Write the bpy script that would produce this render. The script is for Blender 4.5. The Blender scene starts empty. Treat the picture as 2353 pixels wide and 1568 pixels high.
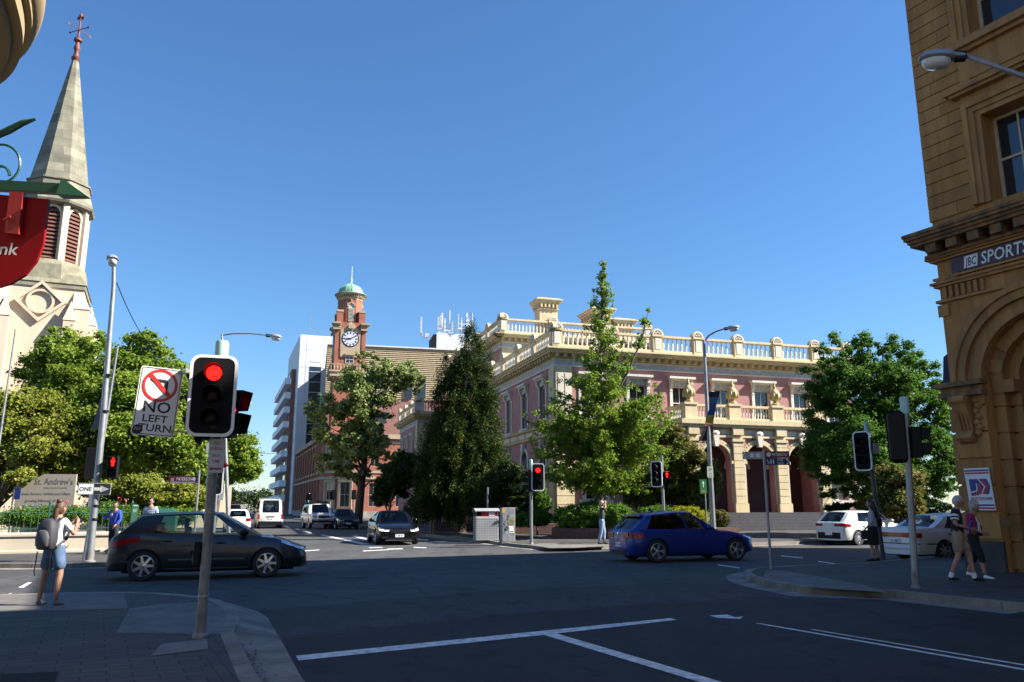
import bpy, bmesh, math, random
import numpy as np
from mathutils import Vector, Matrix
R = math.radians
scene = bpy.context.scene
col = scene.collection

# ------------------------------------------------------------------ camera
CAM_H = 1.6
PITCH = math.atan(381/1830)
cam = bpy.data.cameras.new('camera'); cam.lens = 28; cam.sensor_width = 36
cam.clip_end = 6000; cam.clip_start = .05
cam_ob = bpy.data.objects.new('camera', cam); col.objects.link(cam_ob)
cam_ob.location = (0, 0, CAM_H); cam_ob.rotation_euler = (math.pi/2 + PITCH, 0, 0)
scene.camera = cam_ob

# ------------------------------------------------------------------ light
SUN_EL, SUN_AZ = 38.8, 94.9          # azimuth clockwise from +Y
world = bpy.data.worlds.new('World'); scene.world = world; world.use_nodes = True
wn = world.node_tree.nodes; wn.clear()
wout = wn.new('ShaderNodeOutputWorld'); wbg = wn.new('ShaderNodeBackground'); sky = wn.new('ShaderNodeTexSky')
sky.sky_type = 'NISHITA'; sky.sun_disc = False; sky.sun_elevation = R(SUN_EL); sky.sun_rotation = R(SUN_AZ)
sky.air_density = 1.25; sky.dust_density = 0.0; sky.ozone_density = 10.0; sky.altitude = 0
wbg.inputs['Strength'].default_value = 0.064
whs = wn.new('ShaderNodeHueSaturation'); whs.inputs['Saturation'].default_value = 1.04; whs.inputs['Value'].default_value = 1.0
world.node_tree.links.new(sky.outputs[0], whs.inputs['Color']); world.node_tree.links.new(whs.outputs[0], wbg.inputs[0]); world.node_tree.links.new(wbg.outputs[0], wout.inputs[0])
sun = bpy.data.lights.new('sun', 'SUN'); sun.energy = 5.0; sun.angle = R(.5); sun.color = (1, .94, .85)
sun_ob = bpy.data.objects.new('sun', sun); col.objects.link(sun_ob)
sd = Vector((math.sin(R(SUN_AZ))*math.cos(R(SUN_EL)), math.cos(R(SUN_AZ))*math.cos(R(SUN_EL)), math.sin(R(SUN_EL))))
sun_ob.rotation_euler = sd.to_track_quat('Z', 'Y').to_euler(); sun_ob.location = (30, -5, 40)
scene.view_settings.view_transform = 'Standard'; scene.view_settings.look = 'None'
scene.view_settings.exposure = 1.48; scene.view_settings.gamma = 1

# ------------------------------------------------------------------ survey helpers
def ray(x, y):
    r = (x-1176.5)/1830; u = (784-y)/1830
    return r, math.cos(PITCH)-u*math.sin(PITCH), math.sin(PITCH)+u*math.cos(PITCH)
def G(x, y, z=0):                       # point on the level z
    r = ray(x, y); t = (z-CAM_H)/r[2]; return (r[0]*t, r[1]*t)
def A(x, y, Y):                         # point at depth Y
    r = ray(x, y); t = Y/r[1]; return Vector((r[0]*t, Y, CAM_H+r[2]*t))
def px(Y):                              # metres per survey pixel at depth Y
    return Y*1.0/1830*1.02

# ------------------------------------------------------------------ materials
MATS = {}
def mat(name, c, rough=.6, metal=0., var=.12, scale=2.5, bump=0., bscale=30, emit=0, spec=.5, coat=0, c2=None, detail=6, isl=0., streak=0.):
    if name in MATS: return MATS[name]
    m = bpy.data.materials.new(name); m.use_nodes = True; nt = m.node_tree; N = nt.nodes; L = nt.links
    b = N['Principled BSDF']; b.inputs['Roughness'].default_value = rough; b.inputs['Metallic'].default_value = metal
    b.inputs['Specular IOR Level'].default_value = spec; b.inputs['Coat Weight'].default_value = coat
    b.inputs['Coat Roughness'].default_value = .04
    tc = N.new('ShaderNodeTexCoord')
    if var or c2:
        n = N.new('ShaderNodeTexNoise'); n.inputs['Scale'].default_value = scale; n.inputs['Detail'].default_value = detail
        L.new(tc.outputs['Object'], n.inputs['Vector'])
        rp = N.new('ShaderNodeValToRGB')
        a = c2 if c2 else tuple(x*(1-var) for x in c)
        d = c if c2 else tuple(min(1, x*(1+var)) for x in c)
        rp.color_ramp.elements[0].position = .32; rp.color_ramp.elements[1].position = .68
        rp.color_ramp.elements[0].color = (*a, 1); rp.color_ramp.elements[1].color = (*d, 1)
        L.new(n.outputs['Fac'], rp.inputs[0]); o_ = rp.outputs[0]
        def mul(src):
            nonlocal o_
            x = N.new('ShaderNodeMix'); x.data_type = 'RGBA'; x.blend_type = 'MULTIPLY'; x.inputs[0].default_value = 1
            L.new(o_, x.inputs[6]); L.new(src, x.inputs[7]); o_ = x.outputs[2]
        if isl:                                  # stone-to-stone variation
            ge = N.new('ShaderNodeNewGeometry'); r2 = N.new('ShaderNodeValToRGB'); r2.color_ramp.elements[0].color = (1-isl,1-isl*1.1,1-isl*1.2,1); r2.color_ramp.elements[1].color = (1+isl,1+isl,1+isl*.9,1)
            L.new(ge.outputs['Random Per Island'], r2.inputs[0]); mul(r2.outputs[0])
        if streak:                               # rain streaks and grime
            mp = N.new('ShaderNodeMapping'); mp.inputs['Scale'].default_value = (3.2,3.2,.35); L.new(tc.outputs['Object'], mp.inputs[0])
            n3 = N.new('ShaderNodeTexNoise'); n3.inputs['Scale'].default_value = 1.3; n3.inputs['Detail'].default_value = 7; n3.inputs['Roughness'].default_value = .65; L.new(mp.outputs[0], n3.inputs[0])
            r3 = N.new('ShaderNodeValToRGB'); r3.color_ramp.elements[0].position = .36; r3.color_ramp.elements[1].position = .55; r3.color_ramp.elements[0].color = (1-streak,1-streak,1-streak,1)
            L.new(n3.outputs['Fac'], r3.inputs[0]); mul(r3.outputs[0])
        L.new(o_, b.inputs['Base Color'])
    else: b.inputs['Base Color'].default_value = (*c, 1)
    if bump:
        n2 = N.new('ShaderNodeTexNoise'); n2.inputs['Scale'].default_value = bscale; n2.inputs['Detail'].default_value = 4
        L.new(tc.outputs['Object'], n2.inputs['Vector'])
        bp = N.new('ShaderNodeBump'); bp.inputs['Strength'].default_value = bump; bp.inputs['Distance'].default_value = .02
        L.new(n2.outputs['Fac'], bp.inputs['Height']); L.new(bp.outputs[0], b.inputs['Normal'])
    if emit:
        b.inputs['Emission Color'].default_value = (*c, 1); b.inputs['Emission Strength'].default_value = emit
    MATS[name] = m; return m
def brickmat(name, c1, c2, mortar, bw, bh, ms=.01, rough=.8, bump=.4, off=.5, wall=True, rot=0, dirt=.25):
    m = bpy.data.materials.new(name); m.use_nodes = True; nt = m.node_tree; N = nt.nodes; L = nt.links
    b = N['Principled BSDF']; b.inputs['Roughness'].default_value = rough
    tc = N.new('ShaderNodeTexCoord'); bt = N.new('ShaderNodeTexBrick')
    if wall:
        sp = N.new('ShaderNodeSeparateXYZ'); L.new(tc.outputs['Object'], sp.inputs[0])
        ad = N.new('ShaderNodeMath'); L.new(sp.outputs[0], ad.inputs[0]); L.new(sp.outputs[1], ad.inputs[1])
        cb = N.new('ShaderNodeCombineXYZ'); L.new(ad.outputs[0], cb.inputs[0]); L.new(sp.outputs[2], cb.inputs[1])
        L.new(cb.outputs[0], bt.inputs['Vector'])
    else:
        mp = N.new('ShaderNodeMapping'); mp.inputs['Rotation'].default_value = (0, 0, rot)
        L.new(tc.outputs['Object'], mp.inputs[0]); L.new(mp.outputs[0], bt.inputs['Vector'])
    bt.offset = off
    bt.inputs['Color1'].default_value = (*c1, 1); bt.inputs['Color2'].default_value = (*c2, 1); bt.inputs['Mortar'].default_value = (*mortar, 1)
    bt.inputs['Scale'].default_value = 1; bt.inputs['Mortar Size'].default_value = ms
    bt.inputs['Brick Width'].default_value = bw; bt.inputs['Row Height'].default_value = bh
    n = N.new('ShaderNodeTexNoise'); n.inputs['Scale'].default_value = 1.1; n.inputs['Detail'].default_value = 8
    L.new(tc.outputs['Object'], n.inputs['Vector'])
    mx = N.new('ShaderNodeMix'); mx.data_type = 'RGBA'; mx.blend_type = 'MULTIPLY'; mx.inputs[0].default_value = 1
    rp = N.new('ShaderNodeValToRGB'); rp.color_ramp.elements[0].position = .3; rp.color_ramp.elements[1].position = .7
    rp.color_ramp.elements[0].color = (1-dirt, 1-dirt, 1-dirt, 1)
    L.new(n.outputs['Fac'], rp.inputs[0]); L.new(bt.outputs['Color'], mx.inputs[6]); L.new(rp.outputs[0], mx.inputs[7])
    L.new(mx.outputs[2], b.inputs['Base Color'])
    bp = N.new('ShaderNodeBump'); bp.inputs['Strength'].default_value = bump; bp.inputs['Distance'].default_value = .01; bp.invert = True
    L.new(bt.outputs['Fac'], bp.inputs['Height']); L.new(bp.outputs[0], b.inputs['Normal'])
    MATS[name] = m; return m
def leafmat(name, cols, trans=.35):
    m = bpy.data.materials.new(name); m.use_nodes = True; nt = m.node_tree; N = nt.nodes; L = nt.links
    b = N['Principled BSDF']; out = N['Material Output']; b.inputs['Roughness'].default_value = .5
    b.inputs['Specular IOR Level'].default_value = .12
    at = N.new('ShaderNodeAttribute'); at.attribute_name = 'tint'
    rp = N.new('ShaderNodeValToRGB'); e = rp.color_ramp.elements
    e[0].color = (*cols[0], 1); e[1].color = (*cols[-1], 1)
    for i, c in enumerate(cols[1:-1]):
        k = e.new((i+1)/(len(cols)-1)); k.color = (*c, 1)
    L.new(at.outputs['Fac'], rp.inputs[0]); L.new(rp.outputs[0], b.inputs['Base Color'])
    tr = N.new('ShaderNodeBsdfTranslucent'); L.new(rp.outputs[0], tr.inputs[0])
    mx = N.new('ShaderNodeMixShader'); mx.inputs[0].default_value = trans
    L.new(b.outputs[0], mx.inputs[1]); L.new(tr.outputs[0], mx.inputs[2]); L.new(mx.outputs[0], out.inputs[0])
    MATS[name] = m; return m
def glassmat(name, tint, gloss=.12):
    m = bpy.data.materials.new(name); m.use_nodes = True; nt = m.node_tree; N = nt.nodes; L = nt.links
    out = N['Material Output']; N.remove(N['Principled BSDF'])
    t = N.new('ShaderNodeBsdfTransparent'); t.inputs[0].default_value = (*tint, 1)
    g = N.new('ShaderNodeBsdfGlossy'); g.inputs['Roughness'].default_value = .02
    lw = N.new('ShaderNodeLayerWeight'); lw.inputs[0].default_value = .5
    pw = N.new('ShaderNodeMath'); pw.operation = 'POWER'; pw.inputs[1].default_value = 5; L.new(lw.outputs['Facing'], pw.inputs[0])
    ad = N.new('ShaderNodeMath'); ad.operation = 'MULTIPLY_ADD'; ad.inputs[1].default_value = .9; ad.inputs[2].default_value = gloss; ad.use_clamp = True; L.new(pw.outputs[0], ad.inputs[0])
    mx = N.new('ShaderNodeMixShader'); L.new(ad.outputs[0], mx.inputs[0]); L.new(t.outputs[0], mx.inputs[1]); L.new(g.outputs[0], mx.inputs[2])
    L.new(mx.outputs[0], out.inputs[0]); MATS[name] = m; return m

def asphalt(name, c, var, grain, patches=.25):
    m = bpy.data.materials.new(name); m.use_nodes = True; nt = m.node_tree; N = nt.nodes; L = nt.links
    b = N['Principled BSDF']; b.inputs['Roughness'].default_value = .85; b.inputs['Specular IOR Level'].default_value = .3
    tc = N.new('ShaderNodeTexCoord')
    n1 = N.new('ShaderNodeTexNoise'); n1.inputs['Scale'].default_value = .35; n1.inputs['Detail'].default_value = 9; n1.inputs['Roughness'].default_value = .65
    n2 = N.new('ShaderNodeTexNoise'); n2.inputs['Scale'].default_value = grain; n2.inputs['Detail'].default_value = 2
    mp = N.new('ShaderNodeMapping'); mp.inputs['Rotation'].default_value = (0, 0, R(-20)); mp.inputs['Scale'].default_value = (1.4, .05, 1)
    n3 = N.new('ShaderNodeTexNoise'); n3.inputs['Scale'].default_value = 1.2; n3.inputs['Detail'].default_value = 3
    L.new(tc.outputs['Object'], n1.inputs[0]); L.new(tc.outputs['Object'], n2.inputs[0]); L.new(tc.outputs['Object'], mp.inputs[0]); L.new(mp.outputs[0], n3.inputs[0])
    def ramp(src, lo, hi, p0=.3, p1=.7):
        r = N.new('ShaderNodeValToRGB'); r.color_ramp.elements[0].position = p0; r.color_ramp.elements[1].position = p1
        r.color_ramp.elements[0].color = (lo, lo, lo, 1); r.color_ramp.elements[1].color = (hi, hi, hi, 1); L.new(src.outputs['Fac'], r.inputs[0]); return r
    def mul(a, bb):
        x = N.new('ShaderNodeMix'); x.data_type = 'RGBA'; x.blend_type = 'MULTIPLY'; x.inputs[0].default_value = 1
        L.new(a, x.inputs[6]); L.new(bb, x.inputs[7]); return x.outputs[2]
    rgb = N.new('ShaderNodeRGB'); rgb.outputs[0].default_value = (*c, 1)
    o = mul(rgb.outputs[0], ramp(n1, 1-patches, 1+patches).outputs[0]); o = mul(o, ramp(n2, 1-var, 1+var).outputs[0]); o = mul(o, ramp(n3, .88, 1.12).outputs[0])
    vo = N.new('ShaderNodeTexVoronoi'); vo.feature = 'DISTANCE_TO_EDGE'; vo.inputs['Scale'].default_value = .22
    nd = N.new('ShaderNodeTexNoise'); nd.inputs['Scale'].default_value = 1.5; L.new(tc.outputs['Object'], nd.inputs[0])
    md = N.new('ShaderNodeVectorMath'); md.operation = 'MULTIPLY_ADD'; md.inputs[1].default_value = (1.1, 1.1, 0); L.new(nd.outputs['Color'], md.inputs[0]); L.new(tc.outputs['Object'], md.inputs[2])
    L.new(md.outputs[0], vo.inputs['Vector'])
    rc = N.new('ShaderNodeValToRGB'); rc.color_ramp.elements[0].position = 0; rc.color_ramp.elements[1].position = .007
    rc.color_ramp.elements[0].color = (.5, .5, .5, 1); L.new(vo.outputs['Distance'], rc.inputs[0]); o = mul(o, rc.outputs[0])
    n5 = N.new('ShaderNodeTexNoise'); n5.inputs['Scale'].default_value = 1.9; n5.inputs['Detail'].default_value = 5; L.new(tc.outputs['Object'], n5.inputs[0]); o = mul(o, ramp(n5, .62, 1.0, .33, .44).outputs[0])
    n6 = N.new('ShaderNodeTexNoise'); n6.inputs['Scale'].default_value = 7; n6.inputs['Detail'].default_value = 6; L.new(tc.outputs['Object'], n6.inputs[0]); o = mul(o, ramp(n6, .86, 1.14).outputs[0])
    L.new(o, b.inputs['Base Color'])
    bp = N.new('ShaderNodeBump'); bp.inputs['Strength'].default_value = .5; bp.inputs['Distance'].default_value = .01
    L.new(n2.outputs['Fac'], bp.inputs['Height']); L.new(bp.outputs[0], b.inputs['Normal']); MATS[name] = m; return m

# ------------------------------------------------------------------ mesh builder
class MB:
    def __init__(s): s.v = []; s.f = []; s.m = []; s.cur = 0; s.T = None
    def add(s, vs, fs):
        o = len(s.v)
        s.v += [tuple(s.T(*p)) for p in vs] if s.T else [tuple(p) for p in vs]
        s.f += [tuple(i+o for i in f) for f in fs]; s.m += [s.cur]*len(fs); return s
    def box(s, x0, y0, z0, x1, y1, z1):
        return s.add([(x0,y0,z0),(x1,y0,z0),(x1,y1,z0),(x0,y1,z0),(x0,y0,z1),(x1,y0,z1),(x1,y1,z1),(x0,y1,z1)],
                     [(0,3,2,1),(4,5,6,7),(0,1,5,4),(1,2,6,5),(2,3,7,6),(3,0,4,7)])
    def bc(s, c, d, rz=0, rx=0, ry=0):      # centred, turned box
        M = Matrix.Translation(c) @ Matrix.Rotation(rz,4,'Z') @ Matrix.Rotation(rx,4,'X') @ Matrix.Rotation(ry,4,'Y')
        p = [M @ Vector((a*d[0]/2, b*d[1]/2, e*d[2]/2)) for e in (-1,1) for a,b in ((-1,-1),(1,-1),(1,1),(-1,1))]
        return s.add(p, [(0,3,2,1),(4,5,6,7),(0,1,5,4),(1,2,6,5),(2,3,7,6),(3,0,4,7)])
    def bev(s, x0, y0, z0, x1, y1, z1, b):   # box with chamfered vertical and top edges
        a = [(x0+b,y0),(x1-b,y0),(x1,y0+b),(x1,y1-b),(x1-b,y1),(x0+b,y1),(x0,y1-b),(x0,y0+b)]
        cx, cy = (x0+x1)/2, (y0+y1)/2
        def sh(p, k): return (p[0]+(b*k if p[0]<cx else -b*k), p[1]+(b*k if p[1]<cy else -b*k))
        rs = [[(p[0],p[1],z0) for p in a],[(p[0],p[1],z1-b) for p in a],[(*sh(p,.7),z1) for p in a]]
        return s.loft(rs)
    def prism(s, pts, z0, z1):
        n = len(pts)
        return s.add([(p[0],p[1],z0) for p in pts]+[(p[0],p[1],z1) for p in pts],
                     [tuple(range(n-1,-1,-1)), tuple(range(n,2*n))]+[(i,(i+1)%n,n+(i+1)%n,n+i) for i in range(n)])
    def extr(s, pts, vec):
        n = len(pts); v = Vector(vec)
        return s.add([tuple(p) for p in pts]+[tuple(Vector(p)+v) for p in pts],
                     [tuple(range(n-1,-1,-1)), tuple(range(n,2*n))]+[(i,(i+1)%n,n+(i+1)%n,n+i) for i in range(n)])
    def face(s, pts): return s.add(pts, [tuple(range(len(pts)))])
    def loft(s, rings, caps=True, closed=True):
        n = len(rings[0]); vs = [p for r in rings for p in r]; fs = []
        for i in range(len(rings)-1):
            for j in range(n if closed else n-1):
                fs.append((i*n+j, i*n+(j+1)%n, (i+1)*n+(j+1)%n, (i+1)*n+j))
        if caps: fs += [tuple(range(n-1,-1,-1)), tuple(range((len(rings)-1)*n, len(rings)*n))]
        return s.add(vs, fs)
    def tube(s, pts, r, n=8, caps=True):
        pts = [Vector(p) for p in pts]; rs = r if isinstance(r,(list,tuple)) else [r]*len(pts); rings = []
        a = None
        for i, p in enumerate(pts):
            t = (pts[min(i+1,len(pts)-1)]-pts[max(i-1,0)])
            t = t.normalized() if t.length > 1e-9 else Vector((0,0,1))
            if a is None: a = t.cross(Vector((1,0,0)) if abs(t.x) < .9 else Vector((0,1,0)))
            b = t.cross(a).normalized(); a = b.cross(t).normalized()
            rings.append([tuple(p+rs[i]*(math.cos(k*2*math.pi/n)*a+math.sin(k*2*math.pi/n)*b)) for k in range(n)])
        return s.loft(rings, caps)
    def lathe(s, prof, c=(0,0,0), n=16, a0=0, caps=True):
        return s.loft([[(c[0]+r*math.cos(a0+k*2*math.pi/n), c[1]+r*math.sin(a0+k*2*math.pi/n), c[2]+z) for k in range(n)] for r, z in prof], caps)
    def ell(s, c, r, nu=12, nv=8, M=None):
        rings = []
        for i in range(nv+1):
            t = math.pi*i/nv; t = min(max(t, .02), math.pi-.02)
            ring = []
            for k in range(nu):
                a = 2*math.pi*k/nu; p = Vector((r[0]*math.sin(t)*math.cos(a), r[1]*math.sin(t)*math.sin(a), -r[2]*math.cos(t)))
                if M: p = M @ p
                ring.append(tuple(p+Vector(c)))
            rings.append(ring)
        return s.loft(rings)
    def disc(s, c, r, axis, n=20, th=.01):
        ax = Vector(axis).normalized()
        return s.tube([Vector(c), Vector(c)+ax*th], r, n)
    def build(s, name, mats, parent=None, smooth=None, loc=None, rz=0, recalc=True, ry=0):
        me = bpy.data.meshes.new(name); me.from_pydata(s.v, [], s.f)
        mats = mats if isinstance(mats, (list, tuple)) else [mats]
        for m in mats: me.materials.append(m)
        if len(mats) > 1: me.polygons.foreach_set('material_index', s.m)
        if recalc:
            b = bmesh.new(); b.from_mesh(me); bmesh.ops.recalc_face_normals(b, faces=b.faces); b.to_mesh(me); b.free()
        if smooth is not None:
            me.shade_smooth(); me.set_sharp_from_angle(angle=R(smooth))
        me.update()
        o = bpy.data.objects.new(name, me); col.objects.link(o)
        if parent: o.parent = parent
        if loc is not None: o.location = loc
        o.rotation_euler = (0, ry, rz)
        return o
_font = {}
def text_geo(txt, size):
    """triangulated flat lettering in x-z, origin bottom left; returns verts, faces, width"""
    cu = bpy.data.curves.new('t', 'FONT'); cu.body = txt; cu.size = size; cu.resolution_u = 2; cu.offset = size*.012
    o = bpy.data.objects.new('t', cu); me = bpy.data.meshes.new_from_object(o)
    vs = [(v.co.x, v.co.y) for v in me.vertices]; fs = [tuple(p.vertices) for p in me.polygons]
    bpy.data.objects.remove(o); bpy.data.curves.remove(cu); bpy.data.meshes.remove(me)
    w = max([v[0] for v in vs] or [0]); return vs, fs, w
def text(mb, txt, size, F, centre=True, sx=1, shear=0):
    """F maps (along, up) to a point"""
    vs, fs, w = text_geo(txt, size); o = w*sx/2 if centre else 0
    mb.add([F(x*sx-o+shear*z, z) for x, z in vs], fs)
    return w*sx
def tag(o, label=None, cat=None, group=None, kind=None):
    if label: o['label'] = label
    if cat: o['category'] = cat
    if group: o['group'] = group
    if kind: o['kind'] = kind
    return o
def thing(name, label, cat, loc=(0,0,0), rz=0, group=None):
    o = bpy.data.objects.new(name, None); col.objects.link(o); o.empty_display_size = .2
    o.location = loc; o.rotation_euler = (0,0,rz); return tag(o, label, cat, group)
def struct(o): o['kind'] = 'structure'; return o
def dup(root, loc, rz, label=None, group=None):
    r = root.copy(); col.objects.link(r); r.location = loc; r.rotation_euler = (0,0,rz)
    if label: r['label'] = label
    if group: r['group'] = group
    for ch in list(root.children):
        c = ch.copy(); col.objects.link(c); c.parent = r
        for g in ch.children:
            d = g.copy(); col.objects.link(d); d.parent = c
    return r

# palette
ASPH = asphalt('asphalt', (.066,.065,.066), .35, 60)
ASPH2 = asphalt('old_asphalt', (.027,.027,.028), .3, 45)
CHIP = asphalt('chip_seal', (.047,.045,.045), .8, 38, .18)
PATHASPH = asphalt('path_asphalt', (.068,.064,.062), .4, 60)
CONC = mat('concrete', (.15,.138,.125), .9, streak=.2, var=.2, scale=2.2, bump=.3, bscale=60)
CONC2 = mat('kerb_concrete', (.21,.19,.165), .9, isl=.14, streak=.25, var=.3, scale=1.6, bump=.3, bscale=40)
PAVER = brickmat('pavers', (.058,.05,.045), (.088,.076,.067), (.02,.018,.017), .42, .2, .008, .85, .5, wall=False, rot=R(-27))
PAVER2 = brickmat('small_pavers', (.055,.048,.046), (.078,.066,.062), (.022,.02,.02), .23, .11, .006, .85, .5, wall=False, rot=R(63))
PAINT = mat('road_paint', (.62,.62,.6), .7, var=.35, scale=9, bump=.2, detail=10)
GALV = mat('galvanised_steel', (.29,.30,.31), .45, .55, var=.15, scale=5)
GALVD = mat('weathered_steel', (.22,.21,.20), .55, .3, var=.25, scale=6)
BLACK = mat('black_plastic', (.007,.007,.009), .5, var=.1, spec=.25)
BLACKM = mat('matt_black', (.007,.007,.009), .75, var=.2, scale=8, spec=.15)
WHITE = mat('white_enamel', (.78,.78,.76), .35, var=.05)
RUBBER = mat('tyre_rubber', (.02,.02,.021), .8, var=.2, scale=12)
ALLOY = mat('alloy', (.62,.63,.65), .28, .85, var=.05)
CHROME = mat('chrome', (.8,.8,.82), .08, 1, var=0)
GLASS = glassmat('car_glass', (.74,.80,.78), .05)
GLASSD = glassmat('dark_glass', (.16,.17,.17), .045)
WINDOW = mat('window_glass', (.02,.024,.03), .04, var=.3, scale=.6, spec=.9)
INTER = mat('car_interior', (.03,.03,.032), .8)
REDL = mat('tail_red', (.30,.004,.006), .15, var=.1)
LAMPG = mat('headlamp', (.55,.58,.62), .08, .4, var=.3, scale=14, coat=1)
AMBER = mat('amber_lens', (.5,.13,.01), .2, coat=1)
TRIM = mat('grey_trim', (.05,.05,.055), .6)
BARK = mat('bark', (.085,.07,.055), .9, var=.4, scale=9, bump=.8, bscale=25)
REDSIG = mat('red_light', (1,.012,.008), .3, var=0, emit=1.1)
GREENSIG = mat('green_light', (.02,1,.55), .3, var=0, emit=.8)
OFFSIG = mat('unlit_lens', (.006,.006,.006), .35, var=.2, spec=.2)
OFFAMB = mat('unlit_amber_lens', (.012,.006,.005), .35, var=.2, spec=.2)
CAPG = mat('pale_green_cap', (.36,.55,.47), .5, var=.08)
# ================================================================== ground, roads, footpaths
def offset(pts, d):
    """offset an open polyline to its left by d"""
    P = [Vector(p) for p in pts]; out = []
    for i, p in enumerate(P):
        a = (P[i]-P[i-1]).normalized() if i > 0 else (P[1]-P[0]).normalized()
        b = (P[i+1]-P[i]).normalized() if i < len(P)-1 else a
        n = Vector((-(a+b).y, (a+b).x)).normalized(); k = 1/max(.5, n.dot(Vector((-a.y, a.x))))
        out.append(tuple(p+n*d*k))
    return out
def smooth_line(pts, it=2):
    for _ in range(it):
        q = [pts[0]]
        for a, b in zip(pts, pts[1:]):
            q += [(a[0]*.75+b[0]*.25, a[1]*.75+b[1]*.25), (a[0]*.25+b[0]*.75, a[1]*.25+b[1]*.75)]
        pts = q+[pts[-1]]
    return pts
def sheet(name, pts, z, m, kind='structure'):
    o = MB().face([(p[0], p[1], z) for p in pts]).build(name, m, recalc=False)
    if o.data.polygons[0].normal.z < 0: o.data.flip_normals()
    o['kind'] = kind; return o
def band(name, line, d0, d1, z0, z1, m, seg=1.9, gap=.014):
    """kerb laid in stones about two metres long with open joints"""
    mb = MB(); mid = [Vector(p) for p in line]; cum = [0]
    for p, q in zip(mid, mid[1:]): cum.append(cum[-1]+(q-p).length)
    a = offset(line, d0); b = offset(line, d1)
    def at(L_, s):
        for i in range(len(cum)-1):
            if s <= cum[i+1] or i == len(cum)-2: f = (s-cum[i])/max(1e-6, cum[i+1]-cum[i]); return (L_[i][0]+(L_[i+1][0]-L_[i][0])*f, L_[i][1]+(L_[i+1][1]-L_[i][1])*f)
    s0 = 0
    while s0 < cum[-1]-.1:
        s1 = min(cum[-1], s0+seg); st = sorted(set([s0]+[c for c in cum if s0+.02 < c < s1-.02]+[s1-gap]))
        mb.loft([[(*at(a,s),z0),(*at(b,s),z0),(*at(b,s),z1),(*at(a,s),z1)] for s in st]); s0 = s1
    return struct(mb.build(name, m))
def gutter(name, line, w, m, z=.008):
    a = offset(line, 0); b = offset(line, -w); mb = MB()
    for i in range(len(a)-1): mb.face([(*a[i], z+.01), (*b[i], z), (*b[i+1], z), (*a[i+1], z+.01)])
    return struct(mb.build(name, m))
US = (math.cos(R(27)), math.sin(R(27)))           # cross street, heading right
VS = (-.47, .88); VF = (-.35, .937)               # near street, far street
def go(p, d, t): return (p[0]+d[0]*t, p[1]+d[1]*t)

sheet('ground', [(-3000,-3000),(3000,-3000),(3000,3000),(-3000,3000)], -.03, mat('ground_soil', (.10,.11,.07), .95, var=.3, scale=.05))
sheet('road', [(-150,-60),(150,-60),(150,330),(-150,330)], 0, ASPH)
H = .13
# near-left corner
nl = [(7.5,-11.0), G(592,1568,.1), G(537,1459,.1), (-3.75,11.6), (-4.55,13.25), (-5.3,14.0), (-6.3,14.6), (-7.4,14.65), (-9.1,14.1), (-40,-1.7)]
nl = [nl[0], nl[1]]+smooth_line(nl[2:-1])+[nl[-1]]
tag(MB().prism(nl+[(-40,-40),(7.5,-40)], -.02, H).build('footpath', PAVER), kind='structure')
band('kerb', nl, -.004, .16, -.01, H+.006, CONC2)
no = [(7.9,-10.9), G(698,1568), G(650,1481), G(612,1415), G(584,1403), G(531,1389), G(478,1383), G(387,1372)]
def nearest(p, line):
    best = None
    for a, b in zip(line, line[1:]):
        A_, B_, P_ = Vector(a), Vector(b), Vector(p); t = max(0, min(1, (P_-A_).dot(B_-A_)/(B_-A_).length_squared)); q = A_+(B_-A_)*t
        if best is None or (q-P_).length < best[0]: best = ((q-P_).length, q)
    return tuple(best[1])
gp = [p for p in nl[1:] if p[0] > -6.4]; q0 = [(gp[0][0]*(1-i/6)+gp[1][0]*i/6, gp[0][1]*(1-i/6)+gp[1][1]*i/6) for i in range(6)]
gp = [nl[0]]+q0+gp[1:]; mb = MB()
zi = lambda p: .02+.112*max(0, min(1, (p[1]-9.6)/.9))
go_ = [nearest(p, no) for p in gp]
for i in range(len(gp)-1): mb.face([(gp[i][0]-.01,gp[i][1],zi(gp[i])), (*go_[i],.006), (*go_[i+1],.006), (gp[i+1][0]-.01,gp[i+1][1],zi(gp[i+1]))])
struct(mb.build('gutter', CONC2))
D3 = lambda x, y: G(x*.3125, 1103+y*.3125, H)
sheet('concrete_ramp', [D3(855,1130), D3(955,945), D3(1150,917), D3(1440,902), (-4.35,12.75), D3(1690,1010), D3(1722,1138)], H+.004, CONC)
sheet('concrete_ramp', [(-7.4,14.5), (-6.75,14.45), G(294,1399,H), G(0,1407,H), (-12,12.2), (-12,12.63), (-9.1,14.0)], H+.004, CONC)
sheet('paving_strip', [G(478,1461,H), G(534,1461,H), G(585,1568,H), G(600,1640,H), G(470,1640,H)], H+.004, PAVER2)
sheet('cable_pit_cover', [G(345,1509,H), G(478,1493,H), G(476,1469,H), G(372,1481,H)], H+.006, mat('pit_cover', (.16,.145,.13), .85, var=.2, bump=.2))
mb = MB(); w = G(0,1552,H); 
g0, g1, g2 = G(0,1550,H), G(135,1545,H), G(120,1590,H)
sheet('drain_grate', [g0, g1, g2, G(0,1600,H)], H+.005, BLACKM)
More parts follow.
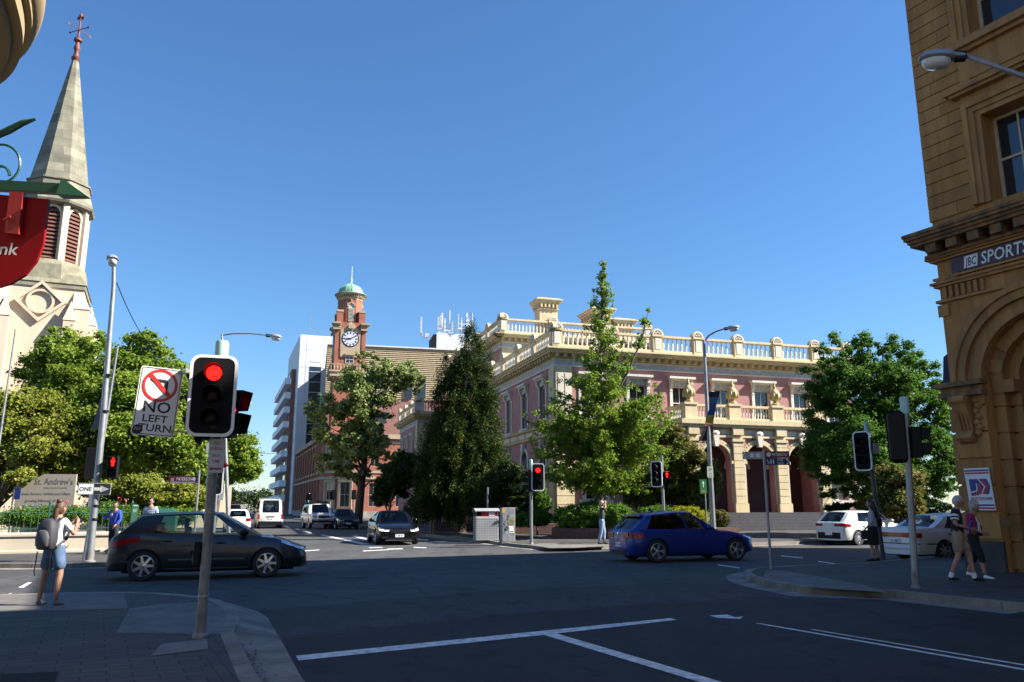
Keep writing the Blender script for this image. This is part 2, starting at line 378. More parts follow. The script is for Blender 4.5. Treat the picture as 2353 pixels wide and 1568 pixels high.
# right corner
rt = [(62,50.5), (22,30.4), G(2060,1289,.1), G(1985,1296,.1), G(1770,1305,.1), G(1722,1310,.1), G(1706,1319,.1), G(1740,1334,.1), G(1850,1354,.1), G(2050,1371,.03), G(2353,1404,.03), (16.5,-1.2), (21.8,-11)]
rt = rt[:3]+smooth_line(rt[3:9])+rt[9:]
tag(MB().prism(rt+[(80,-11),(80,50)], -.02, H).build('footpath', PATHASPH), kind='structure')
band('kerb', rt, -.004, .16, -.01, H+.006, CONC2)
gutter('gutter', rt[3:-2], .42, CONC2)
sheet('concrete_ramp', [G(1752,1329,H), G(1850,1350,H), G(2040,1362,H), G(1985,1345,H), G(1880,1325,H), G(1800,1312,H), G(1760,1312,H)], H+.004, CONC)
# far corner, in front of the pink building
fr = [(-20.6,87.2), G(950,1229,.05), G(1100,1243,.05), G(1160,1253,.05), G(1255,1262,.05), G(1320,1261,.05), G(1400,1257,.05), G(1720,1253,.05), G(1960,1245,.05), (80,62)]
fr = fr[:1]+smooth_line(fr[1:-1])+fr[-1:]
tag(MB().prism(fr+[(80,112),(-17,88.5)], -.02, H).build('footpath', PATHASPH), kind='structure')
band('kerb', fr, -.004, .18, -.01, H+.008, CONC2)
gutter('gutter', fr[1:-1], .4, CONC2)
sheet('concrete_ramp', [G(1262,1260,H), G(1320,1259.5,H), G(1392,1256,H), G(1390,1249,H), G(1255,1247,H), G(1215,1252,H)], H+.004, CONC)
# church corner
ch = [(-60,-2.3), G(0,1303,.05), G(165,1303,.05), (-10.9,22.3), (-10.2,23.6), (-10.2,25.2), (-11.5,31.2), go((-22.5,61),VF,0), go((-22.5,61),VF,60), go((-22.5,61),VF,270)]
ch = ch[:2]+smooth_line(ch[2:7])+ch[7:]
tag(MB().prism(ch+[(-300,300),(-300,-2.3)], -.02, H).build('footpath', PATHASPH), kind='structure')
band('kerb', ch, -.004, .18, -.01, H+.008, CONC2)
gutter('gutter', ch[1:-1], .35, CONC2)
# post office block
po = [(-105,318), (-27.3,103.2), (-25.8,100.6), (-23.2,100.4), (100,140)]
tag(MB().prism(po+[(100,318)], -.02, H).build('footpath', PATHASPH), kind='structure')
band('kerb', po, -.004, .2, -.01, H+.008, CONC2)
# patches and markings on the road
sheet('road_patch', [G(596,1404), G(618,1420), G(648,1466), G(900,1440), G(1200,1411), G(1500,1388), G(1760,1375), G(2040,1376), G(1860,1362), G(1745,1344), G(1560,1340), G(1250,1352), G(950,1373)], .004, CHIP)
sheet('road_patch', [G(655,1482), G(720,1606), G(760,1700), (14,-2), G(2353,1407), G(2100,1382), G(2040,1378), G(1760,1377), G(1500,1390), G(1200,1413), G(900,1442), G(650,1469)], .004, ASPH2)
def mark(name, pts, z=.009): return sheet(name, pts, z, PAINT)
mark('stop_line', [G(680,1509), G(1240,1452), G(1540,1422), G(1556,1426), G(1240,1462), G(686,1520)])
mark('lane_line', [G(1238,1458), G(1268,1455), go(G(1590,1568),(.47,-.9),6), go(G(1545,1568),(.47,-.9),6)], .012)
mark('centre_line', [G(1735,1434), G(1748,1434), go(G(2353,1541),(.47,-.88),8), go(G(2353,1547),(.47,-.88),8.1)])
mark('centre_line', [G(1860,1448), G(1870,1448), go(G(2353,1529),(.47,-.88),8), go(G(2353,1534),(.47,-.88),8.1)])
mark('arrow_marking', [G(1630,1416), G(1672,1414), G(1690,1420), G(1708,1418), G(1700,1424), G(1648,1421)])
S5 = lambda x, y: G((600+x*.2679)*.9191, (1000+y*.2679)*.9191)
for i, q in enumerate([[(745,1262),(772,1260),(1235,1352),(1130,1352)], [(600,1230),(640,1230),(680,1245),(650,1248)], [(1035,1272),(1090,1268),(1230,1310),(1180,1312)],
          [(1145,1410),(1385,1398),(1388,1404),(1150,1417)], [(1370,1392),(1520,1388),(1525,1396),(1376,1399)], [(600,1409),(740,1400),(742,1406),(610,1415)],
          [(1600,1300),(1760,1308),(1750,1314),(1610,1306)], [(1205,1380),(1330,1376),(1330,1382),(1205,1386)], [(1620,1376),(1740,1380),(1740,1386),(1620,1382)],
           [(510,1205),(545,1205),(560,1214),(525,1214)], [(410,1180),(435,1180),(470,1196),(440,1196)]]):
    mark('lane_line', [S5(*p) for p in q])
for q in [[(0,885),(40,860),(95,833),(60,843)], [(133,795),(205,757),(235,757),(175,795)], [(320,712),(345,703),(355,705),(335,714)]]:
    mark('lane_line', [D3(*p) for p in q] if False else [G(p[0]*.3125, 1103+p[1]*.3125) for p in q])
for (x0,y0,x1,y1) in [(1795,1278,1845,1283),(1880,1291,1930,1298),(1650,1299,1700,1306)]:
    mark('lane_line', [G(x0,y0-1), G(x1,y1-1), G(x1,y1+1.2), G(x0,y0+1.2)])
for x, y, r in [(815,1326,.33),(930,1260,.32),(1095,1258,.3)]:      # manhole covers in the road
    c = G(x, y); o = MB().lathe([(r,0),(r,.012),(r*.86,.014),(r*.84,.008),(.01,.008)], (c[0],c[1],0), 20).build('manhole_cover', mat('cast_iron',(.05,.048,.046),.7,.3,var=.2))
    o['kind'] = 'structure'
mb = MB()                                                            # forecourt rising to the pink building
fc = [G(1180,1248,H), G(1400,1250,H), G(1720,1247,H), G(1900,1243,H), (30,45)]
fb = [(3.4,46.8), (4.5,46.2), (14.6,48.6), (21.5,50.6), (32,54)]
for i in range(4): mb.face([(*fc[i],H+.004), (*fc[i+1],H+.004), (*fb[i+1],.3), (*fb[i],.3)])
struct(mb.build('forecourt', PATHASPH))

# ================================================================== facade tools
def wall(mb, F, s0, s1, z0, z1, holes=(), th=.3):
    """front face of a facade with real openings; F(s, out, z)"""
    ss = sorted(set([s0,s1]+[h[0] for h in holes]+[h[1] for h in holes])); zs = sorted(set([z0,z1]+[h[2] for h in holes]+[h[3] for h in holes]))
    for a, b in zip(ss, ss[1:]):
        for c, d in zip(zs, zs[1:]):
            if any(h[0] <= (a+b)/2 <= h[1] and h[2] <= (c+d)/2 <= h[3] for h in holes): continue
            mb.face([F(a,0,c), F(b,0,c), F(b,0,d), F(a,0,d)])
    for h in holes:
        a, b, c, d = h[:4]
        if len(h) > 4:
            r = (b-a)/2; cs = (a+b)/2; sp = d-r; arc = [(cs-r*math.cos(t*math.pi/16), sp+r*math.sin(t*math.pi/16)) for t in range(17)]
            for half, cor in ((arc[:9], (a,d)), (arc[8:], (b,d))):
                for p, q in zip(half, half[1:]): mb.face([F(p[0],0,p[1]), F(q[0],0,q[1]), F(cor[0],0,cor[1])])
            edge = [(a,c)]+arc+[(b,c)]
        else: edge = [(a,c),(a,d),(b,d),(b,c)]
        for p, q in zip(edge, edge[1:]+edge[:1]): mb.face([F(p[0],0,p[1]), F(q[0],0,q[1]), F(q[0],-th,q[1]), F(p[0],-th,p[1])])
class FM(MB):
    """builder in facade coordinates (along, out, up)"""
    def __init__(s, F): super().__init__(); s.T = F
def arch_ring(mb, cs, sp, r0, r1, d0, d1, n=20, a0=0, a1=180):
    rs = []
    for i in range(n+1):
        t = R(a0+(a1-a0)*i/n); c, s_ = -math.cos(t), math.sin(t)
        rs.append([(cs+c*r0,d0,sp+s_*r0),(cs+c*r1,d0,sp+s_*r1),(cs+c*r1,d1,sp+s_*r1),(cs+c*r0,d1,sp+s_*r0)])
    mb.loft(rs)
def sash(F, parent, s, z0, z1, w, m, arched=False, bars=1, depth=.22, pm=None, mid=True):
    """timber window frame with its pane as a sub-part"""
    mb = FM(F); a, b = s-w/2, s+w/2; t = .07
    mb.box(a,-depth,z0,a+t,-depth+.07,z1); mb.box(b-t,-depth,z0,b,-depth+.07,z1); mb.box(a+t,-depth,z0,b-t,-depth+.07,z0+t); mb.box(a+t,-depth,z1-t,b-t,-depth+.07,z1)
    if mid: mb.box(a+t,-depth+.005,(z0+z1)/2-.03,b-t,-depth+.06,(z0+z1)/2+.03)
    for i in range(bars): x = a+(b-a)*(i+1)/(bars+1); mb.box(x-.02,-depth+.01,z0+t,x+.02,-depth+.05,z1-t)
    o = mb.build('window', m, parent)
    p = FM(F); p.face([(a+.01,-depth+.02,z0+.01),(b-.01,-depth+.02,z0+.01),(b-.01,-depth+.02,z1-.01),(a+.01,-depth+.02,z1-.01)])
    p.build('pane', pm or WINDOW, o, recalc=False)
    return o

# ================================================================== pink building
PINK = mat('pink_render', (.37,.185,.175), .85, streak=.10, var=.07, scale=.9, bump=.12, bscale=25)
CREAM = mat('cream_paint', (.60,.495,.30), .75, streak=.16, var=.08, scale=1.1, bump=.1)
CREAMD = mat('ochre_cream', (.47,.355,.17), .75, streak=.25, var=.1, scale=1.3)
IVORY = mat('ivory_paint', (.60,.56,.48), .7, streak=.12, var=.05, scale=1.5)
GREYP = mat('grey_frieze', (.30,.31,.31), .8, var=.5, scale=6, c2=(.48,.48,.45), detail=2)
DOORP = mat('shade_maroon', (.075,.03,.028), .8, var=.1)  # maroon, darkened so the colour carries the portico's shade
STEPM = mat('bluestone_step', (.045,.045,.052), .75, var=.2, scale=3)
ROOFM = mat('iron_roof', (.22,.22,.22), .6, var=.1)
AP = R(17)
pb = thing('civic_building', 'two storey pink and cream Victorian building with balustraded parapet behind the trees', 'building', (2.64,48,.12), AP)
FR = lambda s, d, z: (s, -d, z)                 # front (towards the camera)
FL = lambda s, d, z: (-d, s, z)                 # flank along the far street
LU, LV = 21.6, 44.0
def cornice(F, parent, s0, s1, z, c0=0, c1=0, mods=True, nm='cornice'):
    """entablature: frieze band, modillions, projecting cornice; top at z"""
    mb = FM(F); mb.cur = 0
    mb.box(s0-.62*c0,.0,z-.20,s1+.62*c1,.62,z-.02); mb.box(s0-.74*c0,.0,z-.10,s1+.74*c1,.74,z+.0); mb.box(s0-.5*c0,0,z-.30,s1+.5*c1,.5,z-.2)
    mb.cur = 1
    if mods:
        n = max(1, int((s1-s0)/.52))
        for i in range(n+1):
            x = s0+(s1-s0)*i/n; mb.box(x-.11,.1,z-.56,x+.11,.42,z-.3)
    mb.box(s0-.14*c0,0,z-.62,s1+.14*c1,.12,z-.30)
    mb.cur = 2; mb.box(s0-.06*c0,0,z-1.0,s1+.06*c1,.06,z-.68)
    mb.cur = 3; mb.box(s0-.08*c0,0,z-.679,s1+.08*c1,.09,z-.62); mb.box(s0-.09*c0,0,z-1.08,s1+.09*c1,.1,z-1.0)
    return mb.build(nm, [CREAM, CREAMD, GREYP, IVORY], parent)
BAL = [(.07,0),(.07,.04),(.045,.08),(.085,.2),(.075,.32),(.04,.42),(.045,.52),(.07,.56),(.07,.6)]
def balustrade(F, parent, s0, s1, z, h, d, piers, pw=.62, anteF=True, solid_end=0):
    """parapet between piers; each bay is one part, each pier one part"""
    for i, p in enumerate(piers):
        mb = FM(F); mb.box(p-pw/2,d-.42,z,p+pw/2,d,z+h); mb.box(p-pw/2-.07,d-.48,z+h-.12,p+pw/2+.07,d+.07,z+h)
        mb.cur = 1; mb.box(p-pw/2+.12,d,z+.3,p+pw/2-.12,d+.025,z+h-.22)
        if anteF:
            mb.cur = 0; n = 12
            arc = [(p+.45*math.cos(math.pi*k/n), z+h+.42*math.sin(math.pi*k/n)) for k in range(n+1)]
            mb.extr([(x,d-.3,zz) for x, zz in arc], (0,.28,0)) if False else mb.add([(x,d-.3,zz) for x,zz in arc]+[(x,d-.02,zz) for x,zz in arc],
                [tuple(range(n+1)), tuple(range(2*n+1,n,-1))]+[(k,k+1,n+2+k,n+1+k) for k in range(n)]+[(0,n+1,2*n+1,n)])
            mb.cur = 1; arch_ring(mb, p, z+h, .28, .36, d-.02, d+.025, 12)
            mb.lathe([(.1,0),(.1,.02)], (p,0,0), 8) if False else None
            for k in range(3):
                t = math.pi*(k+1)/4; mb.bc((p+.17*math.cos(t), d, z+h+.17*math.sin(t)), (.09,.05,.09))
        mb.build('parapet_pier', [CREAM, IVORY], parent)
    for a, b in zip(piers, piers[1:]):
        mb = FM(F); x0, x1 = a+pw/2, b-pw/2
        mb.box(x0,d-.36,z,x1,d-.06,z+.26); mb.box(x0,d-.4,z+h-.16,x1,d-.02,z+h-.02)
        n = max(2, int((x1-x0)/.30)); mb.cur = 1; hh = h-.42
        for k in range(n):
            x = x0+(x1-x0)*(k+.5)/n
            mb.lathe([(r, z+.26+zz/.6*hh) for r, zz in BAL], (x,d-.21,0), 8)
        mb.build('balustrade', [CREAM, IVORY], parent, smooth=50)
def hood(F, parent, win, s, z, w):
    """bracketed window hood, sub-part of its window"""
    mb = FM(F); mb.box(s-w/2-.32,0,z+.46,s+w/2+.32,.40,z+.60); mb.box(s-w/2-.22,0,z+.36,s+w/2+.22,.28,z+.46)
    mb.cur = 1; mb.box(s-w/2+.02,0,z+.0,s+w/2-.02,.05,z+.36)
    mb.cur = 0
    for q in (-1,1):
        x = s+q*(w/2+.10); mb.extr([(x-.09,0,z-.35),(x-.09,.1,z-.3),(x-.09,.09,z-.1),(x-.09,.24,z+.12),(x-.09,.26,z+.36),(x-.09,0,z+.36)], (.18,0,0))
    mb.build('hood', [IVORY, GREYP], win)
def surround(F, win, s, z0, z1, w, sill=True):
    mb = FM(F)
    for q in (-1,1): x = s+q*(w/2+.10); mb.box(x-.1,0,z0,x+.1,.07,z1)
    if sill: mb.box(s-w/2-.32,0,z0-.18,s+w/2+.32,.2,z0)
    mb.build('surround', IVORY, win)
ZG = 1.15
upw = [2.3,5.5,8.5,11.5,14.5,17.5,20.2]; lfw = [2.3,6.0,9.7]
upf = [(s-.6,s+.6,6.9,9.0) for s in upw]; upl = [(s-.55,s+.55,6.6,9.0) for s in lfw]
grf = [(s-.65,s+.65,1.9,5.0,1) for s in (2.5,5.6,20.0)]; grl = [(s-.6,s+.6,2.0,5.1,1) for s in lfw]
dors = [(s-.75,s+.75,ZG,4.6,1) for s in (9.25,12.3,15.35)]
mb = FM(FR); wall(mb, lambda *a: a, 0, LU, 0, 11, upf+grf+dors)
mb.T = FL; wall(mb, lambda *a: a, 0, LV, 0, 11, upl+grl)
mb.T = None; mb.box(.05,14,10.2,LU,14.3,11); mb.box(LU-.3,.3,0,LU,14,11)
mb.build('wall', PINK, pb)
MB().face([(.2,.2,10.9),(LU-.2,.2,10.9),(LU-.2,14,10.9),(.2,14,10.9)]).build('roof', ROOFM, pb)
for F, ss, z0, z1, w in ((FR,upw,6.9,9.0,1.2),(FL,lfw,6.6,9.0,1.1)):
    for s in ss:
        o = sash(F, pb, s, z0, z1, w, IVORY); hood(F, pb, o, s, z1, w); surround(F, o, s, z0, z1, w)
for F, ss, z0, z1, w in ((FR,(2.5,5.6,20.0),1.9,5.0,1.3),(FL,lfw,2.0,5.1,1.2)):
    for s in ss:
        o = sash(F, pb, s, z0, z1, w, IVORY); mb = FM(F); sp = z1-w/2
        arch_ring(mb, s, sp, w/2, w/2+.24, 0, .1)
        for q in (-1,1): x = s+q*(w/2+.12); mb.box(x-.12,0,z0,x+.12,.1,sp)
        mb.box(s-w/2-.4,0,z0-.2,s+w/2+.4,.22,z0); mb.bev(s-.16,0,z1-.02,s+.16,.3,z1+.5,.04)
        mb.build('surround', IVORY, o)
for s in (9.25,12.3,15.35):
    o = sash(FR, pb, s, ZG+.02, 4.6, 1.5, mat('door_timber',(.09,.035,.03),.5), bars=1, depth=.25); 
    mb = FM(FR); arch_ring(mb, s, 3.85, .75, .95, 0, .06); mb.build('surround', IVORY, o)
cornice(FR, pb, 0, LU, 11.0, 1, 0); cornice(FL, pb, 0, LV*.33, 11.0, 0, 1)
balustrade(FR, pb, 0, LU, 11.0, 1.25, .25, [.06,3.8,6.9,9.8,12.8,15.8,18.8,21.4])
balustrade(FL, pb, 0, 14, 11.0, 1.25, .25, [.06,3.7,7.3,10.9,14.1])
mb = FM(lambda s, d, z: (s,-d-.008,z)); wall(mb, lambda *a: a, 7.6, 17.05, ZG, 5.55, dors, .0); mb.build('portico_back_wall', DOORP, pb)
# string courses and panelled band
mb = FM(FR); mb.box(17.6,0,6.32,LU,.16,6.5); mb.build('string_course', CREAMD, pb)
mb = FM(FR); mb.box(0,0,6.32,7.4,.16,6.5); mb.box(0,0,5.72,7.4,.10,5.9)
mb.T = FL; mb.box(-.16,0,6.32,14.4,.2,6.5); mb.box(-.1,0,5.72,14.4,.12,5.9); mb.box(0,0,5.9,14.4,.05,6.32)
mb.T = FR; mb.box(0,0,5.9,7.4,.05,6.32); mb.cur = 1
for i in range(8): x = .8+i*1.75; mb.T = FL; mb.box(x,.05,5.98,x+1.2,.075,6.24)
mb.T = FR
for i in range(4): x = .7+i*1.75; mb.box(x,.05,5.98,x+1.1,.075,6.24)
mb.build('string_course', [CREAMD, IVORY], pb)
# corner pilasters: panelled above, banded quoins below
def pilaster(F, s0, s1):
    mb = FM(F); mb.box(s0,0,6.5,s1,.10,9.92); mb.cur = 1; w = (s1-s0-.36)/2
    if s1-s0 > .9: 
        for k in range(2):
            a = s0+.12+k*(w+.12); mb.box(a,.10,6.8,a+w,.125,9.5); 
    else: mb.box(s0+.16,.10,6.8,s1-.16,.125,9.5)
    mb.cur = 0
    for k in range(11): z = .1+k*.51; mb.box(s0-.03,0,z,s1+.03,.16,z+.47)
    mb.box(s0,0,.1,s1,.13,5.7)
    mb.build('pilaster', [CREAM, IVORY], pb)
pilaster(FR, .0, 1.05); pilaster(FL, -.0, .95); pilaster(FL, 13.2, 14.2)
# portico with three arches and a balcony
PD = 2.5; PZ = 6.64
FP = lambda s, d, z: (s, -(d+PD), z)
ps = [7.75,10.78,13.83,16.88]
mb = FM(FP); wall(mb, lambda *a: a, 7.3, 17.33, ZG, 5.6, [((a+b)/2-1.02,(a+b)/2+1.02,ZG,5.22,1) for a, b in zip(ps, ps[1:])], .55)
for s in (7.3,17.33): mb.T = None; mb.box(s-.25,-PD+.56,4.3 if s < 10 else ZG,s+.25,-.0,5.6)  # right end closed down to the floor, added to keep sun out
mb.build('portico_wall', PINK, pb)
mb = FM(FP)
mb.box(7.1,-PD,5.6,17.53,.12,5.75); mb.box(7.2,-PD,5.75,17.43,.05,6.2); mb.box(7.0,-PD,6.2,17.63,.3,6.36); mb.box(6.9,-PD,6.36,17.73,.42,PZ)
mb.cur = 2
for i in range(70): x = 7.1+i*.148; mb.box(x,.05,6.08,x+.07,.14,6.2)
mb.cur = 1
for a, b in zip(ps, ps[1:]): mb.box(a+.5,.05,5.82,b-.5,.075,6.1)
mb.build('portico_entablature', [CREAM, IVORY, CREAMD], pb)
for s in ps:
    mb = FM(FP)
    for k in range(9): z = ZG+.55+k*.42; mb.box(s-.36,0,z,s+.36,.22,z+.385)
    mb.box(s-.33,0,ZG,s+.33,.19,5.6); mb.box(s-.45,0,ZG,s+.45,.28,ZG+.52); mb.box(s-.42,0,5.35,s+.42,.28,5.5); mb.box(s-.36,.1,5.75,s+.36,.3,6.2)
    mb.build('portico_pier', CREAM, pb)
for a, b in zip(ps, ps[1:]):
    c = (a+b)/2; mb = FM(FP); arch_ring(mb, c, 4.2, 1.02, 1.3, 0, .09); arch_ring(mb, c, 4.2, 1.02, 1.14, .09, .13); 
    mb.box(c-1.3,0,4.02,c-.98,.2,4.2); mb.box(c+.98,0,4.02,c+1.3,.2,4.2); mb.cur = 1
    for k in range(19): t = R(9*k+9); mb.bc((c-1.22*math.cos(t), .1, 4.2+1.22*math.sin(t)), (.05,.06,.05))
    mb.box(c-1.24,0,ZG+.5,c-1.02,.06,4.02); mb.box(c+1.02,0,ZG+.5,c+1.24,.06,4.02)
    mb.extr([(c-.12,0,5.05),(c+.12,0,5.05),(c+.2,0,5.7),(c-.2,0,5.7)], (0,.28,0)); mb.ell((c,.16,5.85), (.3,.14,.2), 8, 6)
    mb.build('arch_moulding', [CREAM, IVORY], pb)
def balust2(F, s0, s1, z):
    mb = FM(F); mb.box(s0,-.3,z,s1,-.02,z+.16); mb.box(s0,-.34,z+.82,s1,.02,z+.96); n = int((s1-s0)/.19); mb.cur = 1
    for k in range(n): mb.lathe([(r*.75, z+.16+zz/.6*.66) for r, zz in BAL], (s0+(s1-s0)*(k+.5)/n,-.16,0), 6)
    mb.build('balustrade', [CREAM, IVORY], pb, smooth=50)
for a, b in zip(ps, ps[1:]): balust2(FP, a+.4, b-.4, PZ)
FPL = lambda s, d, z: (7.35-d, -PD+s, z)
balust2(FPL, .45, 2.4, PZ)
URN = [(.26,0),(.26,.12),(.14,.18),(.12,.26),(.3,.42),(.36,.6),(.3,.82),(.16,1.0),(.09,1.08),(.13,1.16),(.06,1.26),(.08,1.34),(.02,1.5)]
for s in ps:
    mb = FM(FP); mb.box(s-.4,-.42,PZ,s+.4,.06,PZ+1.0); mb.box(s-.46,-.48,PZ+.9,s+.46,.12,PZ+1.04); mb.build('balcony_pier', CREAM, pb)
    mb = FM(FP); mb.lathe(URN, (s,-.18,PZ+1.04), 10)
    for k in range(8): t = k*math.pi/4; mb.ell((s+.33*math.cos(t), -.18+.33*math.sin(t), PZ+1.6), (.08,.08,.22), 6, 5)
    mb.build('urn', mat('gilt_cream',(.50,.38,.16),.6,var=.35,scale=9), pb, smooth=60)
# steps and portico floor
for k in range(6):
    MB().box(6.6-.0*k,-PD-2.2+.34*k,.12 if k == 0 else .12+.17*k,18.2,-PD+.1,.12+.17*(k+1)+(.01 if k == 5 else 0)).build('step', STEPM, pb)
MB().box(7.0,-PD+.1,.2,17.6,-.02,ZG).build('portico_floor', STEPM, pb)
for s in (7.45, 17.0):
    mb = MB(); y0 = -PD-2.35; mb.tube([(s,-PD-.1,2.15),(s,y0,1.15),(s,y0,.15)], .03, 6); mb.tube([(s,-PD-.5,1.9),(s,-PD-.5,1.0)], .025, 6); mb.build('handrail', GALV, pb)
# raised centre block with its own parapet and chimneys
UX, UY, UW, UD, UZ = .85, 14.6, 13.0, 19.0, 15.0
FRU = lambda s, d, z: (UX+s, UY-d, z); FLU = lambda s, d, z: (UX-d, UY+s, z)
mb = MB(); mb.box(UX,UY,10.8,UX+UW,UY+UD,UZ); mb.build('upper_wall', PINK, pb)
cornice(FRU, pb, 0, UW, UZ, 1, 1); cornice(FLU, pb, 0, UD, UZ, 1, 1)
balustrade(FRU, pb, 0, UW, UZ, 1.3, .25, [.06,4.3,8.6,12.8]); balustrade(FLU, pb, 0, UD, UZ, 1.3, .25, [.06,3.8,7.6,11.4,15.2,18.9])
for s_ in (0,12): mb = FM(FRU); mb.box(s_,0,10.9,s_+.95,.08,14); mb.build('pilaster', CREAM, pb)
def chimney(s, y, z0, z1, w, dd):
    mb = MB(); mb.box(s-w/2,y-dd/2,z0,s+w/2,y+dd/2,z1-.55); mb.box(s-w/2-.08,y-dd/2-.08,z0,s+w/2+.08,y+dd/2+.08,z0+.5)
    for k, (e, a, b) in enumerate(((.1,.95,.85),(.16,.5,.36),(.3,.36,.2),(.38,.2,.1),(.2,.1,0))): mb.box(s-w/2-e,y-dd/2-e,z1-a,s+w/2+e,y+dd/2+e,z1-b)
    for k in range(5):
        x = s-w/2+.1+k*(w-.2)/4; mb.box(x-.07,y-dd/2-.22,z1-.8,x+.07,y-dd/2,z1-.5)
        yy = y-dd/2+.1+k*(dd-.2)/4; mb.box(s-w/2-.22,yy-.07,z1-.8,s-w/2,yy+.07,z1-.5)
    mb.build('chimney', CREAM, pb)
chimney(4.9, UY+.8, UZ, 18.3, 1.55, 1.3); chimney(9.6, UY+1.2, UZ, 17.8, 1.5, 2.6); chimney(11.6, UY+.6, UZ, 17.0, 1.5, 1.2)
# lower far wing along the far street
WY = 33.5; WX = -2.3
FRW = lambda s, d, z: (WX+s, WY-d, z); FLW = lambda s, d, z: (WX-d, WY+s, z)
wl = [2.2,5.2,8.2]
mb = FM(FLW); wall(mb, lambda *a: a, 0, 11, 0, 10.6, [(s-.55,s+.55,5.6,8.2) for s in wl]); mb.T = FRW; wall(mb, lambda *a: a, 0, 8, 0, 10.6)
mb.build('wing_wall', PINK, pb)
for s in wl: o = sash(FLW, pb, s, 5.6, 8.2, 1.1, IVORY); hood(FLW, pb, o, s, 8.2, 1.1); surround(FLW, o, s, 5.6, 8.2, 1.1)
cornice(FRW, pb, 0, 8, 10.6, 1, 0); cornice(FLW, pb, 0, 11, 10.6, 0, 1)
balustrade(FRW, pb, 0, 8, 10.6, 1.3, .25, [.06,3.9,7.6], pw=.9); balustrade(FLW, pb, 0, 11, 10.6, 1.3, .25, [.06,3.6,7.2,10.8])
mb = FM(FRW); mb.box(0,0,.1,.9,.1,9.5); mb.T = FLW; mb.box(0,0,.1,.9,.1,9.5); mb.box(0,0,4.9,11,.12,5.3)
for k in range(9): z = .1+k*.51; mb.box(-.04,0,z,.95,.15,z+.47)
mb.build('pilaster', CREAM, pb)

# ================================================================== red brick post office and clock tower
BRICK = brickmat('red_brick', (.40,.115,.06), (.33,.09,.048), (.27,.17,.12), .24, .085, .012, .85, .3)
STONE = mat('sandstone_trim', (.38,.29,.19), .85, var=.15, scale=1.2)
STONEG = mat('grey_stone', (.27,.25,.22), .85, var=.2, scale=1.5)
AQ = R(20)
pof = thing('post_office', 'red brick corner building with rounded corner and sandstone bands behind the plane tree', 'building', (-24.6,105.5,.1), AQ)
RC = 4.6
def rc_line(n=10): return [(RC-RC*math.cos(t*math.pi/2/n), RC-RC*math.sin(t*math.pi/2/n)) for t in range(n+1)]
mb = FM(lambda s, d, z: (-d, RC+s, z)); lw = [2.5+3.6*k for k in range(9)]
holes = [(s-.6,s+.6,1.6,4.3) for s in lw]+[(s-.6,s+.6,6.8,9.3) for s in lw]
wall(mb, lambda *a: a, 0, 36, 0, 11, holes)
mb.T = lambda s, d, z: (RC+s, -d, z); fw = [2.0,5.6,9.2]; fh = [(s-.65,s+.65,1.5,4.6) for s in fw]+[(s-.6,s+.6,6.8,9.3) for s in fw]
wall(mb, lambda *a: a, 0, 24, 0, 11, fh)
mb.T = None; rl = rc_line()
for a, b in zip(rl, rl[1:]): mb.face([(*a,0),(*b,0),(*b,11),(*a,11)])
mb.build('wall', BRICK, pof)
out = [(0,41)]+rl+[(28,0)]
def obnd(z0, z1, e, nm, m=STONE):
    a = offset([(p[0],p[1]) for p in out], -e) ; b = offset(out, .1); mb = MB()
    mb.loft([[(*a[i],z0),(*b[i],z0),(*b[i],z1),(*a[i],z1)] for i in range(len(a))]); mb.build(nm, m, pof)
# facade runs north to corner then east, so outside lies to the right of travel
for z0, z1, e in ((0,.9,.12),(5.1,5.45,.2),(5.9,6.2,.12),(9.9,10.2,.1),(10.5,11.1,.4)): obnd(z0, z1, e, 'stone_band', STONEG if z0 == 0 else STONE)
for s in lw:
    sash(lambda s_, d, z: (-d, RC+s_, z), pof, s, 1.6, 4.3, 1.2, IVORY); sash(lambda s_, d, z: (-d, RC+s_, z), pof, s, 6.8, 9.3, 1.2, IVORY)
for s in fw:
    sash(lambda s_, d, z: (RC+s_, -d, z), pof, s, 1.5, 4.6, 1.3, STONE); sash(lambda s_, d, z: (RC+s_, -d, z), pof, s, 6.8, 9.3, 1.2, STONE)
mb = MB()
for k in range(11): y = RC+.6+3.6*k; mb.box(-.22,y-.25,.9,0,y+.25,10.5)
mb.build('pilaster', BRICK, pof)
for t, z0, z1 in ((40,1.5,4.7),(68,1.5,4.7),(40,6.8,9.3),(68,6.8,9.3)):
    cx, cy = RC-(RC+.05)*math.cos(R(t)), RC-(RC+.05)*math.sin(R(t))
    Fq = lambda s, d, z, cx=cx, cy=cy, t=t: (cx-d*math.cos(R(t))+s*math.sin(R(t)), cy-d*math.sin(R(t))-s*math.cos(R(t)), z)
    o = sash(Fq, pof, 0, z0, z1, 1.3, STONE, depth=.0)
    m2 = FM(Fq); m2.box(-.95,-.1,z0-.2,-.65,.14,z1+.3); m2.box(.65,-.1,z0-.2,.95,.14,z1+.3); m2.box(-.95,-.1,z1,.95,.16,z1+.35); m2.box(-1,-.1,z0-.25,1,.2,z0); m2.build('surround', STONE, o)
MB().face([(.2,41,10.6)]+[(p[0]+.1,p[1]+.1,10.6) for p in rl]+[(28,.2,10.6),(28,41,10.6)]).build('roof', ROOFM, pof)

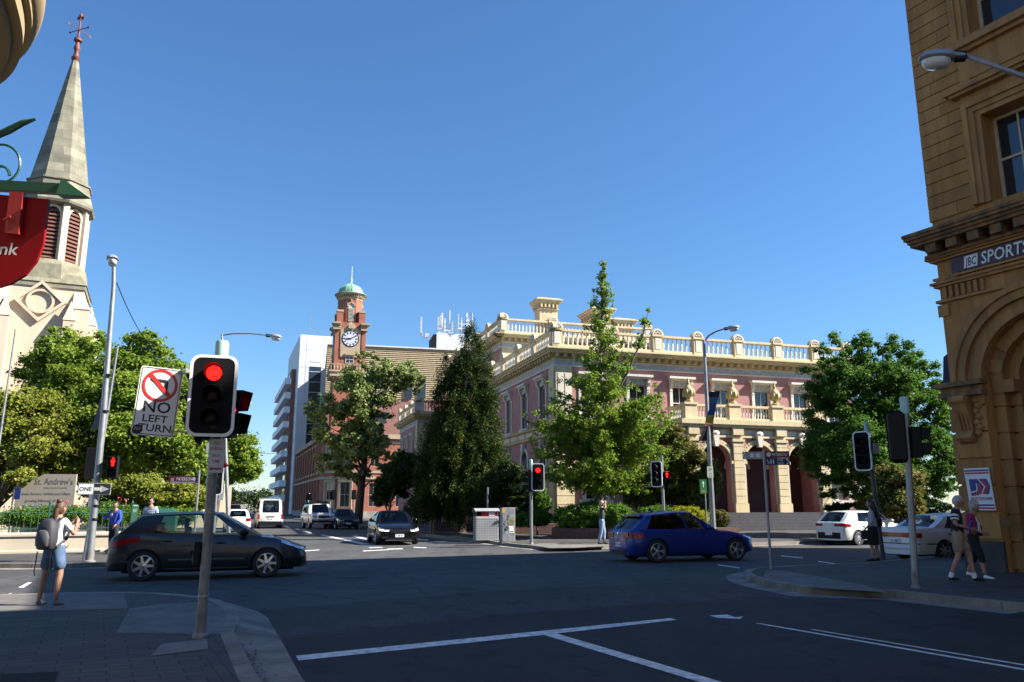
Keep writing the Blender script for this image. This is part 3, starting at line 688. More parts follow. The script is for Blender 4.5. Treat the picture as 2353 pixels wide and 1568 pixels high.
ct = thing('clock_tower', 'tall red brick clock tower with green copper dome and white clock face', 'tower', (-23.55,112.6,.1), R(17))
zc = lambda y: A(805, y, 110.4).z
W2 = 2.15
mb = MB(); mb.box(-W2+.12,-W2+.12,0,W2-.12,W2-.12,zc(742))
for sx in (-1,1):
    for sy in (-1,1): mb.box(sx*W2-.55 if sx > 0 else -W2, sy*W2-.55 if sy > 0 else -W2, 0, W2 if sx > 0 else -W2+.55, W2 if sy > 0 else -W2+.55, zc(748))
mb.build('shaft', BRICK, ct)
mb = MB()
for z, e in ((zc(744),.5),(zc(747),.38),(zc(757),.3),(zc(752),.15)):
    for sx in (-1,1):
        for sy in (-1,1): mb.box(sx*W2-(.75 if sx > 0 else e), sy*W2-(.75 if sy > 0 else e), z-.22, sx*W2+(e if sx > 0 else .75), sy*W2+(e if sy > 0 else .75), z)
for a in range(4):
    M_ = Matrix.Rotation(a*math.pi/2,4,'Z'); mb.T = lambda x, y, z, M_=M_: M_ @ Vector((x,y,z))
    zk = zc(780); y = -W2+.1
    mb.extr([(-1.35,y,zc(822)),(1.35,y,zc(822)),(1.4,y,zc(762)),(.0,y,zc(740)),(-1.4,y,zc(762))], (0,-.14,0)); mb.box(-.35,y-.4,zc(757),.35,y,zc(748)); mb.box(-.7,y-.3,zc(818),.7,y,zc(814))
mb.build('stone_dressing', STONE, ct)
zk = zc(780)
CLK = mat('clock_dial', (.55,.55,.64), .4, var=.06); CLKD = mat('clock_dark', (.02,.02,.025), .4)
for a in (0, math.pi*1.5):
    M_ = Matrix.Rotation(a,4,'Z'); mb = MB(); mb.T = lambda x, y, z, M_=M_: M_ @ Vector((x,y,z)); y = -W2-.04
    mb.lathe([(0,0)],(0,0,0)) if False else None
    def cdisc(r, d, n=32): mb.extr([(r*math.cos(2*math.pi*k/n), y, zk+r*math.sin(2*math.pi*k/n)) for k in range(n)], (0,-d,0))
    mb.cur = 1; cdisc(1.22,.03); mb.cur = 0; cdisc(1.06,.05); mb.cur = 1
    for k in range(60):
        t = 2*math.pi*k/60; mb.bc((1.1*math.cos(t), y-.045, zk+1.1*math.sin(t)), (.05,.012,.02), 0, 0, -t) if False else None
    for k in range(12):
        t = 2*math.pi*k/12
        for q in (-.05, .05):
            c = Vector((.86*math.cos(t)-q*math.sin(t), y-.055, zk+.86*math.sin(t)+q*math.cos(t))); u = Vector((math.cos(t),0,math.sin(t))); v = Vector((-math.sin(t),0,math.cos(t)))
            mb.extr([c-u*.15-v*.035, c+u*.15-v*.035, c+u*.15+v*.035, c-u*.15+v*.035], (0,-.012,0))
    o = mb.build('clock_face', [CLK, CLKD], ct)
    for nm, ang, ln, wd in (('hour_hand', 183, .7, .1), ('minute_hand', 30, 1.0, .06)):
        t = R(ang); u = Vector((math.cos(t),0,math.sin(t))); v = Vector((-math.sin(t),0,math.cos(t))); c = Vector((0,y-.09,zk)); m2 = MB(); m2.T = mb.T
        m2.extr([c-u*.2-v*wd*.6, c+u*ln*.7-v*wd, c+u*ln, c+u*ln*.7+v*wd, c-u*.2+v*wd*.6], (0,-.03,0)); m2.build(nm, CLKD, o)
mb = MB()                                            # balcony
mb.box(-W2-.5,-W2-.5,zc(868),W2+.5,W2+.5,zc(858)); mb.box(-W2-.65,-W2-.65,zc(858),W2+.65,W2+.65,zc(854)); mb.box(-W2-.5,-W2-.5,zc(840)-.12,W2+.5,-W2-.3,zc(840)); mb.box(-W2-.5,-W2-.5,zc(840)-.12,-W2-.3,W2+.5,zc(840))
for k in range(12): x = -W2-.4+k*.44; mb.lathe([(.06,0),(.12,.4),(.06,.95)], (x,-W2-.4,zc(854)), 6); mb.lathe([(.06,0),(.12,.4),(.06,.95)], (-W2-.4,x,zc(854)), 6)
mb.build('balcony', STONE, ct)
sash(lambda s, d, z: (s,-W2-d+.12,z), ct, 0, zc(846)+.6, zc(818), 1.15, IVORY, depth=.0, bars=1)
O8 = math.pi/8
zt0, zt1 = zc(742), zc(686)
mb = MB(); mb.lathe([(1.75,zt0),(1.75,zt1)], n=8, a0=O8)
for sx in (-1,1):
    for sy in (-1,1): mb.box(sx*1.55-.45,sy*1.55-.45,zt0,sx*1.55+.45,sy*1.55+.45,zt0+1.5)
mb.build('belvedere', BRICK, ct)
mb = MB()
for sx in (-1,1):
    for sy in (-1,1): mb.box(sx*1.55-.5,sy*1.55-.5,zt0+1.5,sx*1.55+.5,sy*1.55+.5,zt0+1.8)
for k in range(4):
    M_ = Matrix.Rotation(k*math.pi/2,4,'Z'); mb.T = lambda x, y, z, M_=M_: M_ @ Vector((x,y,z))
    F_ = lambda s, d, z: (s, -1.62-d, z); mb2 = mb
    rs = []
    for i in range(13):
        t = R(180*i/12); rs.append([(-math.cos(t)*.42,-1.6,zt1-1.1+math.sin(t)*.42),(-math.cos(t)*.62,-1.6,zt1-1.1+math.sin(t)*.62),(-math.cos(t)*.62,-1.78,zt1-1.1+math.sin(t)*.62),(-math.cos(t)*.42,-1.78,zt1-1.1+math.sin(t)*.42)])
    mb.loft(rs); mb.box(-.08,-1.8,zt1-.6,.08,-1.6,zt1)
mb.T = None; mb.lathe([(1.8,zt1-.05),(1.85,zt1+.15),(2.0,zt1+.3),(2.0,zt1+.36)], n=8, a0=O8); mb.lathe([(2.2,zt1+.62),(2.3,zt1+.8),(2.3,zt1+.86)], n=8, a0=O8)
for k in range(40): t = 2*math.pi*k/40; mb.bc((1.95*math.cos(t),1.95*math.sin(t),zt1+.5), (.14,.14,.28), t)
mb.lathe([(1.85,zt1+.35),(1.85,zt1+.65)], n=8, a0=O8)
mb.build('stone_dressing', STONE, ct)
LOUV = mat('pale_louvre', (.45,.44,.36), .7)
for k in range(4):
    M_ = Matrix.Rotation(k*math.pi/2,4,'Z'); mb = MB(); mb.T = lambda x, y, z, M_=M_: M_ @ Vector((x,y,z))
    mb.extr([(-.4,-1.6,zt0+.2),(.4,-1.6,zt0+.2)]+[(.42*math.cos(R(15*i)),-1.6,zt1-1.1+.42*math.sin(R(15*i))) for i in range(13)], (0,-.05,0))
    for i in range(10): z = zt0+.3+i*.2; mb.box(-.4,-1.72,z,.4,-1.65,z+.06)
    mb.build('louvre', LOUV, ct)
COPPER = mat('green_copper', (.20,.36,.27), .6, .1, var=.12, scale=1.2)
zd0, zd1 = zt1+.86, zc(646); hd = zd1-zd0
mb = MB(); mb.lathe([(2.35,zd0-.03),(2.3,zd0+.06),(1.75,zd0+.12)]+[(1.75*math.cos(R(a)), zd0+.3+(hd-.3)*math.sin(R(a))) for a in range(0,86,8)]+[(.1,zd1)], n=24)
for k in range(12):
    t = 2*math.pi*k/12; mb.tube([(1.77*math.cos(R(a))*math.cos(t),1.77*math.cos(R(a))*math.sin(t), zd0+.3+(hd-.3)*1.01*math.sin(R(a))) for a in range(0,86,12)], .035, 4)
mb.build('dome', COPPER, ct, smooth=50)
mb = MB(); mb.lathe([(.16,zd1-.1),(.2,zd1+.1),(.09,zd1+.3),(.16,zd1+.6),(.06,zd1+.9),(.05,zc(604))], n=8); mb.build('flagpole', mat('pale_pole',(.6,.6,.58),.5), ct)

# ================================================================== background blocks
HIW = mat('white_panel', (.60,.61,.61), .55, var=.04, scale=.4)
hb = thing('highrise', 'white high rise with brick balconied flank behind the clock tower', 'building', (-44.8,165,.1), AQ)
zh = lambda y: A(690, y, 165).z
mb = MB(); mb.box(0,0,0,10,30,zh(770)); mb.build('wall', HIW, hb)
mb = MB()
for k in range(9): mb.box(-.02,-.03,3.9*k+3,10,0,3.9*k+3.05) 
for k in range(3): mb.box(1.4+k*3.6,-.035,0,1.45+k*3.6,0,zh(770))
mb.build('panel_joint', mat('joint_grey',(.4,.42,.44),.7), hb)
mb = MB(); mb.box(2.2,-.06,2,4.6,0,zh(842)); o = mb.build('window_strip', WINDOW, hb)
mb = MB()
for k in range(14): z = 3+k*2.2; mb.box(2.2,-.1,z,4.6,-.06,z+.1)
mb.build('frame', HIW, o)
zr = zh(846); nf = int(zr/3.1)
mb = MB(); mb.box(-.9,6,0,0,40,zr+.6); mb.build('brick_flank', brickmat('flank_brick', (.33,.12,.085), (.28,.10,.07), (.25,.17,.14), .24,.085,.01), hb)
for k in range(nf):
    z = 2.6+k*3.1
    mb = MB(); mb.box(-2.2,5.6,z,-.9,40,z+1.3); mb.build('balcony', mat('balcony_white',(.82,.81,.79),.6,var=.05), hb)
    mb = MB(); mb.box(-.95,8+(k*7%3),z+1.4,-.92,14,z+2.9); mb.build('window', WINDOW, hb)
mb = MB()
for y in (3,6,9): mb.tube([(y,1,zh(770)),(y,1,zh(770)+1.1)], .04, 5)
mb.tube([(3,1,zh(770)+1.1),(9.5,1,zh(770)+1.1)], .04, 5); mb.tube([(2,2,zh(770)),(2,2,zh(710))], .05, 5); mb.build('roof_rail', GALV, hb)
LOUVB = mat('tan_louvre', (.36,.275,.16), .6, var=.08, scale=1)
ob = thing('office_block', 'brick office block with tan louvred top storey behind the clock tower', 'building', (-33,140,.1), R(14))
zo = lambda y: A(900, y, 141).z
mb = MB(); mb.box(0,0,0,70,30,zo(915)); mb.build('wall', brickmat('pink_brick', (.36,.15,.11), (.30,.12,.09), (.28,.2,.17), .24,.085,.01), ob)
mb = MB(); z0, z1 = zo(915), zo(796); n = 26; mb.box(.1,.1,z0,70,30,z1)
for k in range(n): z = z0+(z1-z0)*k/n; mb.extr([(-.1,.1,z+.05),(-.1,-.05,z+.05),(-.1,.1,z+(z1-z0)/n)], (70.2,0,0))
mb.build('louvre', LOUVB, ob)
for x in (14.2,16.6,24,33,36,45): mb = MB(); mb.box(x,-.3,zo(912),x+1.1,.0,zo(862) if x < 30 else zo(850)); mb.build('window', WINDOW, ob)
for x in (4,9,20,30): 
    for q in range(4): mb = MB(); mb.box(x,-.06,3+q*4.4,x+1.8,0,5+q*4.4); mb.build('window', WINDOW, ob)
mb = MB(); mb.box(-.1,-.25,z1,70.2,30,z1+.25); mb.build('coping', HIW, ob)
pl = MB(); pl.box(21.0,10,z1,29,16,z1+5.4); pl.build('plant_room', mat('plant_grey',(.5,.51,.53),.5,var=.05), ob)
mb = MB(); mb.box(20.4,9.6,z1,21.0,16,z1+5.0); mb.build('plant_louvre', BLACKM, ob)
am = MB(); zt = z1+5.4
for k in range(12):
    t = 2*math.pi*k/12; x, y = 25.3+3.5*math.cos(t), 13+3.5*math.sin(t)
    am.tube([(x,y,zt+.6),(x,y,zt+2.2)], .06, 5); am.bc((x,y,zt+2.6+(k%3)*.4), (.3,.2,2.8), t)
ring = [(25.3+3.5*math.cos(2*math.pi*k/16), 13+3.5*math.sin(2*math.pi*k/16), zt+1) for k in range(17)]
am.tube(ring, .09, 5); am.tube([(p[0],p[1],p[2]+1) for p in ring], .07, 5)
for k in range(0,16,2): am.tube([ring[k],(25.3,13,zt)], .07, 5); am.tube([ring[k],(ring[k+1][0],ring[k+1][1],zt+2)], .05, 5)
am.tube([(20.5,12,zt-1),(18.4,12,zt-.4),(18.4,12,zt+.5)], .08, 5); am.bc((18.2,12,zt+1.6), (.35,.25,3.8)); am.bc((19.4,12,zt-.2), (.8,.5,.8))
o = am.build('phone_mast', mat('mast_white',(.42,.42,.44),.5), None); o.matrix_world = Matrix.Translation((-33,140,.1)) @ Matrix.Rotation(R(14),4,'Z')
tag(o, 'ring of white phone antennas on the grey plant room roof', 'antenna mast')
# ================================================================== sandstone corner building (right)
SAND = mat('brown_sandstone', (.37,.185,.055), .85, isl=.14, streak=.28, var=.13, scale=.8, bump=.15, bscale=35)
SANDL = mat('smooth_sandstone', (.36,.185,.06), .8, isl=.06, streak=.3, var=.1, scale=1.5, bump=.06)
SANDW = mat('weathered_sandstone', (.31,.16,.06), .9, streak=.4, var=.3, scale=4, c2=(.10,.075,.05))
PLINTH = mat('dark_basalt', (.05,.045,.04), .8, var=.2, scale=2, bump=.2)
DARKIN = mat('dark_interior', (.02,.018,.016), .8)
CREAMW = mat('cream_timber', (.52,.44,.28), .55, var=.06)
K = (10.9,19.6); AK = math.atan2(-.882,.471)
sb = thing('sandstone_building', 'tall brown sandstone corner building with banded courses, deep windows and an arched doorway', 'building', (K[0],K[1],.1), AK)
FS = lambda s, d, z: (s,-d,z)
FT = lambda s, d, z: (-d,s,z)
BL, BH = 11.4, 18.0
AC, ASP = 2.3, 4.45
bays = [2.75, 7.6]
holes = [(b-1.15,b+1.15,8.75,11.0) for b in bays]+[(b-1.15,b+1.15,13.1,15.5) for b in bays]+[(c-1.45,c+1.45,.0,ASP+1.45,1) for c in (AC,7.6)]
mb = FM(FS); wall(mb, lambda *a: a, 0, BL, 0, BH, holes, .5)
mb.T = FT; wall(mb, lambda *a: a, 0, 24, 0, BH, [(s-1,s+1,8.75,11) for s in (4,9,14,19)])
mb.T = None; mb.face([(.05,.05,BH),(BL,.05,BH),(BL,24,BH),(.05,24,BH)]); mb.box(BL-.3,.4,0,BL,24,BH); mb.box(.3,23.7,0,BL,24,BH)
for s0, s1 in ((-.04,1.2),(4.35,6.05),(9.2,BL)):       # banded masonry courses, each stone a little different in length
    rnd = random.Random(int(s0*10)+5)
    for z0, z1 in ((8.72,BH),):
        z = z0
        while z < z1-.1:
            x = s0+.0; js = [s0]+([s0+(s1-s0)*rnd.uniform(.35,.7)] if rnd.random() < .7 else [])+[s1]
            for a, b in zip(js, js[1:]): mb.T = FS; mb.box(a+.004,0,z,b-.004,.045,z+.315)
            z += .34
mb.T = FT; z = 8.72
while z < BH-.1: mb.box(.0,0,z,24,.045,z+.315); z += .34
mb.T = FS; z = .78                                      # piers beside the arch
while z < 4.1: 
    mb.box(-.06,0,z,.85,.07,z+.575); mb.box(3.75,0,z,6.15,.07,z+.575); mb.box(9.05,0,z,BL,.07,z+.575); z += .625
mb.T = FT; z = .78
while z < 4.1: mb.box(0,0,z,24,.05,z+.6); z += .625
mb.build('wall', SAND, sb)
mb = FM(FS); mb.box(-.08,0,.0,.88,.1,.72); mb.box(3.7,0,0,6.2,.1,.72); mb.box(9,0,0,BL,.1,.72); mb.T = FT; mb.box(-.0,0,0,24,.1,.72); mb.build('plinth', PLINTH, sb)
mb = FM(FS)
for c in (AC, 7.6):
    arch_ring(mb, c, ASP, 1.46, 1.78, -.02, .10, 24); arch_ring(mb, c, ASP, 1.78, 2.1, -.02, .22, 24); arch_ring(mb, c, ASP, 1.98, 2.12, .2, .28, 24)
    arch_ring(mb, c, ASP, 1.16, 1.44, -.5, -.24, 24); arch_ring(mb, c, ASP, .92, 1.18, -.9, -.5, 24)
    for q in (-1,1):
        a = c+q*1.44; b = c+q*1.16; e = c+q*.92
        for k in range(7): z = .1+k*.625; mb.box(min(a,b),-.5,z,max(a,b),-.24,min(z+.58,ASP-.3)); mb.box(min(e,b),-.9,z,max(e,b),-.5,min(z+.58,ASP-.3))
        mb.box(min(a,b)+.03,-.5,.0,max(a,b)-.03,-.28,ASP-.3); mb.box(min(e,b)+.03,-.9,0,max(e,b)-.03,-.54,ASP-.3)
        mb.box(min(c+q*.9,c+q*1.44),-.9,ASP-.3,max(c+q*.9,c+q*1.44),-.22,ASP)
    for k in range(7): t = R(15+25*k); mb.bc((c-1.3*math.cos(t),-.22,ASP+1.3*math.sin(t)), (.30,.05,.30), 0, 0, t)
mb.build('arch_moulding', SANDL, sb)
mb = FM(FS); mb.box(-.22,-.0,ASP-.32,.9,.22,ASP-.2); mb.box(-.16,0,ASP-.2,.87,.16,ASP-.05); mb.box(-.28,0,ASP-.08,.92,.3,ASP+.04); mb.box(3.7,0,ASP-.3,6.2,.2,ASP); mb.T = FT; mb.box(0,0,ASP-.32,24,.22,ASP-.2); mb.box(0,0,ASP-.08,24,.3,ASP+.04); mb.build('impost', SANDW, sb)
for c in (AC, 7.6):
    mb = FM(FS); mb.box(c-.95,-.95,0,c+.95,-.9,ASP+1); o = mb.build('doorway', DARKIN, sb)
mb = FM(FS)                                             # scrolled bracket under the impost
prof = [(0,4.12),(.34,4.12),(.36,3.95),(.26,3.75),(.16,3.5),(.13,3.3),(.20,3.18),(.2,3.05),(.08,2.98),(0,2.98)]
mb.add([(.16,p[0],p[1]) for p in prof]+[(.52,p[0],p[1]) for p in prof], [tuple(range(9,-1,-1)), tuple(range(10,20))]+[(i,(i+1)%10,10+(i+1)%10,10+i) for i in range(10)])
mb.tube([(.14,.33,4.03),(.54,.33,4.03)], .1, 10); mb.tube([(.14,.17,3.15),(.54,.17,3.15)], .09, 10)
for k in range(7): mb.ell((.62+.05*(k%2),.08,4.0-.13*k), (.1,.08,.08), 7, 5)
for x in (.25,.34,.43): mb.tube([(x,.3,3.9),(x,.2,3.5),(x,.16,3.3)], .02, 5)
mb.build('bracket', SANDL, sb)
mb = FM(FS); z = 0
for z0, z1, e in ((6.55,6.62,.09),(6.95,7.02,.1),(7.02,7.08,.16),(7.14,7.2,.1),(7.62,7.68,.12),(7.68,7.74,.2)):
    mb.box(-e,0,z0,BL,e,z1); mb.T = FT; mb.box(0,0,z0,24,e,z1); mb.T = FS
for k in range(26): mb.box(.12+k*.16,0,6.64,.2+k*.16,.07,6.93) if k < 7 else None
for c in ((.08,.1,7.13),(.2,.1,7.1),(.32,.09,7.14),(.42,.08,7.11),(.52,.07,7.16)): mb.ell(c, (.09,.07,.07), 7, 5)
mb.box(-.08,0,6.2,.2,.05,6.5)
mb.build('entablature', SANDL, sb)
mb = FM(FS)
for F, L0 in ((FS,BL),(FT,24)):
    mb.T = F; q = 1 if F is FS else 0; e_s = 1 if q else .55
    for z0, z1, e in ((7.72,7.80,.26),(8.02,8.10,.56),(8.10,8.18,.62),(8.18,8.26,.70),(8.26,8.34,.74)): mb.box(-e*q*.55,0,z0,L0,e*e_s,z1)
    mb.loft([[(-.41*q,0,8.34),(L0,0,8.34),(L0,.74*e_s,8.34),(-.41*q,.74*e_s,8.34)],[(0,0,8.46),(L0,0,8.46),(L0,.1,8.46),(-.1*q,.1,8.46)]])
    k = 0
    while k*.55 < L0: mb.box(.04+k*.55,0,7.80,.32+k*.55,.48*e_s,8.02); k += 1
mb.build('cornice', SANDW, sb)
for b in bays:
    for z0, z1 in ((8.75,11.0),(13.1,15.5)):
        o = sash(FS, sb, b, z0, z1, 2.3, CREAMW, bars=3 if z0 < 9 else 1, depth=.5)
        mb = FM(FS)
        for q in (-1,1):
            for e0, e1, d in ((1.15,1.28,.09),(1.28,1.42,.14),(1.42,1.56,.2)): x0, x1 = sorted((b+q*e0,b+q*e1)); mb.box(x0,0,z0,x1,d,z1+e1-1.15)
        for e0, e1, d in ((0,.13,.09),(.13,.27,.14),(.27,.41,.2)): mb.box(b-1.15-e0,0,z1+e0,b+1.15+e0,d,z1+e1)
        zz = z1+.41
        mb.box(b-1.6,0,zz,b+1.6,.1,zz+.22); mb.box(b-1.75,0,zz+.22,b+1.75,.3,zz+.3); mb.box(b-1.85,0,zz+.3,b+1.85,.38,zz+.38)
        if z0 < 9:
            mb.box(b-1.55,0,zz+.45,b+1.55,.08,12.75); mb.box(b-1.3,.08,zz+.62,b+1.3,.12,12.6); mb.box(b-1.7,0,12.75,b+1.7,.22,12.85); mb.box(b-1.8,0,12.85,b+1.8,.34,13.0); mb.box(b-1.7,0,13.0,b+1.7,.26,13.1)
        mb.build('surround', SANDL, o)
for q in range(4):
    sash(FT, sb, 4+5*q, 8.75, 11, 2, CREAMW, bars=1, depth=.25)
mb = FM(FS); mb.box(-.5,0,BH-.5,BL,.6,BH); mb.T = FT; mb.box(0,0,BH-.5,24,.6,BH); mb.build('parapet', SANDL, sb)
# shop fascia sign and hanging panel
SIGNP = mat('fascia_purple', (.05,.014,.028), .5)
SIGNW = mat('sign_white', (.72,.72,.72), .5, var=.03)
sg = thing('shop_sign', 'long dark purple shop fascia sign with white block capitals below the cornice', 'sign', (K[0],K[1],.1), AK)
mb = FM(FS); mb.box(.42,.02,7.22,5.2,.08,7.6); mb.build('panel', SIGNP, sg)
mb = FM(FS); mb.extr([(.74,.085,7.26),(1.08,.085,7.26),(1.12,.085,7.56),(.78,.085,7.56)], (0,.006,0)); mb.build('logo_plate', SIGNW, sg)
mb = FM(FS); w_ = text_geo('JBC', .3)[2]; text(mb, 'JBC', .30, lambda x, z: (.925+x,.095,7.305+z), True, .26/w_, .12); mb.build('logo_lettering', SIGNP, sg)
mb = FM(FS); w_ = text_geo('SPORTS', .42)[2]; text(mb, 'SPORTS', .42, lambda x, z: (1.17+x,.095,7.265+z), False, 1.12/w_, .12); mb.build('lettering', SIGNW, sg)
sp = thing('shop_sign', 'white square sports shop sign with blue and red arrow emblem on the sandstone pier', 'sign', (K[0],K[1],.1), AK)
BLUE = mat('sign_blue', (.025,.04,.20), .5); RED = mat('sign_red', (.45,.025,.035), .5)
X0, Z0, SW, SH = .17, 1.42, .60, .98
fq = lambda x, z: (X0+x*SW+.06*(1-z), .10, Z0+z*SH)
def sq(mb, pts, d): mb.add([(fq(*p)[0], .10+d, fq(*p)[2]) for p in pts], [tuple(range(len(pts)))])
mb = FM(FS); mb.extr([(*fq(x,z),) for x, z in ((0,0),(1,0),(1,1),(0,1))], (0,.03,0)); mb.build('panel', SIGNW, sp)
mb = FM(FS)
sq(mb, [(.02,.92),(.98,.92),(.98,.96),(.02,.96)], .034); sq(mb, [(.02,.1),(.98,.1),(.98,.14),(.02,.14)], .034)
sq(mb, [(.14,.38),(.86,.38),(.95,.56),(.86,.74),(.14,.74)], .034); mb.build('blue_stripe', BLUE, sp)
mb = FM(FS)
sq(mb, [(.02,.86),(.98,.86),(.98,.90),(.02,.90)], .034); sq(mb, [(.02,.03),(.98,.03),(.98,.07),(.02,.07)], .034)
sq(mb, [(.14,.38),(.40,.41),(.48,.48),(.48,.62),(.58,.62),(.58,.42),(.45,.36),(.14,.34)][::-1], .037)
sq(mb, [(.52,.74),(.66,.74),(.88,.56),(.72,.38),(.60,.38),(.76,.56)], .037); text(mb, 'SPORTS', .105, lambda x, z: (fq(.10,0)[0]-.03+x, .137, Z0+.235*SH+z), False, .72); mb.build('red_stripe', RED, sp)
mb = FM(FS)
sq(mb, [(.14,.41),(.38,.435),(.44,.49),(.44,.64),(.40,.64),(.40,.5),(.35,.46),(.14,.44)][::-1], .04); sq(mb, [(.48,.74),(.52,.74),(.76,.56),(.60,.38),(.56,.38),(.71,.56)], .04); mb.build('white_stripe', SIGNW, sp)
mb = FM(FS); text(mb, 'POWER', .105, lambda x, z: (fq(.54,0)[0]-.03+x, .137, Z0+.235*SH+z), False, .72); mb.build('lettering', BLUE, sp)
mb = FM(FS); mb.lathe([(.01,0)], (0,0,0)) if False else None
mb.extr([(1.02+.09*math.cos(R(30*k)), .055, 1.15+.09*math.sin(R(30*k))) for k in range(12)], (0,.02,0)); mb.build('vent', SANDW, sb)
# awning edge round the corner of the sandstone building
mb = FM(FT); mb.add([(.6,.02,5.6),(.6,.5,5.3),(.6,.62,4.4),(.6,.0,4.4),(4,.02,5.6),(4,.5,5.3),(4,.62,4.4),(4,0,4.4)], [(0,1,2,3),(7,6,5,4),(0,4,5,1),(1,5,6,2),(2,6,7,3)])
mb.build('awning', mat('navy_canvas',(.02,.025,.07),.8), sb)
# neighbours along the near street that shade it
nb = thing('unseen_building', 'plain brown sandstone neighbour further along the near street', 'building', (K[0],K[1],.1), AK)
mb = FM(FS); wall(mb, lambda *a: a, 11.42, 27, 0, 19.7, [(12.2,13.4,5,7),(12.2,13.4,9,11.2)]); mb.T = None; mb.box(11.42,.4,0,27,24,19.7); mb.build('wall', SAND, nb); 
nb = thing('unseen_building', 'tall rendered neighbour at the end of the near street', 'building', (K[0],K[1],.1), AK)
mb = FM(FS); wall(mb, lambda *a: a, 27.02, 60, 0, 22, [(29+4*k,30.6+4*k,z,z+2.2) for k in range(7) for z in (5,9,13,17)]); mb.T = None; mb.box(27.02,.4,0,60,24,22); mb.build('wall', mat('stone_render',(.42,.38,.32),.85,var=.1,scale=.6), nb)
mb = FM(FS)
for k in range(7):
    for z in (5,9,13,17): mb.face([(29+4*k,-.2,z),(30.6+4*k,-.2,z),(30.6+4*k,-.2,z+2.2),(29+4*k,-.2,z+2.2)])
mb.build('window', WINDOW, nb)

# ================================================================== near-left corner building
CB = thing('corner_building', 'cream corner building with rounded moulded cornice overhanging the top left of the street', 'building', (0,0,0))
SHOPC = mat('cream_stucco', (.36,.27,.14), .7, var=.1, scale=1.5); SHOPD = mat('brown_soffit', (.36,.27,.14), .7, var=.12, scale=2)
path = [(3.2,-7.4), (-3.86,5.73), (-4.17,6.42), (-4.46,6.84), (-4.80,7.20), (-5.25,7.50), (-5.9,7.72), (-6.6,7.70), (-7.6,7.3), (-16,3.0)]
path = [path[0]]+smooth_line(path[1:-1], 2)+[path[-1]]
pr = [(-.95,5.42),(-.72,5.42),(-.68,5.50),(-.5,5.50),(-.46,5.56),(-.14,5.58),(-.10,5.60),(-.08,5.68),(0,5.68),(.0,5.84),(.05,5.86),(.05,5.92),(.10,5.96),(.13,6.06),(.13,6.14),(-.95,6.3)]
offs = [(offset(path, .16-e), z) for e, z in pr]
mb = MB(); n = len(path)
mb.loft([[(*o[i],z) for o, z in offs] for i in range(n)]); mb.build('cornice', SHOPC, CB, smooth=35)
wl_ = offset(path, .88); il = offset(path, 3.3)
mb = MB(); mb.loft([[(*wl_[i],.1),(*wl_[i],5.45),(*il[i],5.45),(*il[i],.1)] for i in range(n)]); mb.build('wall', mat('low_bounce_wall',(.10,.085,.075),.7,var=.2), CB)  # unseen walls kept dark to cut light bounced across the street
mb = MB(); a_ = offset(path, .72); mb.loft([[(*wl_[i],6.25),(*wl_[i],15),(*il[i],15),(*il[i],6.25)] for i in range(n)]); mb.build('upper_wall', MATS['low_bounce_wall'], CB)  # unseen storeys, raised to hold sky light off the street
mb = MB(); mb.loft([[(*a_[i],3.2),(*a_[i],3.5),(*wl_[i],3.5),(*wl_[i],3.2)] for i in range(n)]); mb.build('string_course', SHOPD, CB)
mb = MB()
for t in (1.5,4.5,7.5,10.5):
    p = go((-4.83,5.2), (.47,-.88), t); q = go(p, (.47,-.88), 1.8); mb.extr([(p[0],p[1],.9),(q[0],q[1],.9),(q[0],q[1],3.0),(p[0],p[1],3.0)], (.05,.03,0))
mb.build('shop_window', WINDOW, CB)
eb = thing('unseen_building', 'rendered block added unseen behind the viewer to cut sky light on the near street', 'building', (16,-40,.1), R(-28))  # added out of view to hide low sky from the shaded street
mb = FM(FS); wall(mb, lambda *a: a, -50, 50, 0, 22, [(-48+5*k,-45.8+5*k,z,z+2.4) for k in range(19) for z in (5,9,13,17)]); mb.T = None; mb.box(-50,.4,0,50,20,22); mb.build('wall', MATS['stone_render'], eb)
eb.rotation_euler = (0,0,R(152))
# hanging red bank sign on its green bracket
YB = 7.0
GREENI = mat('bracket_green', (.02,.085,.048), .4, var=.1); REDS = mat('shield_red', (.24,.003,.008), .5, var=.08, scale=2, spec=.2); REDB = mat('strap_red', (.34,.025,.025), .4)
hs = thing('hanging_sign', 'red shield shaped bank sign hung from a green scrolled iron bracket', 'sign', (0,0,0))
mb = MB(); a, b = A(-60,420,YB), A(152,438,YB); dz = .045
mb.extr([a+Vector((-.5,.02,-dz)), b+Vector((0,.02,-dz)), b+Vector((0,.02,dz)), a+Vector((-.5,.02,dz))], (0,-.08,0))
mb.add([b+Vector((-.03,.03,-.075)), b+Vector((-.0,.03,.085)), A(206,455,YB)+Vector((0,.03,0)), b+Vector((-.03,-.10,-.075)), b+Vector((-.0,-.10,.085)), A(206,455,YB)+Vector((0,-.05,0))], [(0,1,2),(5,4,3),(0,3,4,1),(1,4,5,2),(2,5,3,0)])
def scroll(cx, cy, r0, r1, a0, a1, n=18): return [A(cx+(r0+(r1-r0)*i/n)*math.cos(R(a0+(a1-a0)*i/n)), cy-(r0+(r1-r0)*i/n)*math.sin(R(a0+(a1-a0)*i/n)), YB) for i in range(n+1)]
mb.tube(scroll(2,373,47,40,-80,100), .012, 6); mb.tube(scroll(0,400,22,16,-10,120), .014, 6)
mb.tube([A(-30,322,YB),A(20,300,YB),A(52,283,YB),A(82,274,YB)], [.03,.035,.03,.012], 6)
mb.build('bracket', GREENI, hs)
sh = [(-190,430),(112,458),(107,500),(99,560),(84,600),(58,632),(25,652),(0,660),(-50,668),(-120,650),(-180,560)]
mb = MB(); mb.extr([A(x,y,YB) for x, y in sh], (0,.03,0)); mb.build('shield', REDS, hs)
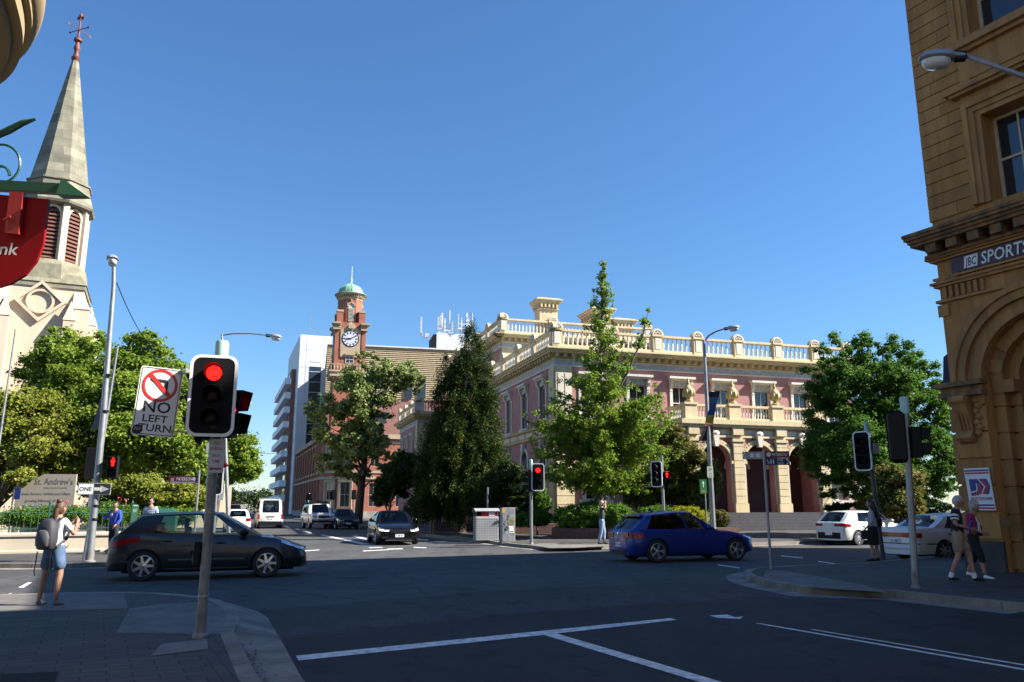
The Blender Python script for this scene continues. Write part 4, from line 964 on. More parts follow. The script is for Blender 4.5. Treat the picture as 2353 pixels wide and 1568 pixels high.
mb = MB(); mb.extr([A(22,440,YB-.06), A(53,442,YB-.06), A(42,538,YB-.06), A(10,535,YB-.06)], (0,.05,0)); mb.tube([A(24,498,YB-.1),A(8,506,YB-.1)], .012, 6); mb.build('strap', REDB, hs)
c0 = A(40,586,YB-.01); w_ = text_geo('bank', .16)[2]
mb = MB(); text(mb, 'bank', .16, lambda x, z: (c0.x-w_*1.08+x*1.08+.12*z, YB-.012, c0.z+z-.03*x+.03*w_), False); mb.build('lettering', SIGNW, hs)

# ================================================================== church tower (left)
CST = mat('church_stone', (.58,.475,.345), .85, streak=.06, var=.07, scale=.8, bump=.1)
CBAND = mat('mossy_stone', (.27,.25,.17), .9, var=.35, scale=2.2, c2=(.16,.15,.10))
SPIRE = brickmat('spire_stone', (.33,.305,.215), (.19,.18,.135), (.14,.135,.10), 1.25, .62, .012, .9, .3, dirt=.45)
ctw = thing('church_tower', 'pale stone church tower with octagonal louvred belfry and tall grey spire', 'church tower', (-30.2,50,.1), R(24))
zq = lambda y, Y=48.5: A(150, y, Y).z
WT = 2.3
zs_ = zq(668)
mb = MB(); mb.box(-WT,-WT,0,WT,WT,zs_); mb.build('tower_wall', CST, ctw)
mb = MB()
for sx in (-1,1):
    for sy in (-1,1):
        x, y = sx*WT, sy*WT
        mb.box(min(x-.35*sx,x+.45*sx),min(y-.35*sy,y+.45*sy),0,max(x-.35*sx,x+.45*sx),max(y-.35*sy,y+.45*sy),zq(715))
        for ax in (0,1):
            a, b = (x-.55*sx, y+.5*sy) if ax == 0 else (x+.5*sx, y-.55*sy)
            mb.box(a-.32,b-.32,0,a+.32,b+.32,zq(745))
            mb.loft([[(a-.36,b-.36,zq(745)),(a+.36,b-.36,zq(745)),(a+.36,b+.36,zq(745)),(a-.36,b+.36,zq(745))],[(a-.02,b-.02,zq(700)),(a+.02,b-.02,zq(700)),(a+.02,b+.02,zq(700)),(a-.02,b+.02,zq(700))]])
        mb.loft([[(x-.5,y-.5,zq(715)),(x+.5,y-.5,zq(715)),(x+.5,y+.5,zq(715)),(x-.5,y+.5,zq(715))],[(x-.05-.5*sx,y-.05-.5*sy,zq(640)),(x+.05-.5*sx,y-.05-.5*sy,zq(640)),(x+.05-.5*sx,y+.05-.5*sy,zq(640)),(x-.05-.5*sx,y+.05-.5*sy,zq(640))]])
mb.build('buttress', CST, ctw)
mb = MB(); zc_ = zq(693, 47.5); y = -WT
for k in range(4):
    t0, t1 = R(90*k), R(90*k+90); o_, i_ = 1.42, 1.17
    p = [(o_*math.cos(t0),y,zc_+o_*math.sin(t0)*.93),(o_*math.cos(t1),y,zc_+o_*math.sin(t1)*.93),(i_*math.cos(t1),y,zc_+i_*math.sin(t1)*.93),(i_*math.cos(t0),y,zc_+i_*math.sin(t0)*.93)]
    mb.extr(p, (0,-.22,0))
rs = []
for k in range(25):
    t = 2*math.pi*k/24; rs.append([(.64*math.cos(t),y,zc_+.64*math.sin(t)),(.78*math.cos(t),y,zc_+.78*math.sin(t)),(.78*math.cos(t),y-.16,zc_+.78*math.sin(t)),(.64*math.cos(t),y-.16,zc_+.64*math.sin(t))])
mb.loft(rs, caps=False); mb.build('tracery', CST, ctw)
zb0, zb1 = zq(612), zq(468)
mb = MB(); mb.box(-WT-.08,-WT-.08,zs_,WT+.08,WT+.08,zs_+.3); mb.loft([[(WT*1.06*a,WT*1.06*b,zs_+.3) for a, b in ((-1,-1),(1,-1),(1,1),(-1,1))],[(WT*.86*a,WT*.86*b,zs_+1.0) for a, b in ((-1,-1),(1,-1),(1,1),(-1,1))]])
mb.lathe([(2.45,zs_+.4),(2.42,zs_+.7),(2.38,zs_+1.0),(2.3,zb0),(2.05,zb0+.35)], n=8, a0=O8); mb.build('stone_band', CBAND, ctw)
mb = MB(); mb.lathe([(1.72,zb0),(1.72,zb1)], n=8, a0=O8)
for k in range(8):
    t = 2*math.pi*k/8+O8; mb.bc((1.82*math.cos(t),1.82*math.sin(t),(zb0+zb1)/2), (.42,.36,zb1-zb0), t)
    t = 2*math.pi*k/8; M_ = Matrix.Rotation(t,4,'Z'); mb.T = lambda x, y, z, M_=M_: M_ @ Vector((x,y,z))
    rs = []
    for q in (-1,1): mb.box(1.58,q*.5-.07,zb0+.4,1.74,q*.5+.07,zb1-.9)
    for i in range(9):
        a = R(180*i/8); rs.append([(1.58,.43*math.cos(a),zb1-.9+.6*math.sin(a)),(1.58,.57*math.cos(a),zb1-.9+.75*math.sin(a)),(1.76,.57*math.cos(a),zb1-.9+.75*math.sin(a)),(1.76,.43*math.cos(a),zb1-.9+.6*math.sin(a))])
    mb.loft(rs); mb.T = None
mb.build('belfry', CST, ctw)
for k in range(8):
    t = 2*math.pi*k/8; M_ = Matrix.Rotation(t,4,'Z'); mb = MB(); mb.T = lambda x, y, z, M_=M_: M_ @ Vector((x,y,z))
    mb.extr([(1.585,-.43,zb0+.4),(1.585,.43,zb0+.4)]+[(1.585,.43*math.cos(R(20*i)),zb1-.9+.6*math.sin(R(20*i))) for i in range(10)], (.02,0,0)); mb.cur = 1
    z = zb0+.45
    while z < zb1-.5: mb.add([(1.61,-.42,z+.16),(1.61,.42,z+.16),(1.74,.42,z),(1.74,-.42,z),(1.61,-.42,z+.2),(1.61,.42,z+.2),(1.74,.42,z+.05),(1.74,-.42,z+.05)], [(0,1,2,3),(4,7,6,5),(3,2,6,7),(0,4,5,1)]); z += .26
    mb.build('louvre', [DARKIN, mat('red_louvre', (.15,.06,.04), .8, var=.2)], ctw)
zf = zq(415); za = zq(134, 50)
mb = MB(); mb.lathe([(2.05,zb1-.15),(2.3,zb1-.05),(2.36,zb1+.1),(2.1,zq(440)),(1.98,zq(432)),(1.92,zf),(1.82,zf+.12),(.16,za)], n=8, a0=O8)
mb.build('spire', SPIRE, ctw)
mb = MB(); mb.lathe([(1.96,zf-.02),(2.02,zf),(2.02,zf+.09),(1.9,zf+.12)], n=8, a0=O8); mb.lathe([(2.2,zb1+.3),(2.28,zb1+.33),(2.2,zb1+.5)], n=8, a0=O8); mb.build('stone_band', CBAND, ctw)
RUST = mat('red_iron', (.14,.035,.025), .6, var=.15)
mb = MB(); h = zq(88,50)-za
mb.lathe([(.24,za-.3),(.30,za-.1),(.2,za),(.2,za+.05*h),(.13,za+.2*h),(.18,za+.32*h),(.22,za+.45*h),(.13,za+.6*h),(.14,za+.7*h),(.28,za+.78*h),(.24,za+.9*h),(.08,za+h),(.05,zq(45,50)),(.01,zq(33,50))], n=10)
zv = zq(72,50)
for k in range(4): t = R(45+90*k); mb.tube([(0,0,zv),(.95*math.cos(t),.95*math.sin(t),zv)], .03, 5); mb.bc((.85*math.cos(t),.85*math.sin(t),zv), (.16,.03,.14), t)
mb.bc((.0,0,zq(45,50)), (.5,.04,.22), R(-30)); mb.ell((0,0,zq(40,50)), (.12,.12,.2))
mb.build('weather_vane', RUST, ctw, smooth=40)
# church hall wall seen through the trees
cw = thing('church_hall', 'pale stone church wall glimpsed behind the garden trees', 'building', (-36,50,.1), R(24))
mb = MB(); mb.box(-3,3,0,18,20,7.5); mb.build('wall', CST, cw)
mb = MB(); mb.loft([[(-3.4,2.6,7.5),(18.4,2.6,7.5),(18.4,20.4,7.5),(-3.4,20.4,7.5)],[(-3,11.4,13),(18,11.4,13),(18,11.6,13),(-3,11.6,13)]]); mb.build('roof', ROOFM, cw)
mb = MB()
for k in range(4): mb.extr([(1+4.3*k,3,1.5),(2.6+4.3*k,3,1.5),(2.6+4.3*k,3,4.5),(1.8+4.3*k,3,6),(1+4.3*k,3,4.5)], (0,-.05,0))
mb.build('window', WINDOW, cw)
# garden wall and iron fence
WALLC = mat('cream_wall', (.45,.39,.30), .8, var=.12, scale=1.1, bump=.1)
wp = [(-42,13.7), (-12.9,28.0), (-20.8,50.0), (-40,101)]
mb = MB(); a = offset(wp, 0); b = offset(wp, .35)
mb.loft([[(*a[i],.08),(*a[i],.66),(*b[i],.66),(*b[i],.08)] for i in range(4)])
a2 = offset(wp, -.05); b2 = offset(wp, .40); mb.loft([[(*a2[i],.66),(*a2[i],.73),(*a[i],.78),(*b[i],.78),(*b2[i],.73),(*b2[i],.66)] for i in range(4)])
mb.loft([[(*a2[i],.1),(*a2[i],.2),(*a[i],.22),(*b[i],.22),(*b[i],.1)] for i in range(4)])
tag(mb.build('garden_wall', WALLC), 'low cream rendered wall along the church garden under the green fence', 'wall')
GRN = mat('fence_green', (.015,.075,.05), .5, var=.1)
fn = thing('iron_fence', 'dark green spiked iron fence standing on the cream church garden wall', 'fence', (0,0,.78))
ml = offset(wp, .17)
for (p, q) in zip(ml[:3], ml[1:4]):
    L_ = math.dist(p, q); nb_ = int(L_/2.4); d = ((q[0]-p[0])/L_, (q[1]-p[1])/L_)
    if p[1] > 45: nb_ = 6
    for i in range(nb_):
        mb = MB(); x0 = L_*i/max(1,int(L_/2.4)); bl = 2.4
        P_ = lambda s, z: (p[0]+d[0]*(x0+s), p[1]+d[1]*(x0+s), z)
        mb.tube([P_(0,0),P_(0,.95)], .035, 6); mb.tube([P_(0,.95),P_(0,1.06)], [.05,.005], 6)
        for z in (.12,.62): mb.tube([P_(0,z),P_(bl,z)], .016, 4)
        for k in range(1,12):
            s = bl*k/12; mb.tube([P_(s,.02),P_(s,.8)], .011, 4); mb.tube([P_(s,.78),P_(s,.84),P_(s,.9)], [.008,.03,.003], 4)
            if k % 2: mb.tube([P_(s-.1,.62),P_(s-.05,.73),P_(s,.78),P_(s+.05,.73),P_(s+.1,.62)], .009, 4)
        mb.build('railing', GRN, fn)
# ================================================================== plants
def leaf_object(name, P, Nrm, size, m, parent, rng, tint, aspect=.55):
    n = len(P)
    a = rng.normal(size=(n,3)); a -= (a*Nrm).sum(1, keepdims=True)*Nrm; a /= np.linalg.norm(a,axis=1,keepdims=True)+1e-9
    b = np.cross(Nrm, a); s = (size*.72*rng.uniform(.6,1.3,n))[:,None]
    V = np.empty((n,4,3), np.float32)
    V[:,0] = P-a*s; V[:,1] = P+b*s*aspect+Nrm*s*.12; V[:,2] = P+a*s-Nrm*s*.25; V[:,3] = P-b*s*aspect+Nrm*s*.12
    me = bpy.data.meshes.new(name); me.vertices.add(n*4); me.vertices.foreach_set('co', V.ravel())
    me.loops.add(n*4); me.polygons.add(n); me.loops.foreach_set('vertex_index', np.arange(n*4, dtype=np.int32))
    me.polygons.foreach_set('loop_start', np.arange(0,n*4,4,dtype=np.int32)); me.materials.append(m)
    at = me.attributes.new('tint', 'FLOAT', 'POINT'); at.data.foreach_set('value', np.repeat(np.clip(tint,0,1),4).astype(np.float32))
    me.update(); me.validate()
    o = bpy.data.objects.new(name, me); col.objects.link(o)
    if parent: o.parent = parent
    return o
def blob(x, y, Y, rx, ry, rd=None):
    c = A(x, y, Y); k = Y*1.03/1830; return (c, (rx*k, (rd or rx)*k, ry*k))
def clumps(blobs, per, frac, rng, inner=.3):
    out = []
    for (c, r), n in zip(blobs, per if isinstance(per, list) else [per]*len(blobs)):
        for _ in range(int(n*3.8)):
            d = rng.normal(size=3); d /= np.linalg.norm(d); q = rng.uniform(inner,1.0)**.6
            p = np.array(c)+d*np.array(r)*q*.86; cr = .74*frac*(r[0]*r[1]*r[2])**(1/3)*rng.uniform(.6,1.35)
            out.append((p, cr, rng.normal(0,.13)))
    return out
def fill(cl, n, rng, flat=.75, shell=.35):
    w = np.array([c[1]**2 for c in cl]); w = w/w.sum(); cnt = (w*n*3.0).astype(int)+1; P = []; Nn = []; T = []
    for (c, r, t), k in zip(cl, cnt):
        d = rng.normal(size=(k,3)); d /= np.linalg.norm(d,axis=1,keepdims=True); q = rng.uniform(shell,1.0,k)**.7
        q *= 1+.25*(rng.random(k)-.5); q = np.where(rng.random(k) < .46, q*rng.uniform(1.0,2.1,k), q); P.append(c+d*r*q[:,None]*np.array([1,1,flat]))
        nn = d*.55+rng.normal(size=(k,3))*.6+np.array([0,0,.55]); Nn.append(nn/np.linalg.norm(nn,axis=1,keepdims=True)); T.append(.5+t*1.3+rng.normal(0,.24,k))
    return np.concatenate(P), np.concatenate(Nn), np.concatenate(T)
def trunk_mesh(parent, base, top, r, cl, rng, m=BARK, nl=22, lean=0):
    mb = MB(); b = Vector(base); t = Vector(top); h = t-b
    pts = [b+h*k/6+Vector((rng.normal(0,.03),rng.normal(0,.03),0))*h.length*.12*(k>0) for k in range(7)]
    mb.tube([b-Vector((0,0,.05))]+pts[0:], [r*1.6]+[r*(1.15-.75*k/6) for k in range(7)], 9)
    idx = rng.permutation(len(cl))[:nl]
    for i in idx:
        c = Vector(cl[i][0]); z = c.z-(c-t).length*.35; f = min(.95, max(.28, (z-b.z)/max(.1,h.z)*.75)); s = b+h*f
        mid = s.lerp(c,.5)+Vector((0,0,.12*(c-s).length)); 
        mb.tube([s, s.lerp(mid,.5), mid, c], [r*.36, r*.26, r*.15, r*.04], 5)
    return mb.build('trunk', m, parent, smooth=60)
def tree(name, label, cat, base, top, r, cl, n, size, m, seed, group=None, nl=22, flat=.68, shell=.15, bark=BARK, part='crown', aspect=.55):
    rng = np.random.default_rng(seed); root = thing(name, label, cat, (base[0],base[1],base[2]), 0, group); o = Vector(root.location)
    cl = [(np.array(c)-np.array(o), rr, t) for c, rr, t in cl]
    if r: trunk_mesh(root, (0,0,0), Vector(top)-o, r, cl, rng, bark, nl)
    P, Nn, T = fill(cl, n, rng, flat, shell); leaf_object(part, P, Nn, size, m, root, rng, T, aspect)
    return root
LMAP = leafmat('leaf_fresh', [(.11,.18,.024),(.19,.28,.036),(.28,.36,.055)], .42)
LYEL = leafmat('leaf_yellowgreen', [(.13,.17,.024),(.235,.285,.04),(.33,.31,.07)], .42)
LGIN = leafmat('leaf_ginkgo', [(.10,.185,.018),(.18,.28,.03),(.27,.36,.05)], .45)
LPLA = leafmat('leaf_plane', [(.13,.19,.05),(.23,.30,.09),(.40,.42,.19)], .4)
LCON = leafmat('leaf_conifer', [(.012,.03,.007),(.03,.055,.010),(.13,.15,.022)], .2)
LDRK = leafmat('leaf_dark', [(.014,.032,.010),(.028,.055,.013),(.06,.09,.022)], .2)
LBIG = leafmat('leaf_big', [(.05,.12,.02),(.085,.185,.026),(.15,.28,.045)], .38)
LRHO = leafmat('leaf_mixed', [(.07,.10,.02),(.15,.18,.035),(.26,.16,.065)], .3)
LHED = leafmat('leaf_hedge', [(.05,.11,.014),(.085,.18,.02),(.14,.26,.035)], .3)
LGLD = leafmat('leaf_golden', [(.20,.24,.012),(.32,.34,.015),(.42,.40,.025)], .3)
def rg(s): return np.random.default_rng(s)
# garden trees of the church
g = 'maple trees in the church garden'
b_ = [blob(250,880,36,145,105), blob(330,960,35,150,150), blob(140,850,37,110,80), blob(200,1000,36,180,140), blob(390,890,35.5,50,85), blob(420,1040,35.5,70,90), blob(330,800,36,70,50), blob(170,790,36.5,80,45)]
tree('maple_tree', 'largest fresh green maple in front of the church tower, behind the no left turn sign', 'tree', (-17.2,35.5,.1), A(270,900,35.8), .32, clumps(b_, [34,40,24,40,14,18,14,14], .23, rg(1)), 60000, .13, LMAP, 1, g, 30)
b_ = [blob(60,960,33,110,70), blob(110,1035,33,105,85), blob(10,1050,33.5,90,80), blob(150,1000,33,60,70), blob(-20,1120,33,50,45), blob(45,1095,29.2,40,22)]
tree('maple_tree', 'yellowish green maple at the left edge, over the church notice board', 'tree', (-21.6,33.2,.1), A(60,1000,33.2), .22, clumps(b_, [26,30,26,14,8,9], .25, rg(2)), 30000, .11, LYEL, 2, g, 24)
b_ = []
b_ = [blob(540,1040,56,50,75), blob(500,1000,55,45,45), blob(470,1080,54,60,70), blob(560,1075,56,42,40), blob(480,960,54,30,40)]
tree('street_tree', 'green tree overhanging the far street beside the church garden', 'tree', (-20.4,55.5,.1), A(520,1060,55.5), .25, clumps(b_, 22, .25, rg(3)), 26000, .15, LMAP, 3, None, 20)
b_ = [blob(515,1140,88,30,25), blob(497,1120,86,30,30), blob(530,1152,95,18,14)]
tree('street_tree', 'small dull green tree far down the street left of the white van', 'tree', (-33.5,92,.1), A(515,1140,90), .25, clumps(b_, 14, .3, rg(4)), 7000, .2, LDRK, 4, None, 10)
b_ = [blob(330,1130,31,70,40), blob(410,1140,31.5,60,40), blob(290,1150,30.8,40,30), blob(240,1140,31,50,40), blob(440,1150,32,45,35)]
tree('shrub', 'yellow green layered shrub behind the iron fence', 'shrub', (-13.9,31.3,.1), A(340,1140,31.3), .06, clumps(b_, 18, .3, rg(5)), 16000, .09, LYEL, 5, None, 20, flat=.5)
b_ = [blob(255,1180,29.6,60,22), blob(150,1185,28,60,20), blob(60,1190,27.4,60,20), blob(390,1185,31,60,20)]
tree('rose_hedge', 'leafy rose bushes growing along the green iron fence', 'rose bushes', (-15,29,.1), None, 0, clumps(b_, 20, .4, rg(6)), 14000, .055, LHED, 6, part='foliage')
ROSE = mat('rose_pink', (.55,.16,.19), .6, var=.2); ROSER = mat('rose_red', (.45,.02,.03), .6)
for i, (x, y, Y, r, m) in enumerate(((45,1170,27.2,.10,ROSE),(52,1190,27.2,.08,ROSE),(35,1192,27.2,.07,ROSE),(276,1146,30,.08,ROSER),(150,1154,28.6,.07,ROSER),(290,1150,30,.06,ROSE),(170,1163,28.5,.06,ROSER),(180,1215,27.5,.08,ROSE))):
    c = A(x, y, Y); mb = MB(); rn = random.Random(i)
    for k in range(9): mb.ell((rn.uniform(-r,r),rn.uniform(-r,r),rn.uniform(-r,r)*.6), (r*.5,r*.5,r*.4), 6, 4)
    mb.tube([(0,0,-.3),(0,0,0)], .008, 4)
    tag(mb.build('rose', m, loc=c), ['pink rose cluster above the fence at far left', 'lower pink rose of the far left cluster', 'leftmost small pink rose by the fence', 'red rose standing high right of the lamp post', 'red rose by the notice board near the backpacker', 'pink rose just below the high red rose', 'small red rose right of the backpacker', 'pink rose low behind the fence'][i], 'rose', 'roses along the church fence')
# plane tree by the post office
b_ = [blob(830,910,72,95,70), blob(775,985,72,70,60), blob(855,960,72,55,60), blob(835,1020,72,75,50), blob(765,1060,72,50,30), blob(900,860,72,70,42), blob(945,880,72,36,36), blob(722,940,72,26,34), blob(845,826,72,34,26), blob(815,1085,72,50,22), blob(880,1070,72,28,40)]
tree('plane_tree', 'large olive green plane tree in front of the red brick clock tower', 'tree', (-13.6,72,.12), A(850,930,72), .36, clumps(b_, [17,13,10,14,9,15,8,7,6,8,6], .19, rg(7)), 21000, .19, LPLA, 7, None, 20, bark=mat('dark_bark',(.035,.03,.026),.9,var=.4,scale=6))
b_ = [blob(905,1110,60,45,45), blob(930,1080,58,40,50), blob(880,1140,62,25,25)]
tree('shrub', 'dark evergreen shrub left of the big conifer', 'shrub', (-9.0,59,.12), A(905,1110,59), .1, clumps(b_, 16, .3, rg(8)), 12000, .13, LDRK, 8)
# conifer
def cone_clumps(x, ytop, ybot, w, Y, n, rng, k=.22, p=.8):
    out = []; t = A(x, ytop, Y); b = A(x, ybot, Y); hw = w*Y*1.03/1830
    for i in range(n):
        f = rng.random()**.75; rr = hw*f**p*rng.uniform(.55,1.02); a = rng.uniform(0,2*math.pi)
        z = t.z+(b.z-t.z)*f; c = np.array((t.x+(b.x-t.x)*f+rr*math.cos(a), Y+rr*math.sin(a), z-.25*rr*.4))
        out.append((c, k*(.5+1.1*f)*hw*rng.uniform(.6,1.2), rng.normal(-.1,.12)+(.3 if rng.random() < .12 else 0)))
    return out
rng = rg(9); cl = []
def spire(xt, yt, xb, yb, w, Y, n, p):
    T_, B_ = A(xt, yt, Y), A(xb, yb, Y); hw = w*Y*1.03/1830
    for i in range(n):
        f = rng.random()**.7; r = (hw*f**p+.12)*rng.uniform(.72,1.14); a = rng.uniform(0,2*math.pi); c = T_.lerp(B_, f); m = max(2, int(r*3.2))
        for k in range(m):
            g_ = .35+.65*(k+rng.random())/m; q = np.array((c.x+r*g_*math.cos(a), c.y+r*g_*math.sin(a), c.z+.10*r*math.sin(g_*2.4)-.34*r*g_**2.2)); 
            cl.append((q+rng.normal(0,.05,3), .13+.17*rng.random()+.05*(1-g_)*r, rng.normal(-.12,.10)+(.34 if g_ > .8 and rng.random() < .22 else 0)))
spire(1082,742,1068,1182,112,46,380,.66); spire(1114,778,1112,1180,46,46.2,110,.4); spire(1034,806,1008,1182,68,45.8,160,.55); spire(985,985,975,1182,40,45.5,60,.5)
tree('conifer', 'tall dark drooping conifer beside the pink building', 'tree', (-2.9,46,.2), A(1062,800,46), .3, cl, 85000, .085, LCON, 9, None, 60, flat=1.5, shell=.1, aspect=.36)
b_ = [blob(1160,1110,43,50,55), blob(1130,1150,43,40,40), blob(1195,1160,43,40,35)]
tree('shrub', 'dark shrub between the conifer and the traffic signal', 'shrub', (-.6,43,.2), A(1160,1120,43), .08, clumps(b_, 18, .3, rg(12)), 13000, .09, LDRK, 12)
b_ = [blob(1228,1130,43.5,26,32), blob(1245,1158,43,22,22), blob(1215,1165,43,25,22)]
tree('shrub', 'light green glossy shrub against the pink building corner', 'shrub', (1.35,43.6,.2), A(1228,1130,43.5), .05, clumps(b_, 12, .33, rg(13)), 5000, .09, LHED, 13)
# ginkgo: leaves set along upswept branches
rng = rg(14); GY = 39.5; tb = A(1378,1185,GY); tt = A(1386,598,GY); root = thing('ginkgo_tree', 'bright green ginkgo with a tall narrow leader in front of the pink building', 'tree', (tb.x,tb.y,.2)); o_ = Vector(root.location)
k = GY*1.03/1830; mb = MB(); cl = []
def lead(p0, p1, r0, r1): mb.tube([p0-o_, (p0*.5+p1*.5)-o_+Vector((.06,0,0)), p1-o_], [r0,(r0+r1)/2,r1], 8)
ax = [A(1378,1190,GY), A(1374,1050,GY), A(1378,900,GY), A(1382,750,GY), A(1386,600,GY)]
mb.tube([p-o_ for p in ax], [.24,.17,.11,.06,.015], 8)
a2 = [A(1385,960,GY), A(1440,860,GY-.5), A(1475,780,GY-.6), A(1492,705,GY-.6)]; mb.tube([p-o_ for p in a2], [.09,.06,.04,.01], 6)
def branch(s, d, ln, rr, dens=1.):
    e = s+d*ln; m_ = s.lerp(e,.5)+Vector((0,0,-.06*ln)); mb.tube([s-o_, m_-o_, e-o_], [rr,rr*.6,rr*.15], 4)
    n = max(3, int(ln*4.6*dens))
    for i in range(n):
        f = .22+.78*(i+rng.random())/n; p = (s.lerp(m_,f*2) if f < .5 else m_.lerp(e,f*2-1))+Vector(rng.normal(0,.10*ln**.5,3))
        cl.append((np.array(p), (.09+.10*rng.random()+.05*ln*(1-f))*(1 if ln > .6 else .8), rng.normal(0,.1)))
wid = [(600,4),(640,18),(680,30),(720,36),(760,44),(800,54),(850,78),(890,115),(930,155),(970,180),(1010,185),(1050,175),(1090,155),(1120,110)]
for (ya, wa), (yb, wb) in zip(wid, wid[1:]):
    nbr = 9 if ya < 800 else (12 if ya < 900 else 22)
    for i in range(nbr):
        f = rng.random(); y = ya+(yb-ya)*f; w = (wa+(wb-wa)*f)*rng.uniform(.6,1.0)*k; a = rng.uniform(0,2*math.pi)
        rise = .75 if y < 850 else (.35 if y < 1000 else .05); d = Vector((math.cos(a),math.sin(a),rise)).normalized()
        yy = y+w/k*rise*.8; s = A(1378+(1386-1378)*(1190-yy)/590, min(1150,yy), GY); branch(s, d, w/max(.3,math.hypot(d.x,d.y)), .03+.008*w)
for i in range(22):
    f = .2+.8*rng.random(); q = f*3; j = min(2,int(q)); s = a2[j].lerp(a2[j+1], q-j); a = rng.uniform(0,6.28); branch(s, Vector((math.cos(a)*.7,math.sin(a)*.7,.8)).normalized(), rng.uniform(.15,.42), .015, 1.5)
for i in range(14): cl.append((np.array(A(1386,600+i*9,GY))+rng.normal(0,.04,3), .09+.008*i, 0))
mb.build('trunk', mat('grey_bark',(.13,.105,.085),.9,var=.3,scale=8,bump=.6), root, smooth=60)
cl = [(c-np.array(o_), r, t) for c, r, t in cl]; P, Nn, T = fill(cl, 25000, rng, .8, .15); leaf_object('crown', P, Nn, .085, LGIN, root, rng, T, .75)
# rhododendron, hedges and the big tree on the right
b_ = [blob(1560,1050,43,60,50), blob(1600,1090,43,55,50), blob(1520,1110,43,55,55), blob(1590,1140,43,60,40), blob(1480,1130,43,60,40), blob(1535,1000,43.5,40,30)]
tree('shrub', 'broad mixed green and bronze rhododendron behind the middle traffic signals', 'shrub', (8.4,43.2,.2), A(1560,1100,43), .14, clumps(b_, 20, .26, rg(15)), 26000, .1, LRHO, 15, None, 24)
def hedge(name, label, blobs, n, size, m, seed, base): return tree(name, label, 'hedge', base, None, 0, clumps(blobs, 34, .22, rg(seed), .75), n, size, m, seed, part='foliage', shell=.1)
hedge('hedge', 'rounded clipped green hedge under the ginkgo', [blob(1330,1190,38,62,30,50), blob(1400,1188,38,58,32,50), blob(1365,1180,38.3,50,28,50)], 26000, .06, LHED, 16, (4.0,38,.2))
hedge('hedge', 'bright golden yellow rounded shrub beside the centre lamp post', [blob(1580,1190,38.5,50,27,40), blob(1540,1200,38.5,40,22,40)], 12000, .05, LGLD, 17, (8.2,38.5,.2))
hedge('hedge', 'low green hedge between the ginkgo hedge and golden shrub', [blob(1490,1190,39.5,50,24,40), blob(1520,1182,40,40,20,40)], 9000, .06, LHED, 18, (6.6,39.5,.2))
hedge('hedge', 'small round bronze green bush right of the centre lamp post', [blob(1655,1192,39,20,22)], 4000, .045, LRHO, 19, (10.2,39,.2))
hedge('hedge', 'low planting in the brick planter behind the control cabinet', [blob(1210,1195,41,50,16,30), blob(1240,1190,41,30,18,25)], 6000, .07, LHED, 20, (.7,41,.2))
b_ = [blob(2010,900,41,120,100), blob(1930,930,40.5,90,120), blob(2110,950,41.5,95,120), blob(2060,840,41,65,65), blob(1920,830,41,62,55), blob(1990,1040,40,150,90), blob(2130,1060,41,80,90), blob(1895,1050,40.5,60,80), blob(2175,980,42,42,100), blob(1990,800,41,60,32), blob(2130,870,41.5,50,48), blob(2170,1090,41.5,40,60), blob(2120,1120,41.5,70,45), blob(1960,1120,41,90,40)]
tree('broadleaf_tree', 'large dense dark green tree on the right beside the sandstone building', 'tree', (19.6,41.5,.25), A(2030,950,41.2), .4, clumps(b_, [30,26,28,16,14,32,22,16,12,10,10,10,14,14], .17, rg(21))+[(np.array(A(x,y,41)), .28, .1) for x, y in ((1915,772),(1922,785),(1985,770),(1983,785),(2052,776),(2050,792),(2110,815),(2150,840),(1850,850))], 85000, .088, LBIG, 21, None, 34, flat=.7)
b_ = [blob(2060,1120,36.5,60,60), blob(2040,1155,36.3,50,35), blob(2090,1165,36.5,40,30)]
tree('shrub', 'sunlit leafy shrub behind the parked white sedan', 'shrub', (17.4,36.6,.2), A(2060,1120,36.5), .07, clumps(b_, 18, .3, rg(22)), 12000, .1, LRHO, 22)
b_ = [blob(2010,1165,37,40,20), blob(1990,1175,37,30,14)]
tree('shrub', 'low orange flowering shrub behind the silver hatchback', 'shrub', (16.6,37,.2), None, 0, clumps(b_, 12, .35, rg(23)), 4000, .07, leafmat('leaf_orange',[(.06,.10,.02),(.16,.14,.03),(.42,.17,.04)],.3), 23, part='foliage')
hedge('hedge', 'added dark low foliage standing for the shade under the big right hand tree', [blob(1960,1168,42,70,14,30), blob(2050,1168,42.5,70,14,30), blob(2130,1166,43,60,14,30)], 9000, .08, LDRK, 25, (19,42,.25))  # dark row added in place of the shade below the tree
# distant tree line on the horizon
cl = []
rng = rg(24)
for i in range(60): cl.append((np.array((-150+i*3+rng.normal(0,1), 300+rng.normal(0,6), 3+rng.random()*3)), 3.2, rng.normal(0,.1)))
P, Nn, T = fill(cl, 12000, rng, .7); o = leaf_object('distant_trees', P, Nn, .7, LDRK, None, rng, T); tag(o, 'low dark line of trees where the far street ends', 'trees', kind='stuff')
